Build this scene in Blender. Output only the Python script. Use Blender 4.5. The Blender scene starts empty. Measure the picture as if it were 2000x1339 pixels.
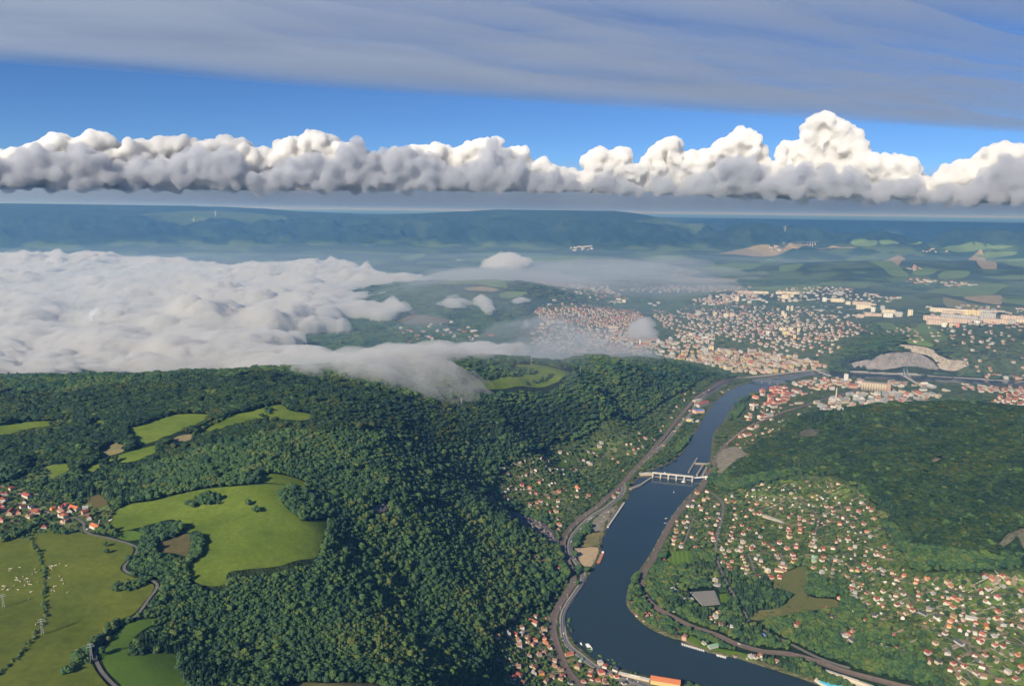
import bpy, bmesh, math, random
import numpy as np
from mathutils import Vector, Matrix

random.seed(11)
rng = np.random.default_rng(7)
scene = bpy.context.scene

# ------------------------------------------------------------------ camera
CAM_Z = 900.0            # metres above the river
FPX = 1500.0             # focal length in photo pixels (2000 wide)
PITCH = math.radians(9.74)
ROLL = math.radians(0.70)
cam_data = bpy.data.cameras.new("camera")
cam_data.sensor_width = 36.0
cam_data.lens = 36.0 * FPX / 2000.0
cam_data.clip_start = 1.0
cam_data.clip_end = 400000.0
cam = bpy.data.objects.new("camera", cam_data)
scene.collection.objects.link(cam)
CAM_R = Matrix.Rotation(math.pi / 2 - PITCH, 3, 'X') @ Matrix.Rotation(ROLL, 3, 'Z')
cam.matrix_world = Matrix.Translation((0, 0, CAM_Z)) @ CAM_R.to_4x4()
scene.camera = cam

# ------------------------------------------------------------------ sky, sun, exposure
SUN_EL = math.radians(30.0)
SUN_AZ = math.radians(214.0)       # clockwise from +Y: behind the camera, to its left
world = bpy.data.worlds.new("World")
scene.world = world
world.use_nodes = True
wn = world.node_tree.nodes
wn.clear()
wo = wn.new('ShaderNodeOutputWorld')
wb = wn.new('ShaderNodeBackground')
sky = wn.new('ShaderNodeTexSky')
sky.sky_type = 'NISHITA'
sky.sun_disc = False
sky.sun_elevation = SUN_EL
sky.sun_rotation = SUN_AZ
sky.altitude = 900.0
sky.air_density = 0.7
sky.dust_density = 0.0
sky.ozone_density = 10.0
wb.inputs['Strength'].default_value = 0.057
world.node_tree.links.new(sky.outputs[0], wb.inputs['Color'])
world.node_tree.links.new(wb.outputs[0], wo.inputs['Surface'])

sun_data = bpy.data.lights.new("sun", 'SUN')
sun_data.energy = 3.7
sun_data.angle = math.radians(0.5)
sun_data.color = (1.0, 0.92, 0.80)
sun = bpy.data.objects.new("sun", sun_data)
scene.collection.objects.link(sun)
SUN_TO = Vector((math.sin(SUN_AZ) * math.cos(SUN_EL), math.cos(SUN_AZ) * math.cos(SUN_EL), math.sin(SUN_EL)))
sun.rotation_euler = SUN_TO.to_track_quat('Z', 'Y').to_euler()
sun.location = (0, -200, 1500)

scene.view_settings.view_transform = 'Standard'
scene.view_settings.look = 'None'
scene.view_settings.exposure = 0.8
scene.view_settings.gamma = 1.0
scene.view_settings.use_curve_mapping = False

cy = scene.cycles
scene.render.engine = 'CYCLES'
cy.use_denoising = True
cy.use_adaptive_sampling = True
cy.adaptive_threshold = 0.02
cy.max_bounces = 18
cy.diffuse_bounces = 2
cy.glossy_bounces = 2
cy.transmission_bounces = 2
cy.transparent_max_bounces = 24
cy.volume_bounces = 16
cy.sample_clamp_indirect = 6.0
cy.caustics_reflective = False
cy.caustics_refractive = False
# ------------------------------------------------------------------ helpers
COL = scene.collection
R3 = np.array(CAM_R)

def ray(px, py):
    px = np.asarray(px, float); py = np.asarray(py, float)
    d = np.stack([(px - 1000.0) / FPX, -(py - 669.5) / FPX, -np.ones_like(px)], -1)
    d = d @ R3.T
    return d / np.linalg.norm(d, axis=-1, keepdims=True)

def at_z(px, py, z):
    d = ray(px, py)
    t = (np.asarray(z, float) - CAM_Z) / d[..., 2]
    return d[..., 0] * t, d[..., 1] * t

def at_r(px, py, r):
    d = ray(px, py)
    t = r / np.hypot(d[..., 0], d[..., 1])
    return d[..., 0] * t, d[..., 1] * t, CAM_Z + d[..., 2] * t

def to_px(x, y, z):
    v = np.stack([np.asarray(x, float), np.asarray(y, float), np.asarray(z, float) - CAM_Z], -1) @ R3
    return 1000 + FPX * v[..., 0] / -v[..., 2], 669.5 - FPX * v[..., 1] / -v[..., 2]

def hash2(i, j, s):
    h = (i.astype(np.int64) * 374761393 + j.astype(np.int64) * 668265263 + s * 974634677) & 0xffffffff
    h = ((h ^ (h >> 13)) * 1274126177) & 0xffffffff
    return ((h ^ (h >> 16)) & 0xffff) / 65535.0

def vnoise(x, y, s=0):
    i = np.floor(x); j = np.floor(y)
    fx = x - i; fy = y - j
    fx = fx * fx * fx * (fx * (fx * 6 - 15) + 10); fy = fy * fy * fy * (fy * (fy * 6 - 15) + 10)
    a = hash2(i, j, s); b = hash2(i + 1, j, s); c = hash2(i, j + 1, s); d = hash2(i + 1, j + 1, s)
    return (a + (b - a) * fx) * (1 - fy) + (c + (d - c) * fx) * fy

def fbm(x, y, oct=4, s=0):
    v = 0; a = 0.5; t = 0
    for k in range(oct):
        v = v + a * vnoise(x, y, s + k); t += a
        x, y = x * 1.62 - y * 1.18 + 7.3, x * 1.18 + y * 1.62 + 3.1; a *= 0.5
    return v / t

def inside(poly, x, y):
    x = np.asarray(x, float); y = np.asarray(y, float)
    res = np.zeros(x.shape, bool)
    p = np.asarray(poly, float)
    m = (x >= p[:, 0].min()) & (x <= p[:, 0].max()) & (y >= p[:, 1].min()) & (y <= p[:, 1].max())
    if not m.any():
        return res
    xs = x[m]; ys = y[m]; r = np.zeros(xs.shape, bool)
    n = len(p); j = n - 1
    for i in range(n):
        xi, yi = p[i]; xj, yj = p[j]
        if yi != yj:
            c = ((yi > ys) != (yj > ys)) & (xs < (xj - xi) * (ys - yi) / (yj - yi) + xi)
            r ^= c
        j = i
    res[m] = r
    return res

def seg_dist(line, x, y, closed=False):
    p = np.asarray(line, float); n = len(p)
    best = np.full(np.shape(x), 1e12)
    for i in range(n if closed else n - 1):
        a = p[i]; b = p[(i + 1) % n]
        d = b - a; L = d @ d + 1e-9
        t = np.clip(((x - a[0]) * d[0] + (y - a[1]) * d[1]) / L, 0, 1)
        q = (x - a[0] - t * d[0]) ** 2 + (y - a[1] - t * d[1]) ** 2
        np.minimum(best, q, out=best)
    return np.sqrt(best)

def smooth(a, b, v):
    t = np.clip((v - a) / (b - a), 0, 1)
    return t * t * (3 - 2 * t)

# ------------------------------------------------------------------ river banks (photo pixels at water level)
LEFT_BANK = [(1900, 1520), (1560, 1392), (1370, 1342), (1326, 1331), (1272, 1320), (1222, 1307), (1192, 1298), (1168, 1290), (1149, 1275),
             (1131, 1262), (1116, 1244), (1109, 1229), (1104, 1208), (1110, 1188), (1123, 1167), (1140, 1139), (1153, 1119),
             (1163, 1102), (1174, 1078), (1177, 1050), (1182, 1046), (1186, 1029), (1201, 1002), (1220, 981), (1229, 968),
             (1231, 955), (1247, 932), (1275, 917), (1305, 905), (1327, 889), (1344, 871), (1355, 850), (1370, 825),
             (1385, 800), (1412, 772), (1440, 755), (1470, 745), (1507, 735), (1550, 729), (1595, 726), (1650, 729),
             (1722, 731), (1800, 736), (1880, 739), (1970, 744), (2120, 752)]
RIGHT_BANK = [(2100, 1500), (1760, 1384), (1650, 1352), (1599, 1337), (1554, 1321), (1497, 1303), (1439, 1285), (1394, 1276), (1362, 1265),
              (1329, 1249), (1317, 1247), (1287, 1236), (1256, 1218), (1239, 1201), (1225, 1184), (1223, 1164), (1228, 1145),
              (1242, 1122), (1257, 1100), (1275, 1072), (1292, 1040), (1310, 1010), (1335, 977), (1360, 950), (1374, 932), (1381, 908),
              (1388, 892), (1390, 860), (1397, 840), (1415, 820), (1430, 795), (1457, 775), (1487, 765), (1522, 750),
              (1557, 738), (1590, 733), (1640, 736), (1720, 740), (1800, 744), (1900, 749), (2000, 755), (2140, 765)]

def px_line(pts, z=0.0):
    a = np.array(pts, float)
    x, y = at_z(a[:, 0], a[:, 1], z)
    return np.stack([x, y], -1)

def smooth_line(p, n=4):
    out = []
    for i in range(len(p) - 1):
        p0 = p[max(i - 1, 0)]; p1 = p[i]; p2 = p[i + 1]; p3 = p[min(i + 2, len(p) - 1)]
        for k in range(n):
            t = k / n
            out.append(0.5 * ((2 * p1) + (-p0 + p2) * t + (2 * p0 - 5 * p1 + 4 * p2 - p3) * t * t + (-p0 + 3 * p1 - 3 * p2 + p3) * t ** 3))
    out.append(p[-1])
    return np.array(out)

left_w = smooth_line(px_line(LEFT_BANK), 3)
right_w = smooth_line(px_line(RIGHT_BANK), 3)
RIVER = np.concatenate([left_w, right_w[::-1]])

# ------------------------------------------------------------------ elevation control points: (px, py, height above the river)
CTRL = """
0 1339 318;200 1339 308;350 1300 296;450 1339 285;600 1339 262;720 1339 246;850 1339 170;930 1339 95;1000 1320 40;1080 1339 14;1180 1335 9;1300 1339 8
-150 1250 330;100 1200 320;250 1180 312;350 1180 300;420 1200 285;520 1250 255;650 1250 225;780 1260 175;880 1240 118;960 1240 70;1010 1250 34;1060 1240 12;1090 1190 6
-150 1080 332;60 1100 322;200 1100 322;300 1100 318;400 1110 314;480 1130 300;560 1130 285;640 1120 268;720 1150 222;800 1150 175;900 1150 128;980 1130 78;1040 1120 34;1085 1120 9;1112 1095 6
-150 980 338;50 1000 330;150 1000 328;250 1000 330;350 1000 334;450 1000 336;550 980 342;620 1040 308;700 1040 266;760 1000 262;850 1030 190;930 1030 130;1000 1040 92;1060 1040 26;1110 1040 7
-150 900 352;50 920 342;150 930 340;250 920 350;400 910 362;520 930 356;640 930 322;750 930 284;850 930 214;940 940 110;1010 950 60;1080 960 30;1150 970 14;1200 960 7
0 840 372;150 830 380;300 850 378;450 830 384;560 805 392;680 850 352;800 850 282;900 860 212;1000 860 160;1060 880 76;1120 880 40;1180 880 20;1250 880 8;1300 870 6
-150 790 380;0 772 392;120 775 392;250 762 402;380 748 410;500 736 412;600 748 400;700 770 366;800 785 318;900 790 268;1000 800 206;1100 800 158;1200 800 92;1270 800 40;1320 800 12;1370 790 5
900 760 300;1000 740 282;1100 735 256;1200 715 205;1300 715 135;1380 730 68;1420 742 22;1455 742 6;1150 760 200;1250 750 132;1330 765 48;1350 745 60
1450 830 5;1480 800 8;1540 800 9;1600 790 9;1450 870 18;1520 835 36;1480 845 20;1520 843 40;1575 817 92;1630 807 128;1700 799 168;1800 794 206;1862 789 230;1900 790 230;1928 799 227;2000 808 230;2120 815 236;1580 850 84;1650 868 108;1720 852 138;1800 840 168;1880 828 196;1950 822 214
1420 900 26;1430 935 28;1500 900 78;1600 900 104;1700 925 122;1780 900 168;1860 872 214;1940 850 248;2000 840 262;2120 838 268;1900 910 204;2000 900 238;2120 900 250
1420 960 12;1500 960 38;1600 960 62;1700 960 88;1800 980 122;1900 980 160;2000 980 190;2120 980 210
1330 1050 6;1400 1040 14;1500 1040 26;1600 1040 42;1700 1040 58;1780 1060 76;1880 1060 124;2000 1060 160;2120 1060 180
1290 1120 6;1400 1130 10;1500 1130 18;1600 1120 32;1700 1130 44;1800 1130 60;1900 1120 92;2000 1130 98;2120 1130 110
1260 1180 6;1350 1200 8;1450 1200 12;1550 1210 18;1650 1220 24;1750 1220 38;1850 1220 52;2000 1220 60;2120 1220 66
1350 1245 4;1450 1270 6;1550 1290 8;1650 1300 12;1750 1310 22;1850 1310 38;2000 1320 46;2120 1320 48;1700 1350 10
1300 700 12;1400 705 14;1500 712 14;1560 718 12;1650 722 8;1240 690 12;1150 690 12;1050 690 14;1620 750 7;1700 760 7;1800 780 8;1750 745 6;1850 752 8;1950 760 10;2050 765 12;1900 770 40;1860 775 20
1560 775 8;1600 800 9
1100 650 24;1200 650 26;1300 650 34;1400 650 62;1450 660 82;1500 660 70;1550 670 60;1600 690 50;1650 700 60;1700 690 110;1330 690 18;1420 680 36;1520 690 26
1100 620 44;1200 620 40;1260 620 40;1350 620 84;1450 620 92;1550 620 108;1650 640 122;1700 650 138;1780 655 152;1850 650 150;1750 672 146;1830 684 128;1860 705 66;1830 725 14;1700 725 9;1950 690 100;2050 690 112;1900 720 40;1980 730 14;2060 735 14
1000 600 92;1050 600 70;1150 600 44;1230 590 46;1300 580 70;1400 580 104;1500 575 122;1600 590 132;1700 600 140;1800 605 150;1900 612 156;2000 620 156;2120 625 156
800 620 60;700 640 40;900 600 120;860 570 190;950 548 242;1030 560 220;1100 580 150;1180 606 62
1100 552 70;1200 552 74;1300 545 96;1400 545 112;1500 545 136;1600 540 180;1650 528 238;1700 540 212;1600 560 148;1750 555 160;1850 560 168;1950 560 176;2050 560 180;1800 580 176;1720 590 150
1000 520 90;1150 520 96;1250 518 110;1180 508 170;1350 518 130;1450 515 150;1550 515 180;1650 510 210;1750 510 210;1850 512 190;1950 512 196;2060 512 200
800 540 60;600 560 40;400 560 30;200 560 30;0 560 30;-150 560 30;500 620 24;300 650 24;100 680 30;-100 680 40;700 680 20;850 690 24;950 690 20
800 505 90;600 500 110;400 495 120;200 492 130;0 490 130;-150 490 130;1000 505 110;1150 498 140
1300 498 140;1400 495 170;1500 490 180;1600 485 190;1700 482 200;1800 485 205;1900 490 205;2000 492 205;2120 490 205
1350 482 150;1450 478 165;1550 474 190;1660 470 210;1760 470 220;1880 472 225;2000 475 225
"""
# crests of the far ridges: (px, py, horizontal distance)
CREST = """
-150 408 18500;0 405 18500;120 402 18500;250 406 19000;400 408 19500;460 406 20000;560 411 20500;680 417 21500;780 424 21000
250 424 17600;420 432 17600;560 434 17600;700 428 18000
860 426 17500;980 422 17500;1100 423 17500;1185 419 17500;1250 428 17500;1350 431 18000;1430 438 18000;1560 444 18500;1700 446 18500;1850 452 19000;2000 455 19000;2120 458 19000
-150 450 16600;150 448 16600;400 458 16600;650 455 16600;900 455 16400;1100 455 16400;1300 458 16600;1500 462 16500
1500 430 25000;1640 430 25000;1720 431 25000;1800 435 25000;1950 440 25000;2120 446 25000;1300 432 27000;1100 426 30000;800 412.5 30000;830 416 30000;600 418 30000
0 412 30000;300 412 30000
"""
# world points (x, y, z) the photo cannot see: behind crests, under the camera
WORLD = """
-1200 3300 140;-700 3300 130;-200 3500 120;200 3900 60;-1600 3000 220;-2400 3300 150;-2600 2600 260;300 4300 14;-1500 4200 40;-600 4200 24;-300 4600 14
1500 3100 60;1150 3300 14;1900 3000 90;2300 3300 60;2600 2900 150;1700 3450 14;1000 3150 20
0 700 160;-400 600 240;-800 700 320;400 700 20;800 800 20;300 1000 14;1200 900 40;-1500 900 330;1600 1200 70
-800 300 300;800 300 40;0 300 60;-2000 1600 350;-3000 2200 300
"""
def parse(t):
    return np.array([[float(v) for v in q.split()] for l in t.strip().splitlines() for q in l.split(';') if q.strip()])

pts = []
c = parse(CTRL); x, y = at_z(c[:, 0], c[:, 1], c[:, 2]); pts.append(np.stack([x, y, c[:, 2]], -1))
c = parse(CREST); x, y, z = at_r(c[:, 0], c[:, 1], c[:, 2]); pts.append(np.stack([x, y, z], -1))
pts.append(parse(WORLD))
for az in np.linspace(-1.0, 1.0, 9):                      # the plain that runs to the horizon
    for r, z in ((45000, 560), (62000, 600), (90000, 690), (140000, 790)):
        pts.append(np.array([[r * math.sin(az), r * math.cos(az), z]]))
for az in (-0.95, 0.95):
    for r, z in ((1500, 150), (3000, 150), (6000, 140), (10000, 140), (14000, 180), (19000, 760), (25000, 560)):
        pts.append(np.array([[r * math.sin(az), r * math.cos(az), z]]))
CP = np.concatenate(pts)

def dom(x, y):
    return np.stack([np.arctan2(x, y) * 1.0, np.log(np.hypot(x, y))], -1)

cd = dom(CP[:, 0], CP[:, 1])
n = len(cd)
def tps_k(d2):
    return 0.5 * d2 * np.log(d2 + 1e-12)
K = tps_k(((cd[:, None] - cd[None]) ** 2).sum(-1)) + np.eye(n) * 2e-4
Pm = np.concatenate([np.ones((n, 1)), cd], 1)
A = np.zeros((n + 3, n + 3)); A[:n, :n] = K; A[:n, n:] = Pm; A[n:, :n] = Pm.T
sol = np.linalg.solve(A, np.concatenate([CP[:, 2], np.zeros(3)]))

def tps(x, y):
    q = dom(x.ravel(), y.ravel()); out = np.empty(len(q))
    for s in range(0, len(q), 20000):
        b = q[s:s + 20000]
        d2 = ((b[:, None, :] - cd[None]) ** 2).sum(-1)
        out[s:s + 20000] = tps_k(d2) @ sol[:n] + sol[n] + b @ sol[n + 1:]
    return out.reshape(x.shape)

# ------------------------------------------------------------------ polar grid of the terrain
rows = [420.0]
while rows[-1] < 6500: rows.append(rows[-1] * 1.0052)
while rows[-1] < 30000: rows.append(rows[-1] * 1.008)
while rows[-1] < 140000: rows.append(rows[-1] * 1.03)
rows = np.array(rows)
azs = np.concatenate([np.linspace(-1.05, -0.72, 40)[:-1], np.linspace(-0.72, 0.72, 760), np.linspace(0.72, 1.05, 40)[1:]])
NR, NA = len(rows), len(azs)
# thin-plate values on a coarser lattice, then bilinear refinement (the surface is smooth)
cr = np.exp(np.linspace(math.log(rows[0]), math.log(rows[-1]), 330)); ca = np.linspace(azs[0], azs[-1], 170)
CRg, CAg = np.meshgrid(cr, ca, indexing='ij')
Hc = tps(CRg * np.sin(CAg), CRg * np.cos(CAg))
def bil(G, gr, ga, fi, fj):
    i = np.clip(np.floor(fi).astype(int), 0, len(gr) - 2); j = np.clip(np.floor(fj).astype(int), 0, len(ga) - 2)
    u = fi - i; v = fj - j
    return (G[i, j] * (1 - u) + G[i + 1, j] * u) * (1 - v) + (G[i, j + 1] * (1 - u) + G[i + 1, j + 1] * u) * v
def cubic_resize(G, f):            # Catmull-Rom along axis 0
    i = np.clip(np.floor(f).astype(int), 0, G.shape[0] - 2); t = (f - i)[:, None]
    g = lambda k: G[np.clip(i + k, 0, G.shape[0] - 1)]
    return 0.5 * (2 * g(0) + (g(1) - g(-1)) * t + (2 * g(-1) - 5 * g(0) + 4 * g(1) - g(2)) * t ** 2 + (3 * g(0) - g(-1) - 3 * g(1) + g(2)) * t ** 3)
fi = (np.log(rows) - math.log(cr[0])) / (math.log(cr[1]) - math.log(cr[0]))
fj = (azs - ca[0]) / (ca[1] - ca[0])
Hg = cubic_resize(cubic_resize(Hc, fi).T, fj).T
RG, AG = np.meshgrid(rows, azs, indexing='ij')
XG = RG * np.sin(AG); YG = RG * np.cos(AG)

# relief: gullies and knolls on the slopes, nothing on the valley floor
slopey = smooth(30, 130, Hg)
amp = 26.0 * slopey * smooth(7000, 2500, RG) + 55.0 * smooth(6000, 14000, RG) * smooth(150, 400, Hg) * smooth(60000, 25000, RG)
sc = np.where(RG < 7000, 420.0, 1500.0)
meadowy = 1 - 0.75 * smooth(280, 310, Hg) * smooth(2300, 1900, RG)     # the plateau pastures roll more gently
Hg = Hg + amp * meadowy * (fbm(XG / sc, YG / sc, 4, 3) - 0.5) * 2.0
ridge_n = 1 - np.abs(fbm(XG / 900 + 9, YG / 900, 4, 21) * 2 - 1) * 2
Hg = Hg + 170 * smooth(11000, 15000, RG) * smooth(30000, 20000, RG) * smooth(150, 350, Hg) * smooth(800, 600, Hg) * (ridge_n - 0.55)
Hg = Hg + 12 * smooth(5000, 9000, RG) * smooth(30000, 12000, RG) * (fbm(XG / 700, YG / 700, 3, 5) - 0.5) * 2
Hg = np.where(RG > 20500, np.minimum(Hg, 905 - np.interp(RG, [20500, 30000, 60000, 140000], [133, 195, 300, 110])), Hg)
Hg = np.minimum(Hg, 930)
# carve the river, lay the flood plain
near = (RG < 9000)
dr = np.full(Hg.shape, 1e5)
dr[near] = seg_dist(RIVER[::1], XG[near], YG[near], True)
inr = inside(RIVER, XG, YG)
sd = np.where(inr, -dr, dr)
bank = 3.0 + 0.02 * np.clip(sd, 0, 1000)
w = smooth(90, 10, sd)
Hg = np.where(sd < 400, np.maximum(Hg, 2.5), Hg)
Hg = Hg * (1 - w) + np.minimum(Hg, bank) * w
Hg = np.where(sd < 9, 3.0 * smooth(-7, 9, sd) - 4.5 * smooth(9, -12, sd) + 0.4, Hg)
Hg = np.where((RG > 3000) & (Hg < 2.5) & (sd > 9), 2.5, Hg)

ROWI = np.arange(NR)
def H(x, y):
    x = np.asarray(x, float); y = np.asarray(y, float)
    r = np.hypot(x, y); a = np.arctan2(x, y)
    return bil(Hg, rows, azs, np.interp(r, rows, ROWI), np.interp(a, azs, np.arange(NA)))

TS = np.exp(np.linspace(math.log(500), math.log(90000), 900))
def drop(px, py):
    """photo pixel -> point on the terrain under it (x, y, z)"""
    px = np.atleast_1d(np.asarray(px, float)); py = np.atleast_1d(np.asarray(py, float))
    d = ray(px, py)
    X = d[:, None, 0] * TS; Y = d[:, None, 1] * TS; Z = CAM_Z + d[:, None, 2] * TS
    below = Z < H(X, Y)
    k = np.where(below.any(1), below.argmax(1), len(TS) - 1)
    lo = TS[np.maximum(k - 1, 0)]; hi = TS[k]
    for _ in range(14):
        m = (lo + hi) / 2
        b = CAM_Z + d[:, 2] * m < H(d[:, 0] * m, d[:, 1] * m)
        hi = np.where(b, m, hi); lo = np.where(b, lo, m)
    x = d[:, 0] * hi; y = d[:, 1] * hi
    return np.stack([x, y, H(x, y)], -1)

def drop_poly(pts):
    a = np.array(pts, float)
    return drop(a[:, 0], a[:, 1])[:, :2]

def parse_poly(t):
    return [tuple(float(v) for v in q.split(',')) for q in t.split()]
# ------------------------------------------------------------------ materials
MATS = {}
def mat(name, col, rough=0.9, var=0.0, scale=0.02, spec=0.2, col2=None, bump=0.0, bscale=0.2, objvar=0.0):
    """procedural surface: base colour broken up by noise, optional second colour and bump"""
    if name in MATS: return MATS[name]
    m = bpy.data.materials.new(name); m.use_nodes = True
    nt = m.node_tree; N = nt.nodes; L = nt.links
    b = N['Principled BSDF']
    b.inputs['Roughness'].default_value = rough
    b.inputs['Specular IOR Level'].default_value = spec
    geo = N.new('ShaderNodeNewGeometry')
    n1 = N.new('ShaderNodeTexNoise'); n1.inputs['Scale'].default_value = scale; n1.inputs['Detail'].default_value = 6
    n1.inputs['Roughness'].default_value = 0.65
    L.new(geo.outputs['Position'], n1.inputs['Vector'])
    mx = N.new('ShaderNodeMix'); mx.data_type = 'RGBA'
    c = np.array(col[:3], float); c2 = np.array(col2[:3], float) if col2 is not None else c * (1 - var)
    mx.inputs[6].default_value = (*c2, 1); mx.inputs[7].default_value = (*(c * (1 + var)), 1)
    rmp = N.new('ShaderNodeMapRange'); rmp.inputs[1].default_value = 0.32; rmp.inputs[2].default_value = 0.68
    L.new(n1.outputs['Fac'], rmp.inputs[0]); L.new(rmp.outputs[0], mx.inputs[0])
    out = mx.outputs[2]
    n3 = N.new('ShaderNodeTexNoise'); n3.inputs['Scale'].default_value = scale * 9; n3.inputs['Detail'].default_value = 5; n3.inputs['Roughness'].default_value = 0.7
    L.new(geo.outputs['Position'], n3.inputs['Vector'])
    m3 = N.new('ShaderNodeMapRange'); m3.inputs[1].default_value = 0.3; m3.inputs[2].default_value = 0.7; m3.inputs[3].default_value = 1 - 1.6 * max(var, 0.05); m3.inputs[4].default_value = 1 + 1.3 * max(var, 0.05)
    L.new(n3.outputs['Fac'], m3.inputs[0])
    h3 = N.new('ShaderNodeHueSaturation'); L.new(m3.outputs[0], h3.inputs['Value']); L.new(out, h3.inputs['Color']); out = h3.outputs[0]
    if objvar:
        oi = N.new('ShaderNodeObjectInfo'); hs = N.new('ShaderNodeHueSaturation')
        mr = N.new('ShaderNodeMapRange'); mr.inputs[3].default_value = 1 - objvar; mr.inputs[4].default_value = 1 + objvar
        L.new(oi.outputs['Random'], mr.inputs[0]); L.new(mr.outputs[0], hs.inputs['Value']); L.new(out, hs.inputs['Color'])
        out = hs.outputs[0]
    L.new(out, b.inputs['Base Color'])
    if bump:
        n2 = N.new('ShaderNodeTexNoise'); n2.inputs['Scale'].default_value = bscale; n2.inputs['Detail'].default_value = 4
        L.new(geo.outputs['Position'], n2.inputs['Vector'])
        bp = N.new('ShaderNodeBump'); bp.inputs['Strength'].default_value = 1.0; bp.inputs['Distance'].default_value = bump
        L.new(n2.outputs['Fac'], bp.inputs['Height']); L.new(bp.outputs[0], b.inputs['Normal'])
    MATS[name] = m
    return m

def mesh_obj(name, verts, faces, m=None, parent=None, smooth_sh=False):
    me = bpy.data.meshes.new(name)
    me.from_pydata([tuple(map(float, v)) for v in verts], [], [tuple(map(int, f)) for f in faces])
    if m: me.materials.append(m)
    if smooth_sh: me.shade_smooth()
    o = bpy.data.objects.new(name, me); COL.objects.link(o)
    if parent: o.parent = parent
    return o

def grid_mesh(name, X, Y, Z, m):
    """big regular grid -> mesh, by arrays"""
    nr, na = X.shape
    me = bpy.data.meshes.new(name)
    co = np.stack([X, Y, Z], -1).reshape(-1, 3).astype(np.float32)
    i = np.arange(nr * na).reshape(nr, na)
    f = np.stack([i[:-1, :-1], i[:-1, 1:], i[1:, 1:], i[1:, :-1]], -1).reshape(-1, 4)
    f = f[:, ::-1]
    me.vertices.add(len(co)); me.vertices.foreach_set('co', co.ravel())
    me.loops.add(f.size); me.loops.foreach_set('vertex_index', f.ravel().astype(np.int32))
    me.polygons.add(len(f)); me.polygons.foreach_set('loop_start', (np.arange(len(f)) * 4).astype(np.int32))
    me.update(calc_edges=True); me.shade_smooth()
    me.materials.append(m)
    o = bpy.data.objects.new(name, me); COL.objects.link(o)
    return o

def tag(o, label=None, cat=None, group=None, kind=None):
    if label: o['label'] = label
    if cat: o['category'] = cat
    if group: o['group'] = group
    if kind: o['kind'] = kind
    return o

def empty(name, loc, rz=0.0):
    o = bpy.data.objects.new(name, None); COL.objects.link(o)
    o.location = tuple(map(float, loc)); o.rotation_euler = (0, 0, rz); o.empty_display_size = 1.0
    return o

# ------------------------------------------------------------------ ground: one sheet from under the camera to the horizon
# "cover" attribute: r = settled ground, g = open lowland, b = bare ground
SETTLED = {      # photo outlines of settled ground
 'right': "1290,1080 1310,1010 1345,965 1385,945 1420,960 1500,945 1560,925 1640,930 1680,960 1710,985 1730,1040 1760,1080 1780,1115 1900,1120 2030,1110 2100,1380 1850,1400 1800,1290 1740,1240 1700,1200 1640,1160 1560,1105 1490,1135 1420,1115 1400,1085 1330,1075",
 'left': "940,975 965,930 1020,890 1080,860 1150,850 1230,820 1300,780 1360,745 1420,735 1470,742 1440,757 1410,772 1385,800 1355,850 1325,888 1250,930 1230,960 1200,1005 1150,1030 1095,1060 1060,1000 1000,990",
 'bottom': "960,1240 1020,1190 1060,1185 1085,1150 1110,1130 1110,1200 1130,1262 1200,1300 1330,1335 1360,1400 960,1400",
 'village': "-200,1040 -200,960 0,945 40,930 60,900 110,900 120,930 130,975 200,965 235,1000 260,1010 230,1035 170,1040 100,1045 0,1060",
 'town': "1000,690 1010,640 1040,600 1120,590 1030,560 1040,545 1200,545 1400,540 1500,565 1600,570 1700,580 1760,590 1820,600 2060,600 2060,640 1800,640 1700,630 1680,660 1640,690 1620,722 1500,735 1440,742 1400,722 1300,700 1200,695",
 'island': "1380,905 1400,830 1440,790 1490,765 1560,738 1600,733 1720,741 1900,750 2060,760 2060,800 1950,795 1850,780 1780,790 1690,795 1600,805 1540,830 1470,880 1420,930",
 'slope': "1640,690 1700,650 1760,640 1850,640 2060,640 2060,735 1880,735 1850,690 1760,660",
}
SETT_W = {k: drop_poly(parse_poly(v)) for k, v in SETTLED.items()}
settled = np.zeros(Hg.shape)
for k, p in SETT_W.items():
    m = inside(p, XG, YG)
    d = np.full(Hg.shape, 1e9); sel = (RG < 9000)
    settled = np.maximum(settled, m * 1.0)
low = smooth(330, 230, Hg) * smooth(6800, 7600, RG)
cover = np.zeros((NR * NA, 4), np.float32); cover[:, 3] = 1
cover[:, 0] = settled.ravel(); cover[:, 1] = low.ravel()
cover[:, 2] = (smooth(22, 6, np.abs(sd)) * (RG < 6000)).ravel()

gm = bpy.data.materials.new("ground_cover"); gm.use_nodes = True
nt = gm.node_tree; N = nt.nodes; L = nt.links
b = N['Principled BSDF']; b.inputs['Roughness'].default_value = 0.95; b.inputs['Specular IOR Level'].default_value = 0.05
geo = N.new('ShaderNodeNewGeometry')
at = N.new('ShaderNodeVertexColor'); at.layer_name = 'cover'
sep = N.new('ShaderNodeSeparateColor'); L.new(at.outputs[0], sep.inputs[0])
def noise(scale, detail=5, rough=0.6):
    q = N.new('ShaderNodeTexNoise'); q.inputs['Scale'].default_value = scale; q.inputs['Detail'].default_value = detail
    q.inputs['Roughness'].default_value = rough; L.new(geo.outputs['Position'], q.inputs['Vector']); return q
def mixc(f, a, bb):
    q = N.new('ShaderNodeMix'); q.data_type = 'RGBA'
    for s, v in ((0, f), (6, a), (7, bb)):
        if hasattr(v, 'links'): L.new(v, q.inputs[s])
        else: q.inputs[s].default_value = v if s == 0 else (*v, 1)
    return q.outputs[2]
def rng_(v, a, bb):
    q = N.new('ShaderNodeMapRange'); q.inputs[1].default_value = a; q.inputs[2].default_value = bb; L.new(v, q.inputs[0]); return q.outputs[0]
forest = mixc(rng_(noise(0.02, 8, 0.7).outputs['Fac'], 0.35, 0.65), (0.014, 0.030, 0.014), (0.034, 0.060, 0.026))  # crown self-shade put into the tones, for far slopes without scattered trees
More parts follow.
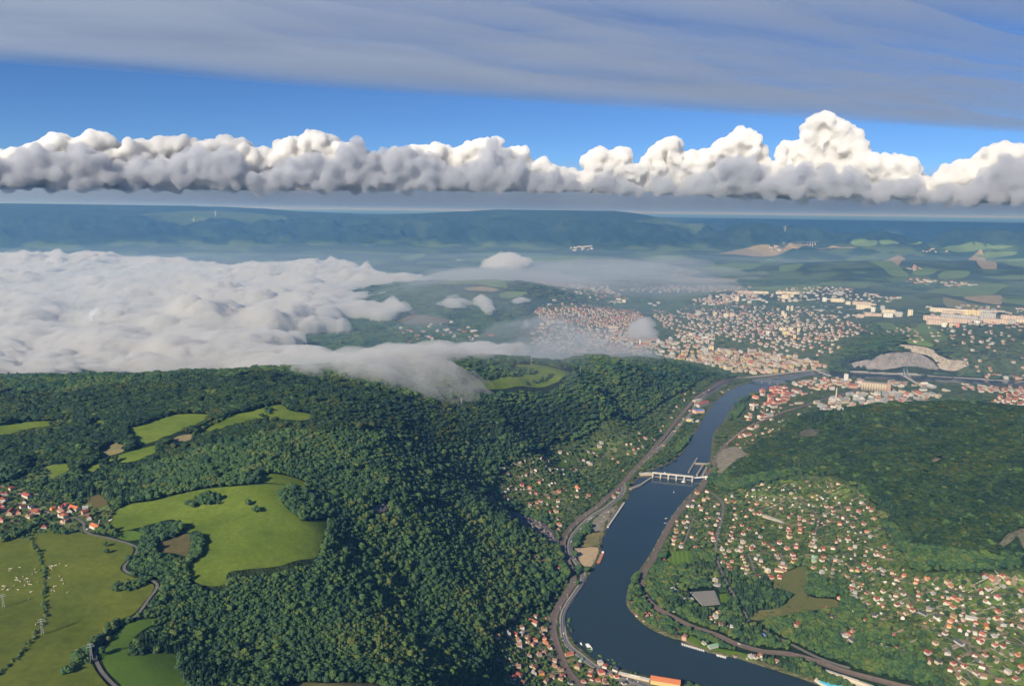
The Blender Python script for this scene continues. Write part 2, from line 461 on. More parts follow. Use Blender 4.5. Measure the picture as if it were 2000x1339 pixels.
forest = mixc(rng_(noise(0.0030, 6, 0.7).outputs['Fac'], 0.42, 0.62), forest, (0.010, 0.020, 0.012))
forest = mixc(rng_(noise(0.0011, 5, 0.6).outputs['Fac'], 0.55, 0.70), forest, (0.050, 0.074, 0.030))
town = mixc(rng_(noise(0.03, 6, 0.7).outputs['Fac'], 0.38, 0.6), (0.045, 0.075, 0.026), (0.115, 0.145, 0.048))
town = mixc(rng_(noise(0.09, 4).outputs['Fac'], 0.60, 0.72), town, (0.20, 0.18, 0.13))
lowl = mixc(rng_(noise(0.0016, 3, 0.5).outputs['Fac'], 0.50, 0.56), (0.030, 0.055, 0.024), (0.085, 0.125, 0.045))
base = mixc(sep.outputs[0], forest, town)
base = mixc(sep.outputs[1], base, lowl)
base = mixc(sep.outputs[2], base, mixc(rng_(noise(0.05).outputs['Fac'], 0.4, 0.6), (0.10, 0.12, 0.045), (0.17, 0.155, 0.09)))
L.new(base, b.inputs['Base Color'])
bn = N.new('ShaderNodeTexNoise'); bn.inputs['Scale'].default_value = 0.03; bn.inputs['Detail'].default_value = 5; bn.inputs['Roughness'].default_value = 0.7
L.new(geo.outputs['Position'], bn.inputs['Vector'])
bp = N.new('ShaderNodeBump'); bp.inputs['Distance'].default_value = 22.0; bp.inputs['Strength'].default_value = 0.9
L.new(bn.outputs['Fac'], bp.inputs['Height']); L.new(bp.outputs[0], b.inputs['Normal'])
ground = grid_mesh('ground', XG, YG, Hg, gm)
ca_ = ground.data.color_attributes.new('cover', 'FLOAT_COLOR', 'POINT')
ca_.data.foreach_set('color', cover.ravel())
tag(ground, kind='structure')

# ------------------------------------------------------------------ river
wm = bpy.data.materials.new("river_water"); wm.use_nodes = True
nt = wm.node_tree; N = nt.nodes; L = nt.links
b = N['Principled BSDF']; b.inputs['Base Color'].default_value = (0.026, 0.045, 0.055, 1)
b.inputs['Roughness'].default_value = 0.08; b.inputs['IOR'].default_value = 1.33
geo = N.new('ShaderNodeNewGeometry')
n1 = N.new('ShaderNodeTexNoise'); n1.inputs['Scale'].default_value = 0.25; n1.inputs['Detail'].default_value = 6; n1.inputs['Roughness'].default_value = 0.6
L.new(geo.outputs['Position'], n1.inputs['Vector'])
n4 = N.new('ShaderNodeTexNoise'); n4.inputs['Scale'].default_value = 0.006; n4.inputs['Detail'].default_value = 5; L.new(geo.outputs['Position'], n4.inputs['Vector'])
m4 = N.new('ShaderNodeMapRange'); m4.inputs[1].default_value = 0.4; m4.inputs[2].default_value = 0.65; m4.inputs[3].default_value = 0.04; m4.inputs[4].default_value = 0.22
L.new(n4.outputs['Fac'], m4.inputs[0]); L.new(m4.outputs[0], b.inputs['Roughness'])
bp = N.new('ShaderNodeBump'); bp.inputs['Distance'].default_value = 0.25; bp.inputs['Strength'].default_value = 0.5
L.new(n1.outputs['Fac'], bp.inputs['Height']); L.new(bp.outputs[0], b.inputs['Normal'])
bm = bmesh.new()
nl = 200
def resample(p, k):
    s = np.concatenate([[0], np.cumsum(np.hypot(*np.diff(p, axis=0).T))]); t = np.linspace(0, s[-1], k)
    return np.stack([np.interp(t, s, p[:, 0]), np.interp(t, s, p[:, 1])], -1)
A_ = resample(left_w, nl); B_ = resample(right_w, nl)
dA = A_ - B_; dA /= np.linalg.norm(dA, axis=1, keepdims=True)
verts = np.concatenate([np.c_[A_ + dA * 14, np.full(nl, 0.0)], np.c_[B_ - dA * 14, np.full(nl, 0.0)]])
faces = [(i, i + 1, nl + i + 1, nl + i) for i in range(nl - 1)]
river = mesh_obj('river', verts, faces, wm)
tag(river, kind='structure')
# ------------------------------------------------------------------ meadows and fields: draped sheets
def drape(name, poly, m, off=0.5, sp=None, sm=3, kind='structure'):
    p = np.asarray(poly, float)
    if sm: p = smooth_line(np.concatenate([p, p[:1]]), sm)[:-1]
    c = p.mean(0); r = float(np.hypot(*c))
    sp = sp or max(12.0, r * 0.006)
    off = off + max(0.0, r - 2500) * 0.0005
    bm = bmesh.new()
    try:
        f = bm.faces.new([bm.verts.new((q[0], q[1], 0)) for q in p])
    except ValueError:
        bm.free(); return None
    bmesh.ops.triangulate(bm, faces=[f])
    # cut along an axis frame turned to the view direction
    a = math.atan2(c[0], c[1]); ex = Vector((math.cos(a), -math.sin(a), 0)); ey = Vector((math.sin(a), math.cos(a), 0))
    for e, step in ((ex, sp), (ey, sp)):
        t = [v.co.dot(e) for v in bm.verts]; lo, hi = min(t), max(t)
        k = math.ceil(lo / step)
        while k * step < hi:
            bmesh.ops.bisect_plane(bm, geom=bm.verts[:] + bm.edges[:] + bm.faces[:], plane_co=e * (k * step), plane_no=e, dist=0.01)
            k += 1
    xy = np.array([v.co[:2] for v in bm.verts]); z = H(xy[:, 0], xy[:, 1]) + off
    for v, zz in zip(bm.verts, z): v.co.z = zz
    bmesh.ops.recalc_face_normals(bm, faces=bm.faces)
    if sum(f.normal.z for f in bm.faces) < 0: bmesh.ops.reverse_faces(bm, faces=bm.faces)
    me = bpy.data.meshes.new(name); bm.to_mesh(me); bm.free(); me.shade_smooth(); me.materials.append(m)
    o = bpy.data.objects.new(name, me); COL.objects.link(o); tag(o, kind=kind)
    return o

M_MEAD = mat('meadow_grass', (0.138, 0.185, 0.026), var=0.13, scale=0.012, col2=(0.088, 0.134, 0.018), rough=0.95, spec=0.05)
M_PAST = mat('pasture_grass', (0.138, 0.156, 0.024), var=0.13, scale=0.010, col2=(0.085, 0.115, 0.018), rough=0.95, spec=0.05)
M_LUSH = mat('lush_grass', (0.105, 0.175, 0.026), var=0.08, scale=0.02, col2=(0.080, 0.140, 0.022), rough=0.95, spec=0.05)
M_DRY = mat('dry_grass', (0.22, 0.19, 0.085), var=0.1, scale=0.03, col2=(0.13, 0.13, 0.05), rough=0.95, spec=0.05)
M_STUB = mat('stubble_field', (0.30, 0.23, 0.13), var=0.1, scale=0.004, col2=(0.21, 0.18, 0.09), rough=0.95, spec=0.05)
M_FARG = mat('far_meadow', (0.125, 0.185, 0.050), var=0.1, scale=0.003, col2=(0.085, 0.135, 0.040), rough=0.95, spec=0.05)
M_FARD = mat('far_ridge_clearing', (0.070, 0.100, 0.040), var=0.1, scale=0.003, col2=(0.045, 0.07, 0.03), rough=0.95, spec=0.05)
M_SCRUB = mat('scrub_soil', (0.085, 0.110, 0.036), var=0.22, scale=0.04, col2=(0.15, 0.135, 0.055), rough=0.95, spec=0.05)
M_BROWN = mat('brown_grass', (0.135, 0.105, 0.050), var=0.15, scale=0.05, col2=(0.09, 0.085, 0.035), rough=0.95, spec=0.05)

FIELDS = [
 ('meadow', M_MEAD, "222,1000 250,985 300,978 350,965 400,955 480,948 545,946 572,950 552,957 546,970 556,988 580,1008 592,1018 620,1017 640,1014 637,1035 626,1068 615,1089 580,1094 540,1106 490,1111 446,1118 440,1140 405,1144 374,1132 366,1112 374,1098 393,1083 397,1050 385,1036 367,1040 352,1022 335,1014 300,1022 270,1030 245,1036 226,1034 214,1020"),
 ('meadow', M_MEAD, "500,941 508,930 520,925 565,930 602,945 590,950 572,948 540,944"),
 ('pasture', M_PAST, "-260,1085 -100,1060 0,1057 50,1050 110,1037 165,1042 215,1052 256,1064 258,1082 240,1100 236,1114 262,1128 296,1139 300,1150 284,1172 262,1198 240,1208 208,1232 188,1258 176,1282 186,1308 206,1334 250,1390 160,1480 -260,1480"),
 ('meadow', M_LUSH, "244,1222 258,1213 337,1206 300,1219 275,1233 257,1250 251,1266 254,1281 304,1275 342,1277 348,1296 363,1339 385,1400 290,1400 244,1345 209,1309 199,1276 219,1242"),
 ('meadow', M_BROWN, "298,1064 330,1053 368,1042 371,1060 365,1085 345,1081 310,1076"),
 ('meadow', M_LUSH, "225,1041 250,1036 275,1040 281,1050 252,1056 228,1049"),
 ('meadow', M_MEAD, "245,836 275,832 317,817 350,809 405,810 390,825 350,842 315,857 275,869 262,860 255,847"),
 ('meadow', M_MEAD, "378,850 390,838 412,825 450,812 497,800 542,790 557,794 567,802 612,810 600,820 570,820 520,817 487,821 450,832 410,843"),
 ('field', M_STUB, "322,865 350,851 378,848 384,855 355,865 338,869"),
 ('meadow', M_MEAD, "302,870 310,879 265,900 215,905 190,917 167,929 157,927 160,920 190,904 240,886"),
 ('meadow', M_MEAD, "88,910 140,905 135,917 112,929 100,922"),
 ('meadow', M_MEAD, "-150,836 0,832 30,826 90,822 152,825 62,836 27,846 0,849 -150,856"),
 ('meadow', M_MEAD, "170,823 198,821 226,825 205,829 175,832"),
 ('meadow', M_DRY, "185,890 215,866 242,870 240,882 212,890 190,893"),
 ('meadow', M_BROWN, "168,980 185,965 202,971 209,985 182,991"),
 ('meadow', M_MEAD, "908,755 915,744 950,737 985,731 1000,720 1002,712 1030,711 1065,714 1100,723 1128,732 1092,744 1020,754 978,760 932,758"),
 ('meadow', M_SCRUB, "1500,1131 1545,1113 1570,1106 1582,1130 1577,1163 1630,1170 1641,1185 1600,1190 1540,1200 1475,1211 1469,1201 1530,1180 1541,1160 1510,1150"),
 ('field', M_DRY, "1470,1200 1480,1192 1520,1190 1526,1196 1505,1206 1478,1211"),
 ('meadow', M_LUSH, "1405,1160 1421,1159 1423,1174 1409,1177"),
 ('meadow', M_DRY, "560,1336 600,1332 640,1334 700,1333 735,1337 760,1360 560,1370"),
 # far fields behind the housing estates
 ('field', M_FARG, "1650,506 1672,510 1715,504 1692,500 1672,502"),
 ('field', M_FARG, "1697,514 1735,509 1757,520 1775,537 1762,541 1737,537 1720,522"),
 ('field', M_STUB, "1727,509 1767,505 1760,512 1748,515"),
 ('field', M_FARG, "1790,522 1830,527 1817,537 1782,536"),
 ('field', M_FARG, "1845,529 1892,530 1885,542 1850,546 1830,542"),
 ('field', M_STUB, "1892,505 1925,507 1947,517 1935,526 1910,517"),
 ('field', M_FARG, "1947,507 2060,505 2060,514 1967,518"),
 ('field', M_FARG, "1810,565 1832,564 1885,557 1960,555 1960,567 1925,577 1870,580 1845,575 1812,572"),
 ('field', M_STUB, "1882,580 1957,577 1957,592 1942,595 1890,586"),
 ('field', M_DRY, "1842,580 1890,592 1925,602 1850,600"),
 ('field', M_FARG, "1960,582 2060,588 2060,600 1962,592"),
 ('field', M_FARG, "1915,541 2060,536 2060,546 1950,546"),
 ('field', M_FARG, "1400,560 1500,560 1595,555 1600,565 1575,570 1500,568 1420,565"),
 ('field', M_FARG, "1597,556 1607,551 1647,555 1640,561"),
 ('field', M_FARG, "1647,560 1655,554 1697,555 1685,564"),
 ('field', M_STUB, "1630,565 1660,563 1668,566 1640,569"),
 ('field', M_FARG, "1522,520 1567,515 1560,525 1525,532"),
 ('field', M_FARG, "1500,505 1515,510 1500,516 1480,512"),
 ('field', M_FARG, "1660,475 1680,467 1712,471 1708,480 1675,482"),
 ('field', M_FARG, "1715,471 1750,472 1755,477 1725,479"),
 ('field', M_FARG, "1760,470 1797,472 1800,476 1770,476"),
 ('field', M_FARG, "1837,485 1867,480 1937,480 1982,481 1937,487 1900,491 1862,492"),
 ('field', M_FARG, "1900,500 1925,494 1982,492 1980,499 1930,504"),
 ('field', M_STUB, "1400,497 1440,488 1530,485 1575,477 1625,480 1675,486 1600,486 1537,491 1450,499"),
 ('field', M_FARG, "1707,630 1740,632 1762,642 1750,646 1720,640"),
 ('field', M_FARG, "1770,645 1800,632 1825,640 1852,660 1842,667 1800,665 1777,655"),
 ('field', M_FARG, "1750,667 1795,662 1822,672 1817,678 1780,672"),
 ('field', M_FARG, "859,556 897,544 950,543 985,552 1002,562 960,560 920,554 890,556"),
 ('field', M_FARG, "967,579 985,570 1034,571 1020,578 985,583"),
 ('field', M_STUB, "900,563 940,560 975,566 960,570 920,568"),
 ('field', M_BROWN, "768,626 803,614 841,618 880,625 862,632 824,634 790,632"),
 ('field', M_FARG, "905,507 1000,503 1157,501 1125,510 950,513"),
 ('field', M_FARG, "1247,502 1300,499 1342,499 1312,511 1270,509"),
 ('field', M_STUB, "1290,548 1350,543 1440,545 1430,551 1350,553"),
 ('field', M_FARG, "1362,526 1425,515 1487,515 1475,524 1420,531"),
 ('field', M_FARG, "1180,540 1250,536 1300,533 1280,541 1200,546"),
 ('field', M_FARG, "1060,532 1140,528 1180,531 1120,538"),
 ('field', M_FARG, "780,502 820,495 830,500 800,510"),
 ('field', M_FARD, "1310,440 1235,433 1300,428 1400,431 1418,437 1380,441"),
 ('field', M_FARD, "268,420 330,415 420,413 520,419 580,428 500,433 400,431 300,429"),
 ('field', M_FARD, "1730,444 1780,442 1785,446 1740,447"),
]
M_SAND = mat('sandy_ground', (0.46, 0.33, 0.18), var=0.12, scale=0.06, col2=(0.36, 0.29, 0.19))
M_YARD = mat('gravel_yard', (0.27, 0.24, 0.18), var=0.2, scale=0.05, col2=(0.15, 0.14, 0.10))
FIELDS += [
 ('sandy_lot', M_SAND, "1122,1070 1166,1068 1164,1090 1151,1108 1136,1101 1128,1086"),
 ('gravel_lot', M_YARD, "1150,1026 1172,1004 1196,990 1206,992 1190,1018 1182,1034 1160,1040"),
 ('meadow', M_DRY, "1128,1062 1150,1042 1178,1036 1176,1052 1168,1064 1140,1068"),
 ('gravel_yard', M_YARD, "1402,905 1395,893 1412,878 1440,872 1455,884 1470,888 1450,896 1420,912 1405,930 1396,930"),
 ('gravel_yard', M_YARD, "1212,1316 1272,1332 1266,1352 1230,1345 1205,1330"),
 ('sports_pitch', M_LUSH, "1302,1077 1347,1076 1350,1099 1305,1102"),
 ('meadow', M_LUSH, "1080,900 1105,897 1110,908 1085,912"),
 ('meadow', M_LUSH, "1870,1218 1900,1212 1910,1222 1880,1232"),
 ('meadow', M_LUSH, "1335,1246 1365,1262 1430,1279 1470,1290 1480,1284 1440,1272 1390,1262 1350,1240"),
]
FIELD_POLYS = []
for nm, m, t in FIELDS:
    p = drop_poly(parse_poly(t))
    sp_ = smooth_line(np.concatenate([p, p[:1]]), 3)[:-1]
    o = drape(nm, p, m)
    if o: FIELD_POLYS.append(sp_)

# ------------------------------------------------------------------ rock faces
def rock_face(name, poly_px, m, amp, sp, off=1.0, bulge=0.0):
    p = drop_poly(parse_poly(poly_px)); c = p.mean(0)
    o = drape(name, p, m, off=off, sp=sp, sm=2)
    me = o.data; co = np.empty(len(me.vertices) * 3); me.vertices.foreach_get('co', co); co = co.reshape(-1, 3)
    e = np.minimum(1, seg_dist(p, co[:, 0], co[:, 1], True) / (3 * sp))
    q = fbm(co[:, 0] / (sp * 2.2), (co[:, 1] + co[:, 2]) / (sp * 2.2), 4, 40)
    co[:, 2] += e * (amp * (np.abs(q - 0.5) * 4) + bulge); co[:, 0] += e * amp * 0.6 * (fbm(co[:, 1] / sp, co[:, 0] / sp, 3, 44) - .5) * 2
    me.vertices.foreach_set('co', co.ravel()); me.update()
    me.polygons.foreach_set('use_smooth', np.zeros(len(me.polygons), bool))
    FIELD_POLYS.append(p); return o
M_ROCK = mat('basalt_rock', (0.21, 0.18, 0.165), var=0.25, scale=0.08, col2=(0.10, 0.088, 0.08), bump=3.0, bscale=0.12)
M_QUAR = mat('quarry_stone', (0.40, 0.34, 0.26), var=0.12, scale=0.03, col2=(0.27, 0.23, 0.18), bump=4.0, bscale=0.05)
M_QUARG = mat('quarry_grey_stone', (0.25, 0.22, 0.20), var=0.2, scale=0.03, col2=(0.15, 0.14, 0.13), bump=4.0, bscale=0.05)
rock_face('rock_face', "985,1000 1000,997 1025,1008 1060,1020 1085,1042 1092,1062 1070,1060 1045,1042 1010,1025 988,1012", M_ROCK, 7, 5)
rock_face('rock_face', "710,1006 735,987 757,979 764,985 755,997 730,1004", M_ROCK, 7, 4)
rock_face('rock_face', "808,998 818,988 828,993 830,1003 820,1004", M_ROCK, 5, 4)
rock_face('rock_face', "722,1275 726,1255 733,1248 737,1262 735,1282 728,1285", M_ROCK, 5, 3)
M_ROCKD = mat('mossy_rock', (0.11, 0.10, 0.075), var=0.3, scale=0.08, col2=(0.05, 0.06, 0.035), bump=3.0, bscale=0.12)
rock_face('rock_face', "1555,848 1570,838 1600,839 1606,846 1590,852 1565,852", M_ROCKD, 3, 6)
rock_face('rock_face', "1815,900 1830,885 1842,888 1836,898 1822,903", M_ROCKD, 4, 5)
rock_face('rock_face', "1935,1072 1955,1058 1970,1040 1985,1045 1975,1058 1955,1070", M_ROCKD, 4, 5)
rock_face('rock_face', "1990,1050 1975,1040 1985,1032 2040,1040 2040,1075 2005,1080", M_ROCKD, 4, 5)
rock_face('quarry', "1754,673 1784,675 1823,684 1831,693 1852,702 1880,704 1893,713 1870,724 1850,724 1836,720 1826,705 1811,694 1775,686", M_QUAR, 16, 9)
rock_face('quarry', "1655,712 1700,702 1730,691 1775,688 1811,699 1829,715 1826,724 1730,722 1670,719", M_QUARG, 16, 9)
# ------------------------------------------------------------------ roads, railways (centre lines in photo pixels)
ROADS = {
 'lane': ([(150, 1012), (163, 1022), (170, 1040), (215, 1051), (250, 1061), (268, 1070), (262, 1085), (243, 1105), (250, 1118), (280, 1125), (303, 1137), (306, 1148), (290, 1170), (268, 1200), (245, 1213), (215, 1235), (195, 1260), (186, 1280), (195, 1305), (215, 1330), (240, 1352), (280, 1390)], 4.6),
 'river_road': ([(1440, 1420), (1330, 1375), (1250, 1335), (1190, 1312), (1160, 1300), (1130, 1277), (1112, 1262), (1102, 1245), (1099, 1225), (1100, 1200), (1110, 1178), (1124, 1158), (1136, 1140), (1139, 1124), (1134, 1110), (1122, 1093), (1115, 1082), (1113, 1065), (1117, 1051), (1127, 1036), (1142, 1020), (1160, 1005), (1180, 994), (1195, 982), (1212, 967), (1218, 955), (1218, 943), (1226, 932), (1238, 920), (1252, 905), (1275, 885), (1295, 868), (1320, 838), (1345, 812), (1365, 785), (1390, 765), (1425, 745)], 10.0),
 'street': ([(1385, 960), (1400, 970), (1412, 985), (1410, 1010), (1402, 1040), (1398, 1065), (1400, 1090), (1408, 1115), (1420, 1140), (1435, 1165), (1445, 1185), (1455, 1200), (1465, 1215), (1500, 1235), (1540, 1255), (1600, 1285), (1660, 1305)], 8.0),
 'street#2': ([(1355, 1010), (1345, 1035), (1338, 1055), (1330, 1068)], 5.0),
 'street#3': ([(1460, 1080), (1467, 1095), (1473, 1115)], 5.0),
 'street#4': ([(1560, 975), (1580, 990), (1598, 1010), (1596, 1030), (1588, 1045)], 5.0),
 'street#5': ([(1524, 1080), (1530, 1095), (1540, 1105)], 5.0),
 'street#6': ([(1810, 1190), (1850, 1205), (1880, 1215), (1930, 1235), (1980, 1255), (2060, 1280)], 5.0),
 'street#7': ([(1815, 1225), (1850, 1245), (1880, 1262), (1920, 1300), (1960, 1340)], 5.0),
 'street#20': ([(1415, 985), (1450, 985), (1500, 992), (1540, 1000)], 3.6),
 'street#21': ([(1403, 1045), (1440, 1050), (1500, 1060), (1545, 1066)], 3.6),
 'street#22': ([(1445, 1126), (1500, 1118), (1545, 1108)], 3.6),
 'street#23': ([(1480, 1072), (1510, 1085), (1525, 1100)], 3.6),
 'street#24': ([(1598, 1045), (1640, 1070), (1680, 1100), (1740, 1130), (1790, 1180)], 3.6),
 'street#25': ([(1640, 985), (1660, 1020), (1690, 1050)], 3.6),
 'street#26': ([(1850, 1150), (1900, 1165), (1960, 1160), (2020, 1165)], 3.6),
 'street#27': ([(1840, 1270), (1870, 1290), (1900, 1330)], 3.6),
 'street#28': ([(1905, 1222), (1890, 1240), (1900, 1280), (1930, 1310)], 3.6),
 'street#29': ([(1010, 960), (1060, 965), (1100, 985), (1122, 1002)], 3.6),
 'street#30': ([(1070, 905), (1120, 915), (1160, 905), (1190, 880)], 3.6),
 'street#31': ([(1015, 1245), (1050, 1260), (1075, 1290)], 3.6),
 'street#32': ([(20, 985), (60, 990), (110, 1005), (150, 1012)], 3.6),
 'highway': ([(1440, 738), (1480, 735), (1540, 728), (1600, 723), (1680, 727), (1750, 731), (1830, 735), (1900, 740), (1970, 745), (2100, 752)], 22.0),
}
RAILS = {
 'railway': ([(1260, 1420), (1190, 1375), (1150, 1350), (1126, 1330), (1108, 1308), (1095, 1280), (1086, 1255), (1080, 1230), (1082, 1205), (1090, 1185), (1102, 1165), (1115, 1145), (1120, 1128), (1114, 1108), (1104, 1085), (1099, 1070), (1102, 1050), (1115, 1030), (1140, 1008), (1165, 990), (1190, 968), (1215, 945), (1235, 922), (1260, 895), (1285, 865), (1310, 835), (1335, 805), (1360, 778), (1385, 762), (1425, 742), (1455, 737)], 16.0),
 'railway#2': ([(2100, 1420), (1850, 1360), (1700, 1325), (1640, 1308), (1590, 1290), (1540, 1277), (1490, 1272), (1440, 1258), (1400, 1240), (1350, 1223), (1320, 1208), (1290, 1192), (1268, 1175), (1256, 1155), (1254, 1135), (1260, 1115), (1275, 1092), (1290, 1062), (1303, 1035), (1322, 1005), (1345, 980), (1372, 950), (1385, 925), (1395, 905), (1405, 885), (1425, 862), (1450, 842), (1490, 822), (1540, 802), (1600, 782), (1650, 768), (1700, 752)], 16.0),
}
def ribbon_line(pts):
    a = np.array(pts, float); p = drop(a[:, 0], a[:, 1])[:, :2]
    return smooth_line(p, 6)
LINES = []      # (line, half width) for keeping trees away
for k, (p, w) in list(ROADS.items()) + list(RAILS.items()):
    LINES.append((ribbon_line(p), w / 2))
def ribbon(name, line, half, m, off, parent=None, cross=5):
    t = np.gradient(line, axis=0); t /= np.linalg.norm(t, axis=1, keepdims=True) + 1e-9
    nrm = np.stack([t[:, 1], -t[:, 0]], -1); vs = []; fs = []
    zc = H(line[:, 0], line[:, 1])
    k = np.ones(5) / 5
    zc = np.convolve(np.pad(zc, 2, mode='edge'), k, 'valid')
    offs = np.linspace(-half, half, cross)
    for i in range(len(line)):
        for o_ in offs:
            q = line[i] + nrm[i] * o_
            vs.append((q[0], q[1], max(zc[i], float(H(q[0], q[1]))) + off))
    for i in range(len(line) - 1):
        for j in range(cross - 1):
            a = i * cross + j; fs.append((a, a + 1, a + cross + 1, a + cross))
    o = mesh_obj(name, vs, fs, m, parent); o.data.shade_smooth(); return o
M_ASPH = mat('asphalt', (0.105, 0.105, 0.11), var=0.12, scale=0.08)
M_LANE = mat('worn_asphalt', (0.16, 0.15, 0.135), var=0.15, scale=0.08)
M_HIGH = mat('concrete_road', (0.36, 0.33, 0.29), var=0.08, scale=0.05)
M_BALL = mat('rail_ballast', (0.17, 0.135, 0.115), var=0.2, scale=0.12)
M_PAINT = mat('road_paint', (0.62, 0.62, 0.60), var=0.1, scale=0.3)
M_STEEL = mat('rail_steel', (0.16, 0.11, 0.085), rough=0.5, var=0.1, scale=0.5)
M_VERGE = mat('gravel_verge', (0.27, 0.24, 0.19), var=0.15, scale=0.1)
i = 0
for k, (p, w) in ROADS.items():
    line, half = LINES[i]; i += 1
    nm = {'lane': 'lane', 'river_road': 'road', 'highway': 'highway'}.get(k.split('#')[0], 'street')
    o = ribbon(nm, line, half, M_LANE if nm in ('lane', 'street') else (M_HIGH if nm == 'highway' else M_ASPH), 0.55); tag(o, kind='structure')
    if nm in ('road', 'highway'):
        ribbon('edge_line', line, 0.2, M_PAINT, 0.60, o, 2).location = (0, 0, 0)
        t = np.gradient(line, axis=0); t /= np.linalg.norm(t, axis=1, keepdims=True); nn = np.stack([t[:, 1], -t[:, 0]], -1)
        for s in (-1, 1):
            ribbon('edge_line', line + nn * s * (half - 0.6), 0.3, M_PAINT, 0.62, o, 2)
            ribbon('verge', line + nn * s * (half + 1.2), 1.2, M_VERGE, 0.5, o, 2)
for k, (p, w) in RAILS.items():
    line, half = LINES[i]; i += 1
    o = ribbon('railway', line, half, M_BALL, 0.7); tag(o, kind='structure')
    t = np.gradient(line, axis=0); t /= np.linalg.norm(t, axis=1, keepdims=True); nn = np.stack([t[:, 1], -t[:, 0]], -1)
    for c_ in (-4.5, 0, 4.5):
        for s in (-0.75, 0.75):
            ribbon('rail', line + nn * (c_ + s), 0.12, M_STEEL, 0.9, o, 2)
RIBBON_END = True

# ------------------------------------------------------------------ houses
BUILT = []            # (x, y, radius) footprints
NIND = 240
WALLS = {'w': ('white', (0.56, 0.52, 0.45)), 'c': ('cream', (0.52, 0.44, 0.30)), 'y': ('yellow', (0.56, 0.43, 0.19)), 'p': ('salmon', (0.58, 0.36, 0.26)),
         's': ('grey', (0.36, 0.36, 0.35)), 't': ('tan', (0.45, 0.35, 0.23)), 'o': ('orange', (0.60, 0.27, 0.08))}
ROOFS = {'r': ('red', (0.33, 0.105, 0.065)), 'd': ('dark red', (0.25, 0.06, 0.045)), 'b': ('brown', (0.22, 0.125, 0.085)), 'g': ('grey', (0.27, 0.26, 0.25)),
         'k': ('slate', (0.07, 0.075, 0.09)), 'f': ('pale flat', (0.52, 0.49, 0.44)), 'o': ('orange', (0.50, 0.17, 0.075)), 'n': ('green', (0.20, 0.34, 0.22)),
         'u': ('blue', (0.12, 0.22, 0.48)), 'w': ('white', (0.68, 0.66, 0.6))}
WM = {k: mat('plaster_' + v[0], v[1], var=0.06, scale=0.4, rough=0.9, objvar=0.2) for k, v in WALLS.items()}
RM = {k: mat('roof_' + v[0].replace(' ', '_'), v[1], var=0.14, scale=0.6, rough=0.85, objvar=0.28) for k, v in ROOFS.items()}
M_CHIM = mat('chimney_brick', (0.30, 0.16, 0.11), var=0.15, scale=1.0)
M_GLASS = mat('window_glass', (0.05, 0.06, 0.07), rough=0.15, spec=0.5)

def box_vf(x0, x1, y0, y1, z0, z1):
    v = [(x0, y0, z0), (x1, y0, z0), (x1, y1, z0), (x0, y1, z0), (x0, y0, z1), (x1, y0, z1), (x1, y1, z1), (x0, y1, z1)]
    f = [(0, 3, 2, 1), (4, 5, 6, 7), (0, 1, 5, 4), (1, 2, 6, 5), (2, 3, 7, 6), (3, 0, 4, 7)]
    return v, f
def join_vf(parts):
    V, F = [], []
    for v, f in parts:
        n0 = len(V); V += list(v); F += [tuple(i + n0 for i in q) for q in f]
    return V, F
def new_mesh(name, vf, m):
    me = bpy.data.meshes.new(name); me.from_pydata([tuple(map(float, v)) for v in vf[0]], [], vf[1]); me.materials.append(m); return me
def gable(w, l, h, rh, ov=0.5, th=0.35):
    """ridge along y; returns walls, roof"""
    a, b_ = w / 2, l / 2
    wv = [(-a, -b_, -3), (a, -b_, -3), (a, b_, -3), (-a, b_, -3), (-a, -b_, h), (a, -b_, h), (a, b_, h), (-a, b_, h), (0, -b_, h + rh), (0, b_, h + rh)]
    wf = [(0, 1, 5, 8, 4), (2, 3, 7, 9, 6), (1, 2, 6, 5), (3, 0, 4, 7)]
    k = rh / a; ex = a + ov; ez = h - ov * k; y0, y1 = -b_ - ov, b_ + ov; t = th
    rv = [(-ex, y0, ez), (0, y0, h + rh), (ex, y0, ez), (-ex, y1, ez), (0, y1, h + rh), (ex, y1, ez)]
    rv += [(p[0], p[1], p[2] + t) for p in rv]
    rf = [(6, 7, 10, 9), (7, 8, 11, 10), (1, 0, 3, 4), (2, 1, 4, 5), (0, 1, 7, 6), (1, 2, 8, 7), (4, 3, 9, 10), (5, 4, 10, 11), (3, 0, 6, 9), (2, 5, 11, 8)]
    return (wv, wf), (rv, rf)
def hip(w, l, h, rh, ov=0.5):
    a, b_ = w / 2, l / 2
    W_ = box_vf(-a, a, -b_, b_, -3, h)
    A_, B_ = a + ov, b_ + ov; rd = max(0.3, b_ - a * 0.9)
    rv = [(-A_, -B_, h), (A_, -B_, h), (A_, B_, h), (-A_, B_, h), (0, -rd, h + rh), (0, rd, h + rh), (-A_, -B_, h - .3), (A_, -B_, h - .3), (A_, B_, h - .3), (-A_, B_, h - .3)]
    rf = [(0, 1, 4), (1, 2, 5, 4), (2, 3, 5), (3, 0, 4, 5), (6, 7, 1, 0), (7, 8, 2, 1), (8, 9, 3, 2), (9, 6, 0, 3), (9, 8, 7, 6)]
    return W_, (rv, rf)
def flat(w, l, h):
    a, b_ = w / 2, l / 2
    W_ = box_vf(-a, a, -b_, b_, -3, h)
    R_ = join_vf([box_vf(-a - .25, a + .25, -b_ - .25, b_ + .25, h + .003, h + .45), box_vf(-a * .4, a * .1, -b_ * .3, b_ * .4, h + .45, h + 1.8)])
    return W_, R_
def lshape(w, l, h, rh):
    w1, r1 = gable(w, l, h, rh); w2, r2 = gable(w * 0.8, l * 0.75, h * 0.93, rh * 0.8)
    rot = lambda vf: ([(v[1] + w * 0.55, v[0] - l * 0.12, v[2]) for v in vf[0]], [tuple(reversed(f)) for f in vf[1]])
    return join_vf([w1, rot(w2)]), join_vf([r1, rot(r2)])
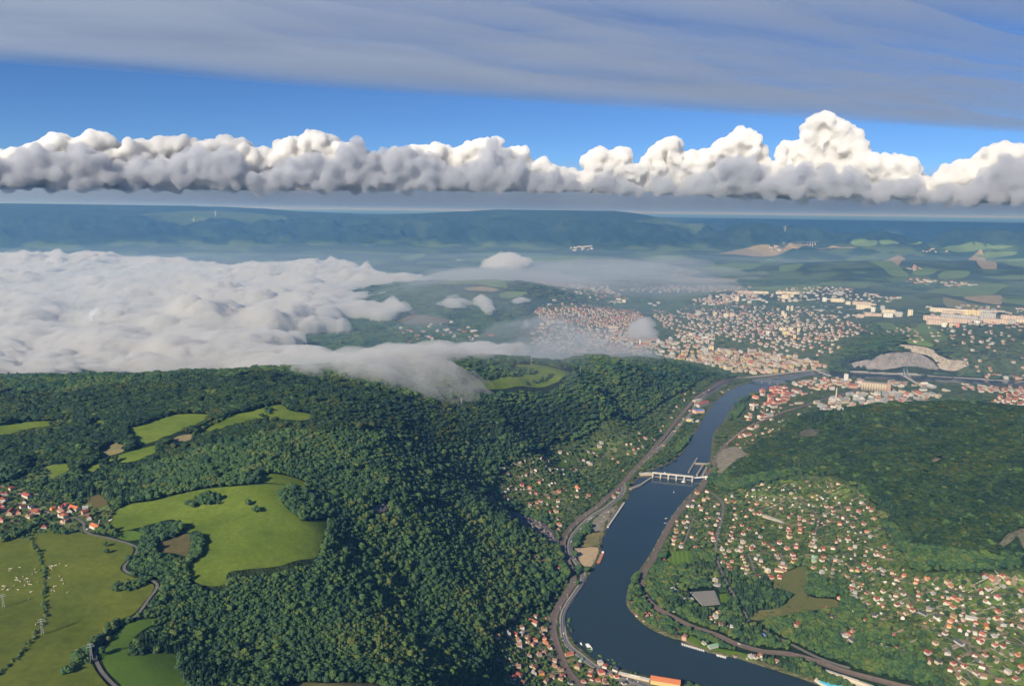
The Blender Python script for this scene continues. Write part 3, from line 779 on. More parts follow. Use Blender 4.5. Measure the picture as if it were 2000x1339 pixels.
SHAPES = {'gable': gable(9.5, 12.5, 5.6, 4.2), 'hip': hip(11, 12, 6.2, 3.6), 'flat': flat(11, 11, 7.0), 'ell': lshape(9, 12, 5.4, 3.8), 'long': gable(11, 27, 5.8, 4.4), 'hall': gable(18, 30, 7.5, 2.2, 0.4), 'shed': gable(5.0, 6.0, 2.8, 1.6, 0.3), 'villa': hip(13, 15, 8.5, 4.2), 'cube': flat(12, 14, 9.5)}
FOOT = {'gable': 7.5, 'hip': 8, 'flat': 7.5, 'ell': 10, 'long': 13, 'hall': 17, 'shed': 4, 'villa': 9.5, 'cube': 9}
_cache = {}
def house_meshes(shape, wc, rc_):
    k = (shape, wc, rc_)
    if k not in _cache:
        wv, rv = SHAPES[shape]
        _cache[k] = (new_mesh('walls', wv, WM[wc]), new_mesh('roof', rv, RM[rc_]))
    return _cache[k]
chim = new_mesh('chimney', box_vf(-0.45, 0.45, -0.45, 0.45, 0, 2.6), M_CHIM)
winm = new_mesh('window', box_vf(-0.7, 0.7, -0.06, 0.06, -0.8, 0.8), M_GLASS)
def link(me, name, parent, loc=(0, 0, 0), rz=0.0):
    o = bpy.data.objects.new(name, me); COL.objects.link(o); o.parent = parent; o.location = loc; o.rotation_euler = (0, 0, rz); return o

HOUSES = []           # dicts, labels are written at the end
def house(px, py, wc, rc_, shape=None, rot=None, scale=None, zone='', xy=None):
    x, y, z = drop(px, py)[0] if xy is None else (xy[0], xy[1], float(H(*xy)))
    if shape is None:
        if rc_ in 'f': shape = 'flat'
        else: shape = random.choice(['gable', 'gable', 'hip', 'ell', 'hip'])
    sc_ = scale or random.uniform(0.66, 0.9)
    if rot is None: rot = random.choice([0.35, 0.35, 1.92, -0.5, 1.07]) + random.uniform(-.12, .12)
    e = empty('house' if shape not in ('hall', 'shed', 'cube') else {'hall': 'hall', 'shed': 'shed', 'cube': 'apartment_house'}[shape], (x, y, z), rot); e.scale = (sc_,) * 3
    wm_, rm_ = house_meshes(shape, wc, rc_)
    link(wm_, 'walls', e); ro = link(rm_, 'roof', e)
    if shape in ('gable', 'hip', 'ell', 'long', 'villa'):
        h = SHAPES[shape][0][0]; top = max(v[2] for v in SHAPES[shape][1][0])
        link(chim, 'chimney', ro, (1.6, 2.0, top - 1.9))
    BUILT.append((x, y, FOOT[shape] * sc_))
    HOUSES.append(dict(o=e, px=px, py=py, w=wc, r=rc_, shape=shape, zone=zone)); return e

def batch(text, ox, oy, s, zone, **kw):
    """x y wall roof [shape] in the pixels of an enlarged crop"""
    for q in text.split(';'):
        t = q.split()
        if not t: continue
        px, py = ox + float(t[0]) / s, oy + float(t[1]) / s
        house(px, py + 1.5, t[2], t[3], t[4] if len(t) > 4 else None, zone=zone(px, py) if callable(zone) else zone, **kw)

def rzone(px, py):
    if px > 1735: return 'in the corner suburb' if py > 1175 else 'along the wood edge'
    if py < 998: return 'among the upper gardens' if px > 1420 else 'beside the weir'
    if px < 1402: return 'between railway and street'
    if py < 1062: return 'above the street' if px < 1560 else 'among the hillside gardens'
    if py < 1150: return 'by the scrub field' if px < 1560 else 'in the lower gardens'
    return 'near the poplars'
batch("190 20 w f;470 30 c b;480 90 w g;205 100 w g;180 130 p r;150 205 c g;60 320 w r;100 340 p r;110 410 w r;110 455 w r;450 230 w d;685 275 w d;420 310 w d;400 370 w d;600 350 w d;430 415 w d;385 460 w b;330 505 c b;580 450 w b;585 492 c g;875 400 w g;820 330 w b;860 30 w d;1510 65 w r;1590 130 w b;1720 40 w d;1740 100 c b;1730 170 w b;1350 80 w d;1345 250 w d;1330 300 c d;1345 345 w b;1345 405 c r cube;1525 270 p r;1525 325 c r;1745 340 w d;1990 130 w d;1930 50 w g", 1380, 1000, 8.333, rzone)
batch("250 560 c b;255 605 w g;365 630 c g;550 560 w g;495 615 w g;560 625 w b;755 550 w g;730 605 w r;650 540 p r shed;935 505 c r;1010 550 p b;1190 500 w d;1085 600 c r;1300 590 p b;1470 505 w b;1725 490 w r;1770 560 w g;1900 600 w d;1700 545 c b;320 725 p r;290 665 w b;585 715 c b;840 690 w g flat;805 750 w g flat;890 790 c g flat;855 840 c b flat;935 885 c b flat;995 960 c f cube;640 1010 w f;350 835 p b flat;370 890 p b flat;385 935 p b flat;265 815 w b;415 800 c b;625 805 c b flat;650 860 w b flat;660 925 c b flat;610 760 c b flat;1165 740 c g;1140 690 w r;1240 835 w g;1405 690 w d;1420 748 w d;1415 805 y d;1240 885 w b long;1180 950 c b long;1265 940 p b;1175 1025 w d;1190 1065 w d;1055 1065 p d;845 1045 w d;1750 740 s n ell;1740 795 c n;1905 720 p d;1880 780 w d;135 1090 c g flat;170 1180 s g hall", 1380, 1000, 8.333, rzone)
batch("525 50 c r villa;580 105 y g cube;600 35 w d;545 145 w d;455 150 w g;500 105 w b;490 155 w g;560 180 w b;605 205 c g flat;595 245 w d;665 150 w g;690 210 w g;450 230 c g;450 270 w b;370 265 c b;370 297 w b;440 315 w g;360 328 y b;420 355 y g flat;360 355 c b;350 385 w b;480 390 w o;405 435 y d;345 445 c b;400 468 w g;345 415 w r;765 120 y b;815 118 y d;875 115 s g;920 120 w d;820 165 w b;1025 97 w g;950 180 w d villa", 1230, 950, 4, rzone)
batch("1180 60 c b shed;1130 90 w g shed;1290 85 w b;1340 130 s g shed;1110 125 c g shed;1265 150 w g shed;1465 95 c b;1550 85 w g shed;1590 187 w d;1590 212 w d;1710 175 c b;1790 190 p r;1890 185 w r;1740 310 w d;1830 290 w r;1555 265 w d;1640 290 p r villa;1850 350 p r;1490 488 w b long;1590 480 w b;1705 410 w d;1760 470 w g ell;1850 500 c b;1930 530 w b ell;1980 545 p b;1780 655 y o;1875 635 w r;1640 600 c b shed;1690 600 c b shed;1830 610 w r;1520 625 p r shed;1980 655 w g;1730 795 p d;1760 825 s g;1640 870 c o;1755 862 w g;1850 830 p b;1740 965 w r;1900 1005 w k;1940 1110 w b;1845 1045 w r;1575 1018 p k villa;1300 1080 c d villa;1225 1090 p d shed;1050 1165 s u;670 1060 w b;710 1078 c b;800 1095 w g;825 1072 w g shed;760 1082 w g shed;630 1030 w b;1690 1165 w g;1740 1200 w k;1660 1150 w k;270 580 w d villa;345 812 w f hall;395 772 s g hall;665 735 c f cube;480 880 w g;430 880 s g;490 912 s g shed", 1230, 950, 4, rzone)
batch("40 765 w f shed;60 870 w r;55 1003 w r shed;125 1000 p r;215 1038 p b;375 1132 w d;430 1178 p b villa;580 1222 w g;650 1248 s n long;110 1045 c b shed;20 905 w b shed;20 840 w g shed;95 960 w b shed;170 1000 s b shed", 1230, 950, 4, 'on the waterfront')
batch("828 578 w b shed;930 598 w g shed;965 585 w g;1000 590 w b;1045 575 c b;1060 605 w g shed;1110 600 w g shed;1185 630 w b;860 470 w g shed", 1250, 1150, 4.444, 'near the moored boats')
batch("505 265 p r;680 300 w g;450 325 w b long;500 342 w b;655 490 p o;835 515 p o;990 540 c b villa;880 552 w f shed;1100 575 w b;1270 490 s d;1335 515 p r;1300 590 w b;1250 615 w d;1300 648 w b;1375 660 w r villa;1560 600 p r;1545 642 c f;1420 568 s f;650 630 w b;590 642 w b;765 640 w r;875 625 s g;600 715 w d;700 725 c b;720 757 c d;800 780 s k long;845 752 c g;430 795 w k;970 700 w o;1030 735 w r;1195 770 w d;950 770 c b;905 810 w k;1035 805 y b;1015 842 p o;1000 882 y o;970 935 w b;1085 905 w d;1170 820 w g long;1210 852 p d;1290 880 y o long;1395 900 c b villa;1485 865 w d;1555 887 w b;1570 830 c b;1260 945 w r;1200 935 w f;1245 1002 w d ell;1350 955 w g;1355 1027 w r hip;1420 1035 w d;1080 1007 s k long;1530 1100 p o hip;1190 1100 w d;1280 1100 w r hip;1360 1147 w b;835 1085 w d;845 1152 c r;980 1085 w g;920 1157 c k;1035 1167 c d;1010 1212 w r;1120 1190 w d;1070 1267 c b;1255 1190 w b;1210 1240 w b;1265 1267 w b;1455 1232 w f;1510 1287 w d ell;1380 1297 p b;1560 1190 p r;455 905 w b;575 950 w r;195 950 w g;250 987 s k;405 1035 c b;465 1047 p b;530 1055 w u;655 1080 s g", 1600, 1000, 3.95, rzone)
batch("270 625 w g shed;390 640 w g;440 697 w r;610 700 w d;550 580 c b;600 565 w b shed;745 532 p b;815 572 c d;820 490 w b;920 490 w b;1000 500 c b;830 652 w g;1060 682 c g cube;1025 640 p b shed;1200 598 c f hall;1145 560 w r;735 770 p r;830 792 w g;570 800 p d;635 820 p r;590 832 w g shed;515 830 c g;655 865 w r;700 875 p r;420 860 w g;275 905 p r villa;325 888 s g;445 927 w b;910 858 p r;1090 825 w o long;1085 902 c b;1165 908 w r;1195 892 p r;905 947 w r villa;910 992 w d;645 975 w d;720 1007 p d;745 947 w d;830 1052 c d;890 1043 c b villa;900 1112 w b;835 1167 w d;920 1172 w r villa;915 1208 p b;820 907 p d", 900, 780, 4.7825, 'below the wooded slope')
batch("1465 862 w d;1430 908 w r;1130 1212 w g;1125 1257 w g;1380 1042 w g shed;1220 1100 w g shed", 900, 780, 4.7825, 'by the river road')
batch("1520 657 w d;1560 502 y b;1625 497 w b;1615 462 p r;1660 452 w r;1700 432 w b;1550 417 c f;1592 412 c f;1660 377 w r;1720 357 w r long;1665 312 w g;1800 372 w b;1870 287 w r;1890 242 c b;1890 422 p b;1820 487 p b;1420 547 w r;1470 582 p b;1310 400 s f hall;1290 432 c g hall;1190 482 w b;1240 492 w b", 900, 780, 4.7825, 'along the upper railway')
batch("550 272 w r;525 287 p r;545 322 c g cube;485 372 w b;445 457 c b;510 512 p r villa;540 467 w b;590 402 w d;655 337 c f cube;470 562 w b;740 242 p r;620 262 w b;700 267 w b;840 257 c b long;890 237 s b;610 492 w f;650 488 w f hall", 1200, 700, 4, 'by the upper river')
batch("1080 632 w r;1160 582 w r villa;1110 597 p b;985 692 w b ell;960 667 p d;1050 422 w r;1075 392 w r;1110 352 w r;1220 352 c r cube;1160 417 p d villa;1195 402 w f cube;1300 382 w r;1385 357 w r long;1430 347 w g long;1240 547 w b;1290 547 w b;1220 557 w b;1180 542 w b;1290 492 w g;1320 482 w g;1450 437 c g long;1260 600 w b;1330 520 w g;1500 270 w g;1540 262 c g", 1200, 700, 4, 'by the rail yard')
batch("425 168 w r;515 213 w r;620 272 w b;655 277 w r;660 333 w r;415 443 w r ell;350 468 p b;630 432 w r;315 517 s g shed;245 718 p r;445 708 w b;425 763 w r long;155 727 w b shed;95 897 p b;195 863 w g;265 872 p d;320 862 w g;320 807 w b;290 927 w b;295 972 w b;370 938 c b;375 905 c b;420 962 p b;440 922 p r;500 872 w b;515 828 c b;520 907 p r;535 948 p o;575 993 w r;530 1032 p b;390 1063 w b;620 1112 w b;620 1158 p b;665 1193 c b;415 1163 w b;440 1178 y b;430 1223 w g;290 1253 w r villa;240 1268 w d;495 1223 o b;390 1268 s n shed;670 1273 c b ell;760 1313 w k;750 1052 p r long;855 1108 s n;830 1168 t b villa;950 1203 s b;940 1238 p d;1040 1223 p d villa;1075 1163 w r;1030 1133 w f;1170 1193 w k;1135 1248 y b;960 1278 w d;1010 1288 p r;1245 1313 w k;600 1260 w b;540 1300 c b;330 1310 p b;880 1300 w r;1080 1310 c b", 950, 1050, 4.6325, 'in the bottom hamlet')
batch("195 202 c d;35 292 w d;100 288 s d;440 322 w d long;405 418 w d;370 498 w d;510 498 w k;55 400 w r villa;60 478 w d long;30 542 w d;175 592 c r long;310 597 p d;565 582 w r ell;620 602 c r;460 642 t b;500 662 c b;665 547 c g shed;865 527 o o;1000 507 w d;1070 482 w d;1215 532 w o long;1010 577 p b long;1140 572 w b;1050 657 w o;1005 637 w b;1380 592 p r;1455 682 w d;1555 832 w o long;1130 702 p d shed;720 833 w d;1800 712 w w shed;20 722 p r", 0, 930, 8.333, 'in the hilltop village')
# churchless village chapel tower, terrace, riverside depot
def hall_at(px0, py0, px1, py1, depth, h, wc, rc_, name, label, cat, flat_=True, rh=3.0):
    """long building whose front foot runs between two photo points"""
    a = drop(px0, py0)[0]; b_ = drop(px1, py1)[0]
    d_ = b_[:2] - a[:2]; Ln = float(np.hypot(*d_)); rz = math.atan2(d_[1], d_[0])
    nrm = np.array([-d_[1], d_[0]]) / Ln
    if nrm @ a[:2] < 0: nrm = -nrm
    c_ = (a[:2] + b_[:2]) / 2 + nrm * depth / 2
    e = empty(name, (c_[0], c_[1], min(a[2], b_[2])), rz - math.pi / 2)
    W_, R_ = flat(depth, Ln, h) if flat_ else gable(depth, Ln, h, rh, 0.5)
    link(new_mesh('walls', W_, WM[wc]), 'walls', e); link(new_mesh('roof', R_, RM[rc_]), 'roof', e)
    n_ = max(2, int(Ln / depth)); 
    for k in range(n_ + 1):
        q = a[:2] + d_ * k / n_ + nrm * depth / 2; BUILT.append((q[0], q[1], depth * 0.75))
    tag(e, label, cat); return e
hall_at(1489, 1010, 1545, 1026, 12, 7, 'c', 'f', 'terrace', 'long cream terrace with flat roof slanting across the gardens', 'terrace')
hall_at(1270, 1335, 1328, 1345, 18, 9, 'y', 'o', 'depot', 'long yellow building with orange red roof by the water at the bottom', 'building', False, 4)
hall_at(1208, 1318, 1268, 1332, 7, 4, 'c', 'f', 'boundary_building', 'low cream yard building with flat roof beside the river wall', 'building')
hall_at(1340, 822, 1352, 824, 22, 9, 'y', 'f', 'hall', 'bright yellow hall on the far riverbank below the weir bend', 'hall')
hall_at(1359, 808, 1376, 806, 26, 14, 'p', 'u', 'hall', 'blue roofed salmon hall on the riverbank', 'hall', False, 2)
hall_at(1366, 796, 1386, 789, 28, 13, 's', 'r', 'hall', 'large hall with rounded red roof behind the blue roofed one', 'hall', False, 3)
hall_at(1358, 787, 1371, 785, 18, 14, 'c', 'f', 'block', 'cream flat roofed block behind the riverside halls', 'building')
# ------------------------------------------------------------------ housing estates: slab blocks and towers
BLOCKC = {'c': (0.66, 0.57, 0.40), 'y': (0.66, 0.53, 0.27), 'p': (0.55, 0.42, 0.32), 'w': (0.70, 0.67, 0.60), 's': (0.42, 0.41, 0.38), 'r': (0.62, 0.22, 0.15)}
BNAME = {'c': 'cream', 'y': 'pale yellow', 'p': 'salmon pink', 'w': 'white', 's': 'grey', 'r': 'red'}
BM_ = {k: mat('panel_' + BNAME[k].replace(' ', '_'), v, var=0.05, scale=0.15, objvar=0.10) for k, v in BLOCKC.items()}
M_BROOF = mat('bitumen_roof', (0.16, 0.15, 0.145), var=0.15, scale=0.2)
M_LOGG = mat('stair_strip_dark', (0.20, 0.17, 0.15), var=0.1, scale=0.5)  # dark grey-brown tone of the stair strips
BLOCKS = []
secm = {}
def section_mesh(w, d_, h, c_):
    k = (round(w, 1), round(d_, 1), round(h, 1), c_)
    if k not in secm: secm[k] = new_mesh('section', box_vf(-w / 2 + .02, w / 2 - .02, -d_ / 2, d_ / 2, -4, h), BM_[c_])
    return secm[k]
def block(px0, px1, ytop, ybot, c_, rot=None, where='', tower=False, depth=13.0):
    xm = (px0 + px1) / 2
    x, y, z = drop(xm, ybot)[0]; rg = math.hypot(x, y)
    sl = math.hypot(rg, CAM_Z - z)
    w = max(10.0, (px1 - px0) * sl / FPX * 0.9); h = max(8.0, (ybot - ytop) * sl / FPX * 0.84)
    if tower: depth = min(20.0, max(12.0, w * 0.75))
    az = math.atan2(x, y)
    rz = -az if rot is None else rot
    ux, uy = math.sin(az), math.cos(az)
    e = empty('tower_block' if tower else 'apartment_block', (x + ux * depth / 2, y + uy * depth / 2, z), rz)
    n_ = max(1, round(w / 17.0)); sw = w / n_
    for k in range(n_):
        dz = 0.0 if k % 2 == 0 else -0.6
        s = link(section_mesh(sw, depth + (0.8 if k % 2 else 0), h, c_), 'section', e, (-w / 2 + sw * (k + .5), 0, dz))
    link(new_mesh('roof', join_vf([box_vf(-w / 2 - .3, w / 2 + .3, -depth / 2 - .6, depth / 2 + .6, h + .004, h + .7)]), M_BROOF), 'roof', e)
    for k in range(n_):
        link(liftm, 'lift_house', e, (-w / 2 + sw * (k + .5), 1.0, h + .7))
        link(new_mesh('stair_strip', box_vf(-1.3, 1.3, -depth / 2 - .75, -depth / 2 - .45, 2, h - 1), M_LOGG), 'stair_strip', e, (-w / 2 + sw * (k + .5), 0, 0))
    for k in range(n_ + 1):
        q = -w / 2 + w * k / n_
        BUILT.append((x + ux * depth / 2 + math.cos(rz) * q, y + uy * depth / 2 + math.sin(rz) * q, 11.0))
    BLOCKS.append(dict(o=e, px=xm, py=ybot, c=c_, where=where, tower=tower, n=n_)); return e
liftm = new_mesh('lift_house', box_vf(-2, 2, -2, 2, 0, 2.6), mat('lift_house_plaster', (0.5, 0.46, 0.4), var=0.08, scale=0.4))
def blocks(text, ox, oy, s, where):
    for q in text.split(';'):
        t_ = q.split()
        if not t_: continue
        block(ox + float(t_[0]) / s, ox + float(t_[1]) / s, oy + float(t_[2]) / s, oy + float(t_[3]) / s, t_[4], where=where, tower='t' in t_[5:])
blocks("1170 1278 275 318 c;1290 1465 285 330 c;1285 1460 305 338 p;1480 1600 293 350 y;1620 1740 295 325 s;1735 1800 300 335 p;1280 1560 338 390 s;1615 1730 322 400 s;1115 1250 345 390 p;1145 1305 382 427 p;1285 1510 368 412 p;1660 1835 375 422 p;1810 1975 345 395 p;1855 1920 382 417 s;1930 2010 375 412 c;1560 1600 390 416 w;1335 1360 410 450 y t;1397 1422 412 450 r t;1270 1305 405 447 w t", 1560, 540, 4.545, 'in the big hilltop estate')
blocks("968 1008 290 352 c t;740 850 290 337 c;855 915 310 357 s;755 830 322 362 w;725 760 255 302 s t;640 675 265 327 w t;585 645 315 352 p;655 735 325 352 p;520 575 330 367 p;285 400 190 242 c;415 455 215 272 c t;480 635 220 270 p;515 635 245 292 c;640 685 238 272 p;210 245 180 222 w t", 1560, 540, 4.545, 'in the stepped estate row')
blocks("1250 1440 170 210 p;1440 1630 175 210 c;1720 1850 180 214 c;1855 2000 182 216 c;1220 1270 235 305 c t;1790 1870 215 272 c;1895 1940 215 252 y t;1370 1420 285 347 s t;1592 1620 295 347 w t;1300 1360 265 315 s;1420 1470 270 310 s;1500 1545 255 300 s;1545 1590 275 325 s;1790 1830 270 330 p;1865 1910 275 325 s;1935 1990 270 325 s;1850 1880 350 412 c t;1900 1930 350 417 c t;1785 1820 410 482 c t;1820 1850 440 512 c t", 1240, 540, 6.25, 'in the estate along the wood edge')
blocks("745 800 405 477 s t;950 1000 425 482 y t;1085 1140 440 502 c t;1155 1210 435 497 p t;910 960 830 937 y t;865 905 760 817 s t;840 890 850 962 s t;155 215 315 352 s;215 265 335 377 s;260 310 305 342 s;1600 1640 655 712 w t;1760 1850 615 662 c;1800 1890 660 712 y;1885 1925 610 672 c t;1930 1965 705 757 y t;1975 2000 575 610 c t;1980 2010 620 680 c t", 1240, 540, 6.25, 'on the town hillside')
blocks("95 160 350 397 c;190 250 320 392 y;255 300 315 377 c;300 345 318 370 s;350 440 322 375 s;815 905 500 547 s;1010 1090 530 577 p;1095 1165 545 582 c;1175 1255 545 597 p;1060 1200 400 440 p;1060 1200 440 477 p;975 1180 390 412 p;1160 1240 10 60 c;1170 1240 60 100 c;1245 1300 25 97 c t;480 565 615 662 c;755 795 610 640 c", 1040, 580, 7.143, 'in the old town valley')
# grain silo
sil = drop(1706, 764)[0]; e = empty('grain_silo', sil, -math.atan2(sil[0], sil[1]))
Wd = 41 * math.hypot(math.hypot(sil[0], sil[1]), CAM_Z) / FPX
M_SILO = mat('silo_concrete', (0.47, 0.39, 0.28), var=0.08, scale=0.1)
nS = 10
bm = bmesh.new(); bmesh.ops.create_cone(bm, segments=16, radius1=Wd / nS / 2, radius2=Wd / nS / 2, depth=44, cap_ends=True, matrix=Matrix.Translation((0, 0, 20)))
cyl = bpy.data.meshes.new('silo_cell'); bm.to_mesh(cyl); bm.free(); cyl.materials.append(M_SILO); cyl.shade_smooth()
for r_ in range(2):
    for k in range(nS): link(cyl, 'silo_cell', e, (-Wd / 2 + Wd / nS * (k + .5), 6 + r_ * Wd / nS, 0))
link(new_mesh('top_gallery', box_vf(-Wd / 2, Wd / 2, 2, 22, 42.01, 48), mat('silo_gallery', (0.22, 0.2, 0.19), var=0.1, scale=0.1)), 'top_gallery', e)
link(new_mesh('head_house', box_vf(Wd / 2, Wd / 2 + 18, 0, 24, -2, 52), mat('silo_head', (0.40, 0.25, 0.18), var=0.1, scale=0.1)), 'head_house', e)
tag(e, 'large grain silo of tan concrete cylinders in the factory district', 'silo')
for q in np.linspace(-Wd / 2, Wd / 2 + 18, 6): BUILT.append((sil[0] + q * math.cos(e.rotation_euler[2]), sil[1] + q * math.sin(e.rotation_euler[2]), 16))

# ------------------------------------------------------------------ town buildings set out in quarters
def quarter(poly, spacing, ang, shapes, walls, roofs, zone, scale=(0.9, 1.3), p=1.0, height=1.0, jit=0.28):
    P = drop_poly(parse_poly(poly)); c_ = P.mean(0); rad = np.abs(P - c_).max() * 1.5
    ca, sa = math.cos(ang), math.sin(ang); n_ = int(rad / spacing) + 1
    gx, gy = np.meshgrid(np.arange(-n_, n_ + 1), np.arange(-n_, n_ + 1))
    gx = gx.ravel() * spacing + rng.uniform(-jit, jit, gx.size) * spacing; gy = gy.ravel() * spacing + rng.uniform(-jit, jit, gy.size) * spacing
    X_ = c_[0] + gx * ca - gy * sa; Y_ = c_[1] + gx * sa + gy * ca
    ok = inside(P, X_, Y_) & (rng.random(X_.size) < p) & (sd_at(X_, Y_) > 12)
    out = []
    for x, y in zip(X_[ok], Y_[ok]):
        z = float(H(x, y)); px, py = to_px(x, y, z)
        if px < -20 or px > 2020: continue
        out.append(dict(x=float(x), y=float(y), z=z, px=float(px), py=float(py), shape=random.choice(shapes), w=random.choice(walls), r=random.choice(roofs),
                        rz=ang + random.choice([0, math.pi / 2]) + random.uniform(-.08, .08), s=random.uniform(*scale), h=height * random.uniform(0.8, 1.25), zone=zone))
    return out
def sd_at(x, y):
    return bil(sd, rows, azs, np.interp(np.hypot(x, y), rows, ROWI), np.interp(np.arctan2(x, y), azs, np.arange(NA)))
TB = []
TB += quarter("1292,700 1335,688 1400,684 1450,686 1520,690 1570,702 1615,716 1600,722 1500,730 1445,730 1400,718 1340,707", 40, 0.35, ['cube', 'long', 'villa', 'cube', 'hall'], 'wccccyp', 'bbgfr', 'in the town centre', (1.0, 1.7), 0.85, 1.55)
TB += quarter("1300,690 1290,672 1330,655 1390,655 1400,680 1340,686", 46, 0.2, ['cube', 'villa', 'long'], 'wccps', 'bgrf', 'behind the town centre', (1.0, 1.5), 0.7, 1.3)
TB += quarter("1042,607 1060,600 1120,598 1180,600 1240,608 1270,628 1280,640 1255,634 1230,645 1180,640 1110,635 1065,628", 36, 0.6, ['gable', 'hip', 'villa', 'gable', 'ell'], 'wwcpc', 'bbrdb', 'in the dense old quarter', (1.0, 1.45), 0.85, 1.2)
TB += quarter("1100,640 1180,644 1235,650 1300,672 1290,696 1240,694 1160,692 1090,690 1085,670", 56, 0.15, ['hall', 'long', 'cube', 'cube', 'villa'], 'scwtps', 'gbfgr', 'in the misty quarter', (0.9, 1.6), 0.75, 1.35)
TB += quarter("1330,620 1400,606 1470,610 1490,640 1470,660 1410,660 1350,650", 58, 0.5, ['villa', 'hip', 'gable'], 'wwcs', 'bdgr', 'among the hillside villas', (1.0, 1.5), 0.7, 1.1)
TB += quarter("1470,640 1540,625 1600,640 1660,650 1640,665 1580,672 1520,685 1470,680", 54, 0.4, ['villa', 'hip', 'gable', 'cube'], 'wwcp', 'bdgr', 'above the town centre', (1.0, 1.5), 0.72, 1.1)
TB += quarter("1280,600 1310,612 1330,630 1300,640 1270,615", 44, 0.5, ['hip', 'gable'], 'wcw', 'bdr', 'in the side valley', (1.0, 1.4), 0.8)
TB += quarter("1030,546 1080,545 1150,549 1200,570 1240,590 1210,598 1170,588 1120,575 1060,560", 62, 0.2, ['cube', 'hall', 'villa', 'long'], 'wccs', 'fgbr', 'behind the wooded hill', (1.0, 1.7), 0.75, 1.3)
TB += quarter("1200,555 1270,548 1340,556 1440,556 1480,562 1440,572 1340,570 1260,572 1210,568", 66, 0.3, ['hip', 'gable', 'villa'], 'wwcp', 'rbdg', 'in the garden suburb', (1.2, 1.7), 0.7)
TB += quarter("1350,585 1400,575 1470,572 1500,590 1450,605 1390,600", 60, 0.3, ['hall', 'cube', 'long', 'villa'], 'wwcp', 'fgbr', 'near the school halls', (1.0, 1.6), 0.6, 1.1)
TB += quarter("1490,575 1560,560 1640,562 1700,575 1760,582 1740,592 1680,590 1600,585 1520,592", 70, 0.3, ['hip', 'gable', 'hall', 'villa'], 'wwc', 'bgrf', 'behind the stepped estate', (1.0, 1.6), 0.55)
TB += quarter("1660,600 1700,610 1680,625 1600,615 1560,600 1600,592", 66, 0.2, ['hall', 'villa', 'hip'], 'wwc', 'fgb', 'between the estates', (1.0, 1.5), 0.5)
TB += quarter("1546,752 1575,742 1610,738 1640,741 1680,742 1690,756 1640,762 1600,765 1560,760", 44, 0.1, ['cube', 'villa', 'long', 'hall'], 'wccp', 'brfg', 'by the arched bridge', (1.0, 1.5), 0.75, 1.2)
TB += quarter("1470,778 1492,763 1520,754 1560,766 1580,772 1540,785 1500,792", 40, 0.5, ['hall', 'long', 'villa'], 'ppw', 'rrdr', 'in the riverside works', (1.0, 1.5), 0.85, 1.2)
TB += quarter("1580,785 1640,768 1690,768 1740,768 1820,770 1850,778 1800,790 1720,795 1640,806 1600,806", 44, 0.3, ['hall', 'villa', 'cube', 'long'], 'swcps', 'rgfbg', 'in the factory district', (1.0, 1.7), 0.8, 1.3)
TB += quarter("1730,745 1800,748 1860,765 1820,772 1730,768", 52, 0.2, ['hall', 'hall', 'long'], 'wsc', 'fgb', 'beyond the silo', (1.0, 1.6), 0.7)
TB += quarter("1860,680 1900,660 2010,655 2010,735 1930,738 1890,712", 74, 0.4, ['hip', 'gable', 'villa'], 'wwc', 'bgdr', 'beyond the quarry', (1.0, 1.5), 0.4)
TB += quarter("1900,735 1950,728 2020,740 2020,752 1940,748", 46, 0.1, ['hall', 'villa', 'cube'], 'wcp', 'rbfg', 'by the far highway', (1.0, 1.6), 0.75, 1.1)
TB += quarter("1925,790 1960,772 2010,765 2010,795 1960,796", 34, 0.5, ['hip', 'gable', 'gable'], 'wwc', 'brdb', 'beyond the dark hill', (1.1, 1.4), 0.85)
TB += quarter("1770,522 1790,517 1800,526 1780,532", 80, 0.3, ['gable', 'hip'], 'wwp', 'rbd', 'among far fields', (1.6, 2.2), 0.8)
TB += quarter("1755,552 1780,545 1820,548 1880,552 1920,556 1860,562 1800,556", 85, 0.3, ['gable', 'hip', 'hall'], 'wwcp', 'rbdg', 'in the long village', (1.5, 2.2), 0.75)
TB += quarter("1795,488 1820,486 1850,490 1855,496 1810,495", 110, 0.3, ['gable', 'hip'], 'wwp', 'rbd', 'in the farthest village', (2.0, 2.8), 0.8)
TB += quarter("1495,484 1530,482 1532,490 1498,492", 120, 0.3, ['gable', 'hall'], 'ww', 'rbf', 'below the viaduct', (2.0, 3.0), 0.8)
TB += quarter("1110,486 1155,480 1160,486 1120,491", 120, 0.3, ['gable', 'hall'], 'ww', 'rbf', 'at the far ridge foot', (2.0, 3.0), 0.8)
TB += quarter("1305,530 1330,524 1370,532 1340,540 1310,540", 90, 0.3, ['gable', 'hip'], 'wwc', 'rbd', 'in the valley hamlet', (1.5, 2.2), 0.7)
TB += quarter("740,655 790,640 870,632 940,640 960,660 900,675 800,672", 85, 0.3, ['hall', 'cube', 'long', 'villa'], 'wscp', 'fgbr', 'by the fog edge', (1.0, 1.7), 0.6, 1.2)
TB += quarter("640,632 660,625 690,628 680,640 650,642", 80, 0.3, ['hall'], 'wc', 'f', 'in the fog gap', (1.0, 1.7), 0.8)
TB += quarter("1300,640 1330,600 1420,580 1500,600 1560,600 1640,620 1700,640 1660,665 1620,700 1560,690 1500,680 1420,670 1340,668", 52, 0.45, ['hip', 'gable', 'villa', 'ell', 'cube'], 'wwwcp', 'bdgrb', 'on the wooded town slope', (0.9, 1.4), 0.55, 1.1)
TB += quarter("1040,640 1100,636 1200,646 1240,650 1300,672 1292,696 1160,692 1040,692", 40, 0.2, ['hall', 'cube', 'villa', 'long', 'gable'], 'wcpsc', 'gbrfb', 'in the foggy lower town', (0.8, 1.4), 0.5, 1.2)
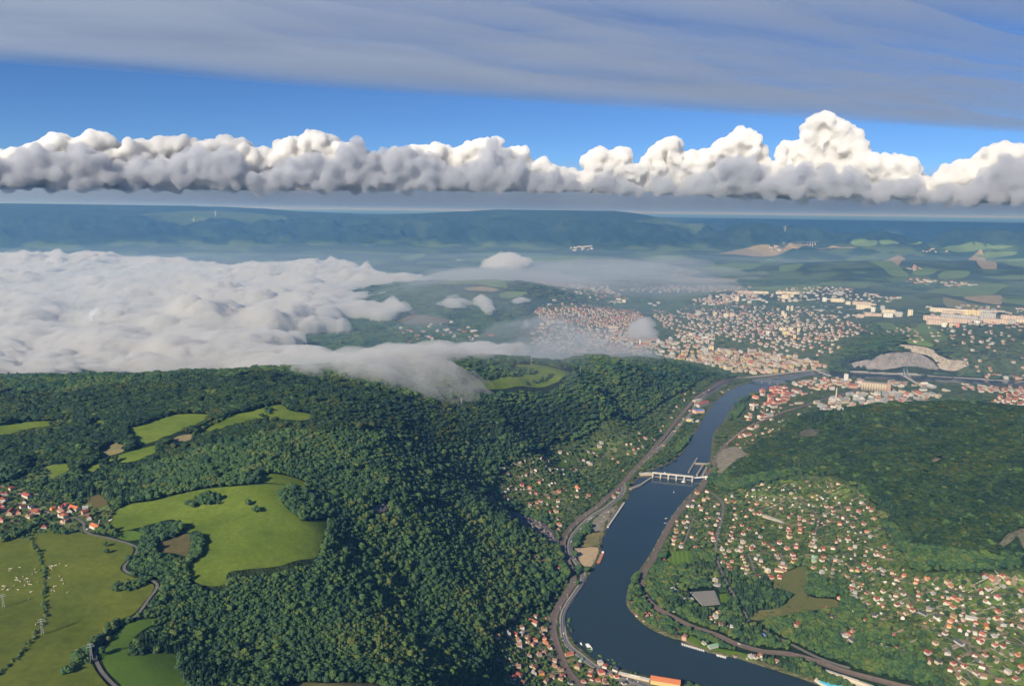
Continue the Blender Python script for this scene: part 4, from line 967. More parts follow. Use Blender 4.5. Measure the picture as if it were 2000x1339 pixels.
TB += quarter("1470,790 1540,785 1600,780 1580,800 1530,812 1470,845 1440,860 1450,830", 36, 0.5, ['gable', 'hip', 'hall', 'shed'], 'wwcp', 'rbgd', 'along the rail yard', (0.9, 1.4), 0.6)
TB += quarter("1620,725 1700,729 1800,735 1900,740 1900,736 1800,730 1700,724 1640,720", 60, 0.0, ['hall', 'long', 'gable'], 'wcs', 'bgr', 'below the quarry', (0.8, 1.2), 0.4)
TB += quarter("1800,600 1850,596 2020,602 2020,645 1880,640 1800,630", 60, 0.2, ['cube', 'hall', 'hip', 'long'], 'wwcp', 'fgbr', 'around the hilltop estate', (0.9, 1.4), 0.45)
TB += quarter("1680,650 1760,640 1880,640 2020,648 2020,735 1900,735 1860,690 1760,668", 62, 0.4, ['hip', 'gable', 'villa', 'ell'], 'wwwcp', 'bdgrb', 'on the slope below the estate', (0.9, 1.4), 0.45)
TB += quarter("1850,745 1950,752 2020,758 2020,775 1960,770 1880,765", 48, 0.2, ['hip', 'gable', 'hall', 'villa'], 'wwcp', 'bdgrb', 'by the lower bend', (0.9, 1.4), 0.6)
TB += quarter("1040,572 1100,570 1160,585 1200,600 1120,598 1060,596", 46, 0.3, ['hip', 'gable', 'hall'], 'wwcp', 'bdgrb', 'under the wooded hill', (0.9, 1.4), 0.3)
# drop those on top of one another or of the hand placed ones
grid = {}
def near_built(x, y, r):
    cx, cy_ = int(x // 60), int(y // 60)
    for a_ in (-1, 0, 1):
        for b_ in (-1, 0, 1):
            for q in grid.get((cx + a_, cy_ + b_), ()):
                if (x - q[0]) ** 2 + (y - q[1]) ** 2 < (0.8 * (r + q[2])) ** 2: return True
    return False
for q in BUILT: grid.setdefault((int(q[0] // 60), int(q[1] // 60)), []).append(q)
tb = []
bx_ = np.array([b_['x'] for b_ in TB]); by_ = np.array([b_['y'] for b_ in TB]); br_ = np.array([FOOT[b_['shape']] * b_['s'] for b_ in TB])
on_road = np.zeros(len(TB), bool)
for l_, hf in LINES: on_road |= seg_dist(l_[::3], bx_, by_) < hf + br_ * 0.7
TB = [b_ for b_, k in zip(TB, on_road) if not k]
for b_ in TB:
    r_ = FOOT[b_['shape']] * b_['s']
    if near_built(b_['x'], b_['y'], r_): continue
    q = (b_['x'], b_['y'], r_); BUILT.append(q); grid.setdefault((int(q[0] // 60), int(q[1] // 60)), []).append(q); tb.append(b_)
tb.sort(key=lambda b_: -FOOT[b_['shape']] * b_['s'] * b_['h'] / math.hypot(b_['x'], b_['y']))
TOWN = []
for b_ in tb[:300]:
    e = empty({'hall': 'factory_hall', 'cube': 'apartment_house', 'long': 'town_building', 'villa': 'town_building'}.get(b_['shape'], 'town_house'), (b_['x'], b_['y'], b_['z']), b_['rz'])
    e.scale = (b_['s'], b_['s'], b_['s'] * b_['h'])
    wm_, rm_ = house_meshes(b_['shape'], b_['w'], b_['r']); link(wm_, 'walls', e); link(rm_, 'roof', e)
    TOWN.append(dict(o=e, px=b_['px'], py=b_['py'], w=b_['w'], r=b_['r'], shape=b_['shape'], zone=b_['zone']))
# the remaining small houses of the town, too many to single out
V, F, MI = [], [], []
wk = list(WM); rk = list(RM); allm = [WM[k] for k in wk] + [RM[k] for k in rk]
for b_ in tb[300:]:
    Rz = Matrix.Rotation(b_['rz'], 3, 'Z')
    for vf, mi in ((SHAPES[b_['shape']][0], wk.index(b_['w'])), (SHAPES[b_['shape']][1], len(wk) + rk.index(b_['r']))):
        n0 = len(V)
        for v in vf[0]:
            q = Rz @ Vector((v[0] * b_['s'], v[1] * b_['s'], v[2] * b_['s'] * b_['h'])); V.append((q.x + b_['x'], q.y + b_['y'], q.z + b_['z']))
        for f in vf[1]: F.append(tuple(i_ + n0 for i_ in f)); MI.append(mi)
o = mesh_obj('town_houses', V, F)
for m in allm: o.data.materials.append(m)
o.data.polygons.foreach_set('material_index', np.array(MI, np.int32))
tag(o, 'countless small pale houses with reddish roofs spread through the far town', 'houses', kind='stuff')
print('town', len(tb))
# ------------------------------------------------------------------ weir with lift gates, lock, quay
M_CONC = mat('pale_concrete', (0.47, 0.445, 0.39), var=0.12, scale=0.15)
M_DCON = mat('stained_concrete', (0.30, 0.27, 0.22), var=0.15, scale=0.15)
M_GATE = mat('gate_steel', (0.10, 0.13, 0.16), rough=0.6, var=0.1, scale=0.3)
M_WHITE = mat('white_paint', (0.75, 0.74, 0.70), var=0.05, scale=0.3)
M_RUST = mat('rusty_red_steel', (0.34, 0.13, 0.09), var=0.15, scale=0.3)
M_MAST = mat('galvanised_steel', (0.45, 0.46, 0.45), var=0.05, scale=0.5)
def wp(px, py, z=0.0):
    x, y = at_z(px, py, z); return np.array([float(x), float(y)])
def frame(a, b_):
    d_ = b_ - a; L_ = float(np.hypot(*d_)); return L_, math.atan2(d_[1], d_[0])
A0 = wp(1275, 931); B0 = wp(1352, 939); Lw, rz = frame(A0, B0)
dam = empty('weir', (A0[0], A0[1], 0), rz)
pm = new_mesh('pier', join_vf([box_vf(-2.4, 2.4, -9, 9, -5, 13.5), box_vf(-1.6, 1.6, -13, -9.003, -5, 4)]), M_CONC)
for k in range(6): link(pm, 'pier', dam, (Lw * k / 5, 0, 0))
link(new_mesh('gantry_beam', join_vf([box_vf(-3, Lw + 3, -3.2, 3.2, 13.503, 17.5), box_vf(-2.6, Lw + 2.6, -2.8, 2.8, 17.503, 18.4)]), M_CONC), 'gantry_beam', dam)
gm_ = new_mesh('lift_gate', box_vf(-Lw / 10 + 2.5, Lw / 10 - 2.5, 2, 3, -4, 5.5), M_GATE)
wk_ = new_mesh('walkway', box_vf(-Lw / 10 + 2.5, Lw / 10 - 2.5, -8, -6, 3.6, 4.2), M_DCON)
hm_ = new_mesh('winch_house', box_vf(-2.2, 2.2, -2.2, 2.2, 18.403, 21), M_WHITE)
for k in range(5):
    link(gm_, 'lift_gate', dam, (Lw * (k + .5) / 5, 0, 0)); link(wk_, 'walkway', dam, (Lw * (k + .5) / 5, 0, 0))
link(hm_, 'winch_house', dam, (Lw * 0.3, 0, 0))
tag(dam, 'pale concrete weir bridge with square piers and lift gates across the river', 'weir')
def wall_thing(name, p0, p1, width, h0, h1, m, label, cat, parts=()):
    a, b_ = wp(*p0), wp(*p1); L_, r_ = frame(a, b_)
    e = empty(name, (a[0], a[1], 0), r_)
    link(new_mesh('body', box_vf(0, L_, -width / 2, width / 2, h0, h1), m), 'body', e)
    link(new_mesh('coping', box_vf(-.2, L_ + .2, -width / 2 - .25, width / 2 + .25, h1 + .003, h1 + .5), m), 'coping', e)
    n_ = max(1, int(L_ / 18))
    for k in range(n_): link(bollm, 'bollard', e, (L_ * (k + .5) / n_, 0, h1 + .5))
    tag(e, label, cat); return e
bollm = new_mesh('bollard', box_vf(-.35, .35, -.35, .35, 0, .9), M_GATE)
wall_thing('lock_wall', (1344.7, 923), (1362, 895), 5, -5, 3.5, M_DCON, 'long pier wall running upstream beside the weir', 'lock wall')
wall_thing('lock_wall', (1361, 929), (1374, 908.5), 6, -5, 5, M_DCON, 'dark lock wall between the two lock chambers', 'lock wall')
wall_thing('lock_wall', (1372, 931), (1384.5, 906), 7, -5, 5, M_DCON, 'broad lock wall along the railway bank', 'lock wall')
wall_thing('lock_gate', (1355, 906), (1386, 907.7), 3, -4, 6, M_DCON, 'lock gate bridge at the upper end of the lock', 'lock gate')
wall_thing('lock_bridge', (1352, 938), (1379, 936), 4, 8, 11, M_WHITE, 'white footbridge joining the weir to the lock side', 'bridge')
wall_thing('quay_wall', (1272, 934), (1252, 947.5), 4, -5, 4, M_CONC, 'pale harbour mole slanting from the weir abutment', 'quay')
wall_thing('quay_wall', (1252, 947.5), (1231, 956), 9, -5, 4, M_DCON, 'broad quay platform at the foot of the power house', 'quay')
wall_thing('quay_wall', (1219, 983), (1187, 1030), 5, -5, 3.6, M_CONC, 'long pale river wall below the gravel lot', 'quay')
wall_thing('lock_tower', (1377, 937), (1381, 937), 6, 0, 14, M_WHITE, 'white lock control tower at the end of the footbridge', 'tower')
e = hall_at(1251, 929, 1274, 930, 16, 10, 't', 'f', 'power_house', 'tan power house block at the landward end of the weir', 'building')
# ------------------------------------------------------------------ boats
M_HULL = mat('boat_white', (0.74, 0.74, 0.72), var=0.04, scale=0.5); M_DECK = mat('boat_deck', (0.42, 0.30, 0.20), var=0.1, scale=0.5)
def hull_vf(L_, W_, h, bow=0.3):
    xs = [(-L_ / 2, .8), (-L_ / 2 + .15 * L_, 1), (L_ / 2 - bow * L_, 1), (L_ / 2 - .08 * L_, .45), (L_ / 2, .04)]
    V, F = [], []
    for x, w_ in xs: V += [(x, -W_ / 2 * w_, h), (x, W_ / 2 * w_, h), (x, W_ / 2 * w_ * .75, -.6), (x, -W_ / 2 * w_ * .75, -.6)]
    for k in range(4):
        a = k * 4
        for j in range(4): F.append((a + j, a + (j + 1) % 4, a + 4 + (j + 1) % 4, a + 4 + j))
    F += [(3, 2, 1, 0), (16, 17, 18, 19)]
    return V, F
hulls = {}
def boat(px, py, L_, heading_px, label, group=None, cabin=True, m=None, name='motor_boat'):
    a = wp(px, py); b_ = wp(*heading_px); _, r_ = frame(a, b_)
    e = empty(name, (a[0], a[1], 0.0), r_)
    k = (round(L_, 1), m.name if m else '')
    if k not in hulls:
        W_ = L_ * 0.3 if L_ < 30 else L_ * 0.16
        hulls[k] = (new_mesh('hull', hull_vf(L_, W_, 1.0 if L_ < 12 else 2.2), m or M_HULL), new_mesh('cabin', join_vf([box_vf(-L_ * .28, L_ * .12, -W_ * .33, W_ * .33, (1.0 if L_ < 12 else 2.2) + .004, (2.1 if L_ < 12 else 4.6)), box_vf(-L_ * .24, L_ * .04, -W_ * .28, W_ * .28, (2.104 if L_ < 12 else 4.604), (2.4 if L_ < 12 else 5.2))]), M_WHITE))
    link(hulls[k][0], 'hull', e)
    if cabin: link(hulls[k][1], 'cabin', e)
    tag(e, label, 'boat', group); return e
boat(1151, 1264, 26, (1158, 1272), 'white passenger boat moored below the riverside hamlet, larger of two', name='passenger_boat')
boat(1135, 1257, 10, (1138, 1262), 'small white motor boat moored beside the passenger boat')
boat(1316, 961, 9, (1316, 970), 'small white motor boat on open water below the weir')
boat(1301, 1012, 9, (1306, 1011), 'pale small boat near the bank beside the riverside railway, upper of two', cabin=False)
boat(1299, 1021, 7, (1303, 1020), 'pale small boat near the bank beside the riverside railway, lower of two', cabin=False)
boat(1335, 941, 14, (1339, 941), 'work boat lying at the foot of the weir piers')
# barge: open hold
a = wp(1173, 1080); b_ = wp(1163.5, 1101); L_, r_ = frame(a, b_); e = empty('barge', ((a[0] + b_[0]) / 2 + 6, (a[1] + b_[1]) / 2, 0), r_)
link(new_mesh('hull', hull_vf(L_ * 1.15, 9.5, 2.0, .12), M_RUST), 'hull', e)
link(new_mesh('hold_cover', box_vf(-L_ * .45, L_ * .4, -3.8, 3.8, 2.004, 3.0), mat('hold_planks', (0.42, 0.22, 0.14), var=0.2, scale=0.4)), 'hold_cover', e)
link(new_mesh('wheelhouse', box_vf(-L_ * .55, -L_ * .47, -2.6, 2.6, 2.004, 5.2), M_WHITE), 'wheelhouse', e)
tag(e, 'rusty red river barge moored at the sandy lot', 'barge')
# marina: boats side by side at two landing stages
def marina(p0, p1, n_, nm):
    for k in range(n_):
        t_ = (k + .5) / n_; px, py = p0[0] + (p1[0] - p0[0]) * t_, p0[1] + (p1[1] - p0[1]) * t_
        boat(px, py, 7.5, (px + 1.5, py + 3), 'white motor boat, %s from the upper end of the %s' % (ORD(k + 1), nm), 'boats moored side by side at the landing stages')
    a, b_ = wp(p0[0] + 1, p0[1] - 2.4), wp(p1[0] + 1, p1[1] - 2.4); L_, r_ = frame(a, b_)
    e = empty('landing_stage', (a[0], a[1], 0), r_); link(new_mesh('deck', box_vf(-2, L_ + 2, -1, 1, .3, .8), M_DECK), 'deck', e)
    pm_ = new_mesh('pile', box_vf(-.2, .2, -.2, .2, -3, 1.6), M_DECK)
    for k in range(6): link(pm_, 'pile', e, (L_ * k / 5, 1.25, 0))
    tag(e, 'narrow floating jetty carrying the ' + nm, 'jetty')
def ORD(k):
    return {1: 'first', 2: 'second', 3: 'third', 4: 'fourth', 5: 'fifth', 6: 'sixth', 7: 'seventh', 8: 'eighth', 9: 'ninth', 10: 'tenth', 11: 'eleventh', 12: 'twelfth'}.get(k, '%d%s' % (k, 'th' if 10 <= k % 100 <= 20 else {1: 'st', 2: 'nd', 3: 'rd'}.get(k % 10, 'th')))
marina((1331, 1258), (1376, 1271), 12, 'long row of moored boats')
marina((1399, 1279), (1418, 1284), 6, 'short row of moored boats')

# ------------------------------------------------------------------ bridges
def bridge(name, p0, p1, width, deck_z, th_, m, label, piers=3, truss=False, arch=0.0):
    a, b_ = wp(p0[0], p0[1], deck_z), wp(p1[0], p1[1], deck_z); L_, r_ = frame(a, b_)
    e = empty(name, (a[0], a[1], 0), r_)
    link(new_mesh('deck', box_vf(-10, L_ + 10, -width / 2, width / 2, deck_z - th_, deck_z), m), 'deck', e)
    pm_ = new_mesh('pier', box_vf(-2, 2, -width * .4, width * .4, -8, deck_z - th_ - .003), M_DCON)
    for k in range(piers): link(pm_, 'pier', e, (L_ * (k + 1) / (piers + 1), 0, 0))
    if truss:
        parts = []
        for s in (-1, 1):
            parts.append(box_vf(0, L_, s * width / 2 - .4, s * width / 2 + .4, deck_z + 8, deck_z + 9))
            n_ = int(L_ / 9)
            for k in range(n_ + 1): parts.append(box_vf(L_ * k / n_ - .3, L_ * k / n_ + .3, s * width / 2 - .3, s * width / 2 + .3, deck_z + .003, deck_z + 8))
        link(new_mesh('truss', join_vf(parts), m), 'truss', e)
    if arch:
        for s in (-1, 1):
            V, F = [], []
            for k in range(21):
                t_ = k / 20; z = deck_z + arch * 4 * t_ * (1 - t_)
                for dz in (0, 1.6):
                    for dy in (-.8, .8): V.append((L_ * t_, s * width / 2 + dy, z + dz))
            for k in range(20):
                i_ = k * 4
                F += [(i_, i_ + 1, i_ + 5, i_ + 4), (i_ + 2, i_ + 6, i_ + 7, i_ + 3), (i_, i_ + 4, i_ + 6, i_ + 2), (i_ + 1, i_ + 3, i_ + 7, i_ + 5)]
            link(new_mesh('arch', (V, F), m), 'arch', e)
    tag(e, label, 'bridge'); return e
M_BRID = mat('bridge_steel', (0.16, 0.18, 0.19), var=0.1, scale=0.2)
bridge('truss_bridge', (1473, 742), (1534, 748), 12, 12, 2, M_BRID, 'dark truss bridge over the upper river by the rail junction', 3, True)
bridge('arch_bridge', (1594, 722), (1619, 733), 18, 11, 2.2, M_CONC, 'wide pale arched road bridge at the river bend', 2, False, 14)
cb = bridge('cable_bridge', (1763, 732), (1806, 757), 16, 13, 2, M_CONC, 'pale road bridge with a dark leaning pylon near the quarry', 2)
link(new_mesh('pylon', join_vf([box_vf(28, 33, -9.5, -6.5, 0, 64), box_vf(28, 33, 6.5, 9.5, 0, 64), box_vf(28.2, 32.8, -6.497, 6.497, 58, 62)]), mat('pylon_blue', (0.06, 0.10, 0.17), var=0.1, scale=0.2)), 'pylon', cb)
cmh = mesh_obj  # stay cables
for k in range(6):
    for s in (-1, 1):
        x1_ = 45 + k * 16; V = []
        for (x, z) in ((31, 61 - k * 3), (x1_, 13.2)):
            for dy in (-.3, .3):
                for dz in (-.3, .3): V.append((x, s * 8 + dy, z + dz))
        link(new_mesh('stay_cable', (V, [(0, 1, 5, 4), (2, 6, 7, 3), (0, 4, 6, 2), (1, 3, 7, 5)]), M_CONC), 'stay_cable', cb)
a = drop(1528, 480)[0]; b_ = drop(1600, 467)[0]; L_, r_ = frame(a[:2], b_[:2]); e = empty('viaduct', (a[0], a[1], a[2]), r_)
link(new_mesh('deck', box_vf(0, L_, -14, 14, 60, 68), M_CONC), 'deck', e)
pm_ = new_mesh('pier', box_vf(-6, 6, -10, 10, -80, 59.99), M_CONC)
for k in range(14): link(pm_, 'pier', e, (L_ * (k + .5) / 14, 0, 0))
tag(e, 'slender pale motorway viaduct before the far wooded ridge', 'viaduct')
# ------------------------------------------------------------------ masts, chimneys, turbines
def cyl_vf(r0, r1, z0, z1, n=8, cx=0, cy=0):
    V = []
    for r_, z in ((r0, z0), (r1, z1)):
        V += [(cx + r_ * math.cos(6.2832 * k / n), cy + r_ * math.sin(6.2832 * k / n), z) for k in range(n)]
    return V, [tuple(range(n))[::-1], tuple(range(n, 2 * n))] + [(k, (k + 1) % n, n + (k + 1) % n, n + k) for k in range(n)]
def pylon(px, py, h, label, rz=0.6):
    q = drop(px, py)[0]; e = empty('power_pylon', q, rz); P = []
    for sx in (-1, 1):
        for sy in (-1, 1):
            b_ = h * .07; V = []
            for (f, z) in ((1, -1), (.22, h)):
                for dx in (-.16, .16):
                    for dy in (-.16, .16): V.append((sx * b_ * f + dx, sy * b_ * f + dy, z))
            P.append((V, [(0, 1, 5, 4), (2, 6, 7, 3), (0, 4, 6, 2), (1, 3, 7, 5), (4, 5, 7, 6)]))
    for k in range(5):
        z = h * (k + 1) / 6; w_ = h * .07 * (1 - .78 * z / h)
        P += [box_vf(-w_, w_, -w_ - .12, -w_ + .12, z, z + .25), box_vf(-w_, w_, w_ - .12, w_ + .12, z, z + .25), box_vf(-w_ - .12, -w_ + .12, -w_, w_, z, z + .25), box_vf(w_ - .12, w_ + .12, -w_, w_, z, z + .25)]
    link(new_mesh('lattice_tower', join_vf(P), M_MAST), 'lattice_tower', e)
    for z, w_ in ((h * .82, h * .20), (h * .95, h * .15)): link(new_mesh('cross_arm', box_vf(-w_, w_, -.35, .35, z, z + .5), M_MAST), 'cross_arm', e)
    tag(e, label, 'pylon'); return e
pylon(7, 1187, 22, 'lattice power pylon at the picture edge in the cow pasture')
pylon(83, 1239, 24, 'lattice power pylon beside the pasture hedge')
pylon(179, 1289, 24, 'lattice power pylon in the scrub beside the curving lane')
pylon(901, 796, 34, 'lattice power pylon on the dark wooded ridge below the fog tongue')
pylon(1133, 733, 34, 'lattice power pylon at the tip of the spur meadow')
pylon(1038, 712, 34, 'lattice power pylon behind the spur meadow in the mist')
def chimney(px, py, h, r_, label, m=None, name='factory_chimney'):
    q = drop(px, py)[0]; e = empty(name, q)
    link(new_mesh('shaft', cyl_vf(r_, r_ * .6, -3, h, 14), m or mat('chimney_shaft', (0.55, 0.47, 0.38), var=0.08, scale=0.2)), 'shaft', e)
    link(new_mesh('rim', cyl_vf(r_ * .7, r_ * .7, h + .003, h + 1.5, 14), mat('chimney_rim', (0.2, 0.12, 0.1), var=0.1, scale=0.2)), 'rim', e)
    tag(e, label, 'chimney'); return e
chimney(1632.5, 781, 62, 4.2, 'tall pale factory chimney before the grain silo')
chimney(1471, 801, 34, 5.5, 'short grey works chimney beside the rail yard')
chimney(1147, 683, 60, 3.5, 'thin factory chimney in the misty quarter')
chimney(1192, 676, 55, 3.2, 'thin chimney among the misty streets near the church')
chimney(1358, 803, 46, 2.2, 'thin dark chimney beside the yellow riverside hall', mat('dark_shaft', (0.12, 0.11, 0.1), var=0.1, scale=0.2))
q = drop(1652, 743)[0]; e = empty('silo_tower', q, .2); link(new_mesh('shaft', box_vf(-8, 8, -8, 8, -2, 36), M_WHITE), 'shaft', e); link(new_mesh('cap', box_vf(-5, 5, -5, 5, 36.003, 40), M_CONC), 'cap', e); tag(e, 'square white tower near the arched bridge', 'tower')
q = drop(1247, 676)[0]; e = empty('church', q, .3); W_, R_ = gable(14, 34, 12, 9)
link(new_mesh('nave', W_, WM['c']), 'nave', e); link(new_mesh('roof', R_, RM['b']), 'roof', e); link(new_mesh('tower', box_vf(-4, 4, -25, -17.02, -2, 30), WM['w']), 'tower', e); link(new_mesh('spire', cyl_vf(5.2, .15, 30.003, 58, 8, 0, -21), M_WHITE), 'spire', e)
tag(e, 'church with a thin pale spire in the misty town', 'church')
def turbine(px, py, rg, h, label):
    x, y, z = at_r(px, py, rg); x, y = float(x), float(y); z = min(float(z), float(H(x, y)))
    e = empty('wind_turbine', (x, y, float(H(x, y))), -math.atan2(x, y))
    link(new_mesh('mast', cyl_vf(4.5, 2.5, -30, h, 8), M_WHITE), 'mast', e)
    na_ = link(new_mesh('nacelle', box_vf(-4, 4, -9, 7, h + .003, h + 7), M_WHITE), 'nacelle', e)
    for k in range(3):
        V = [(-2.2, -10, 0), (2.2, -10, 0), (.4, -10, h * .62), (-.4, -10, h * .62), (-2.2, -8.5, 0), (2.2, -8.5, 0), (.4, -9, h * .62), (-.4, -9, h * .62)]
        b_ = link(new_mesh('blade', (V, box_vf(0, 1, 0, 1, 0, 1)[1]), M_WHITE), 'blade', e, (0, 0, h + 3)); b_.rotation_euler = (0, k * 2.094 + .35, 0)
    tag(e, label, 'wind turbine'); return e
turbine(378, 429, 17800, 105, 'white wind turbine on the far ridge field, taller of two')
turbine(421, 427, 18200, 100, 'white wind turbine on the far ridge beside a taller one')
turbine(1534, 437, 18500, 95, 'lone white wind turbine on the far right ridge line')
# catenary masts along both railways
cm = new_mesh('post', box_vf(-.2, .2, -.2, .2, -1, 9), M_MAST); ca2 = new_mesh('bracket', box_vf(.2, 4.2, -.12, .12, 7.6, 7.9), M_MAST)
for nm, key, i0, i1, s in (('the riverside railway below the weir', 'railway#2', .28, .62, 1), ('the railway beside the river road', 'railway', .12, .62, -1)):
    l_ = ribbon_line(RAILS[key][0]); Ls = np.concatenate([[0], np.cumsum(np.hypot(*np.diff(l_, axis=0).T))])
    n_ = int((i1 - i0) * Ls[-1] / 62)
    for k in range(n_):
        d_ = (i0 + (i1 - i0) * k / n_) * Ls[-1]; x = np.interp(d_, Ls, l_[:, 0]); y = np.interp(d_, Ls, l_[:, 1])
        x2 = np.interp(d_ + 5, Ls, l_[:, 0]); y2 = np.interp(d_ + 5, Ls, l_[:, 1]); a_ = math.atan2(y2 - y, x2 - x)
        X_ = x - math.sin(a_) * 8.6 * s; Y_ = y + math.cos(a_) * 8.6 * s
        e = empty('catenary_mast', (X_, Y_, float(H(X_, Y_)) + .6), a_ + (-math.pi / 2 if s > 0 else math.pi / 2)); link(cm, 'post', e); link(ca2, 'bracket', e)
        tag(e, 'thin overhead line mast, %s from the bottom along %s' % (ORD(k + 1), nm), 'mast', 'overhead line masts along the railways')
# ------------------------------------------------------------------ cows, cars, train, pool, greenhouses
def cow_mesh():
    bm = bmesh.new()
    def ell(c_, r_, seg=8):
        g = bmesh.ops.create_uvsphere(bm, u_segments=seg, v_segments=6, radius=1.0)
        for v in g['verts']: v.co = Vector((v.co.x * r_[0] + c_[0], v.co.y * r_[1] + c_[1], v.co.z * r_[2] + c_[2]))
    V, F = join_vf([])
    rings = [(-1.15, .18, 1.15), (-1.0, .36, 1.05), (-.5, .44, 1.0), (.2, .46, .98), (.75, .40, 1.05), (1.0, .26, 1.2), (1.3, .18, 1.42), (1.55, .17, 1.5), (1.75, .13, 1.38), (1.92, .08, 1.28)]
    pts_ = []
    for x, r_, z in rings:
        pts_.append([bm.verts.new((x, r_ * .8 * math.cos(t_ * .7854), z + r_ * 1.05 * math.sin(t_ * .7854))) for t_ in range(8)])
    for i_ in range(len(rings) - 1):
        for j in range(8): bm.faces.new((pts_[i_][j], pts_[i_][(j + 1) % 8], pts_[i_ + 1][(j + 1) % 8], pts_[i_ + 1][j]))
    bm.faces.new(pts_[0][::-1]); bm.faces.new(pts_[-1])
    for sx, sy in ((-.85, -.2), (-.85, .2), (.7, -.2), (.7, .2)):
        bmesh.ops.create_cone(bm, segments=6, radius1=.07, radius2=.15, depth=.85, cap_ends=True, matrix=Matrix.Translation((sx, sy, .42)))
    for s in (-1, 1): bmesh.ops.create_cone(bm, segments=5, radius1=.07, radius2=.02, depth=.25, cap_ends=True, matrix=Matrix.Translation((1.55, s * .22, 1.62)) @ Matrix.Rotation(s * -1.2, 4, 'X'))
    bmesh.ops.create_cone(bm, segments=5, radius1=.05, radius2=.03, depth=.7, cap_ends=True, matrix=Matrix.Translation((-1.2, 0, .9)))
    me = bpy.data.meshes.new('cow'); bm.to_mesh(me); bm.free(); me.materials.append(mat('cream_hide', (0.72, 0.62, 0.46), var=0.08, scale=2.0, objvar=.12)); me.shade_smooth(); return me
cowm = cow_mesh()
COWS = "25 575;40 580;35 590;22 600;60 605;85 598;112 570;75 440;90 440;75 455;152 430;130 512;125 528;140 530;155 540;178 500;205 515;215 515;210 535;230 540;215 545;225 560;240 562;190 570;195 525;250 480;270 445;282 468;290 545;140 603;238 620;385 425;395 420;405 420;390 435;400 445;430 415;460 402;512 418;382 512;458 497;482 515;478 530;488 555;415 578;430 575;400 608;420 612;520 625;222 675;276 870"
for k, q in enumerate(COWS.split(';')):
    a_, b_ = map(float, q.split()); p = drop(a_ / 3.95, 1000 + b_ / 3.95)[0]
    o = bpy.data.objects.new('cow', cowm); COL.objects.link(o); o.location = p + np.array([0, 0, .5]); o.rotation_euler = (0, 0, random.uniform(0, 6.28)); s = random.uniform(1.15, 1.45); o.scale = (s, s, s)
    side = 'beyond the hedge towards the lane' if a_ > 350 else 'between the hedge and the picture edge'
    tag(o, 'small cream white cow grazing in the pasture ' + side, 'cow', 'cream cows grazing ' + side)
def car_mesh(c_, nm):
    P = [box_vf(-2.1, 2.1, -.85, .85, .35, .95)]
    V = [(-1.5, -.8, .953), (1.2, -.8, .953), (1.2, .8, .953), (-1.5, .8, .953), (-1.1, -.68, 1.5), (.5, -.68, 1.5), (.5, .68, 1.5), (-1.1, .68, 1.5)]
    P.append((V, box_vf(0, 1, 0, 1, 0, 1)[1])); return new_mesh('body', join_vf(P), mat('car_paint_' + nm, c_, rough=.3, spec=.5))
CARM = {'white': car_mesh((.75, .75, .74), 'white'), 'silver': car_mesh((.45, .46, .48), 'silver'), 'dark': car_mesh((.05, .05, .06), 'dark'), 'red': car_mesh((.45, .05, .04), 'red')}
whl = new_mesh('wheel', ([(x, z, y) for x, y, z in cyl_vf(.34, .34, -.12, .12, 10)[0]], cyl_vf(.34, .34, -.12, .12, 10)[1]), mat('tyre_rubber', (.03, .03, .03)))
CARS = [(1116, 1058, 'white', 'on the river road bend beside the rock face'), (1124, 1092, 'silver', 'on the river road beside the sandy lot'), (1137, 1128, 'dark', 'on the river road curve near the barge'), (1106, 1186, 'red', 'on the river road above the narrow bank'), (1101, 1237, 'white', 'on the river road above the hamlet'), (1124, 1083, 'white', 'parked at the rim of the sandy lot'), (1130, 1090, 'dark', 'parked inside the sandy lot'), (1150, 1014, 'white', 'on the river road below the gravel lot'), (1185, 1001, 'silver', 'parked on the gravel lot, upper of two'), (1180, 1010, 'white', 'parked on the gravel lot, lower of two'), (1406, 1030, 'white', 'on the street through the settlement, upper of two'), (1404, 1053, 'silver', 'on the street through the settlement, lower of two'), (1160, 1275, 'red', 'beside the river road opposite the passenger boat'), (171, 1034, 'white', 'on the lane at the village edge'), (168, 1028, 'dark', 'parked by the lane inside the village'), (1225, 1325, 'white', 'parked in the riverside yard, first in line'), (1235, 1328, 'dark', 'parked in the riverside yard, second in line'), (1246, 1331, 'silver', 'parked in the riverside yard, third in line')]
for px, py, c_, wh in CARS:
    p = drop(px, py)[0]; e = empty('car', p + np.array([0, 0, .62]), random.uniform(.6, 1.4)); e.scale = (1.15,) * 3
    link(CARM[c_], 'body', e)
    for sx in (-1.3, 1.3):
        for sy in (-.8, .8): link(whl, 'wheel', e, (sx, sy, .34))
    tag(e, '%s car %s' % (c_, wh), 'car')
l_ = ribbon_line(RAILS['railway#2'][0]); Ls = np.concatenate([[0], np.cumsum(np.hypot(*np.diff(l_, axis=0).T))])
pr = np.array([to_px(a_, b_, 6.0) for a_, b_ in l_]); s0 = Ls[np.argmin(np.hypot(pr[:, 0] - 1418, pr[:, 1] - 866))]; s1 = Ls[np.argmin(np.hypot(pr[:, 0] - 1545, pr[:, 1] - 800))]
wg = new_mesh('wagon_body', join_vf([box_vf(-7.2, 7.2, -1.45, 1.45, 1.2, 4.0)]), M_RUST); wl = new_mesh('load', box_vf(-6.9, 6.9, -1.2, 1.2, 4.003, 4.5), mat('wagon_load', (.55, .48, .42), var=.3, scale=.4)); bg = new_mesh('bogie', box_vf(-1.2, 1.2, -1.1, 1.1, .3, 1.198), M_GATE)
k = 0; d_ = min(s0, s1)
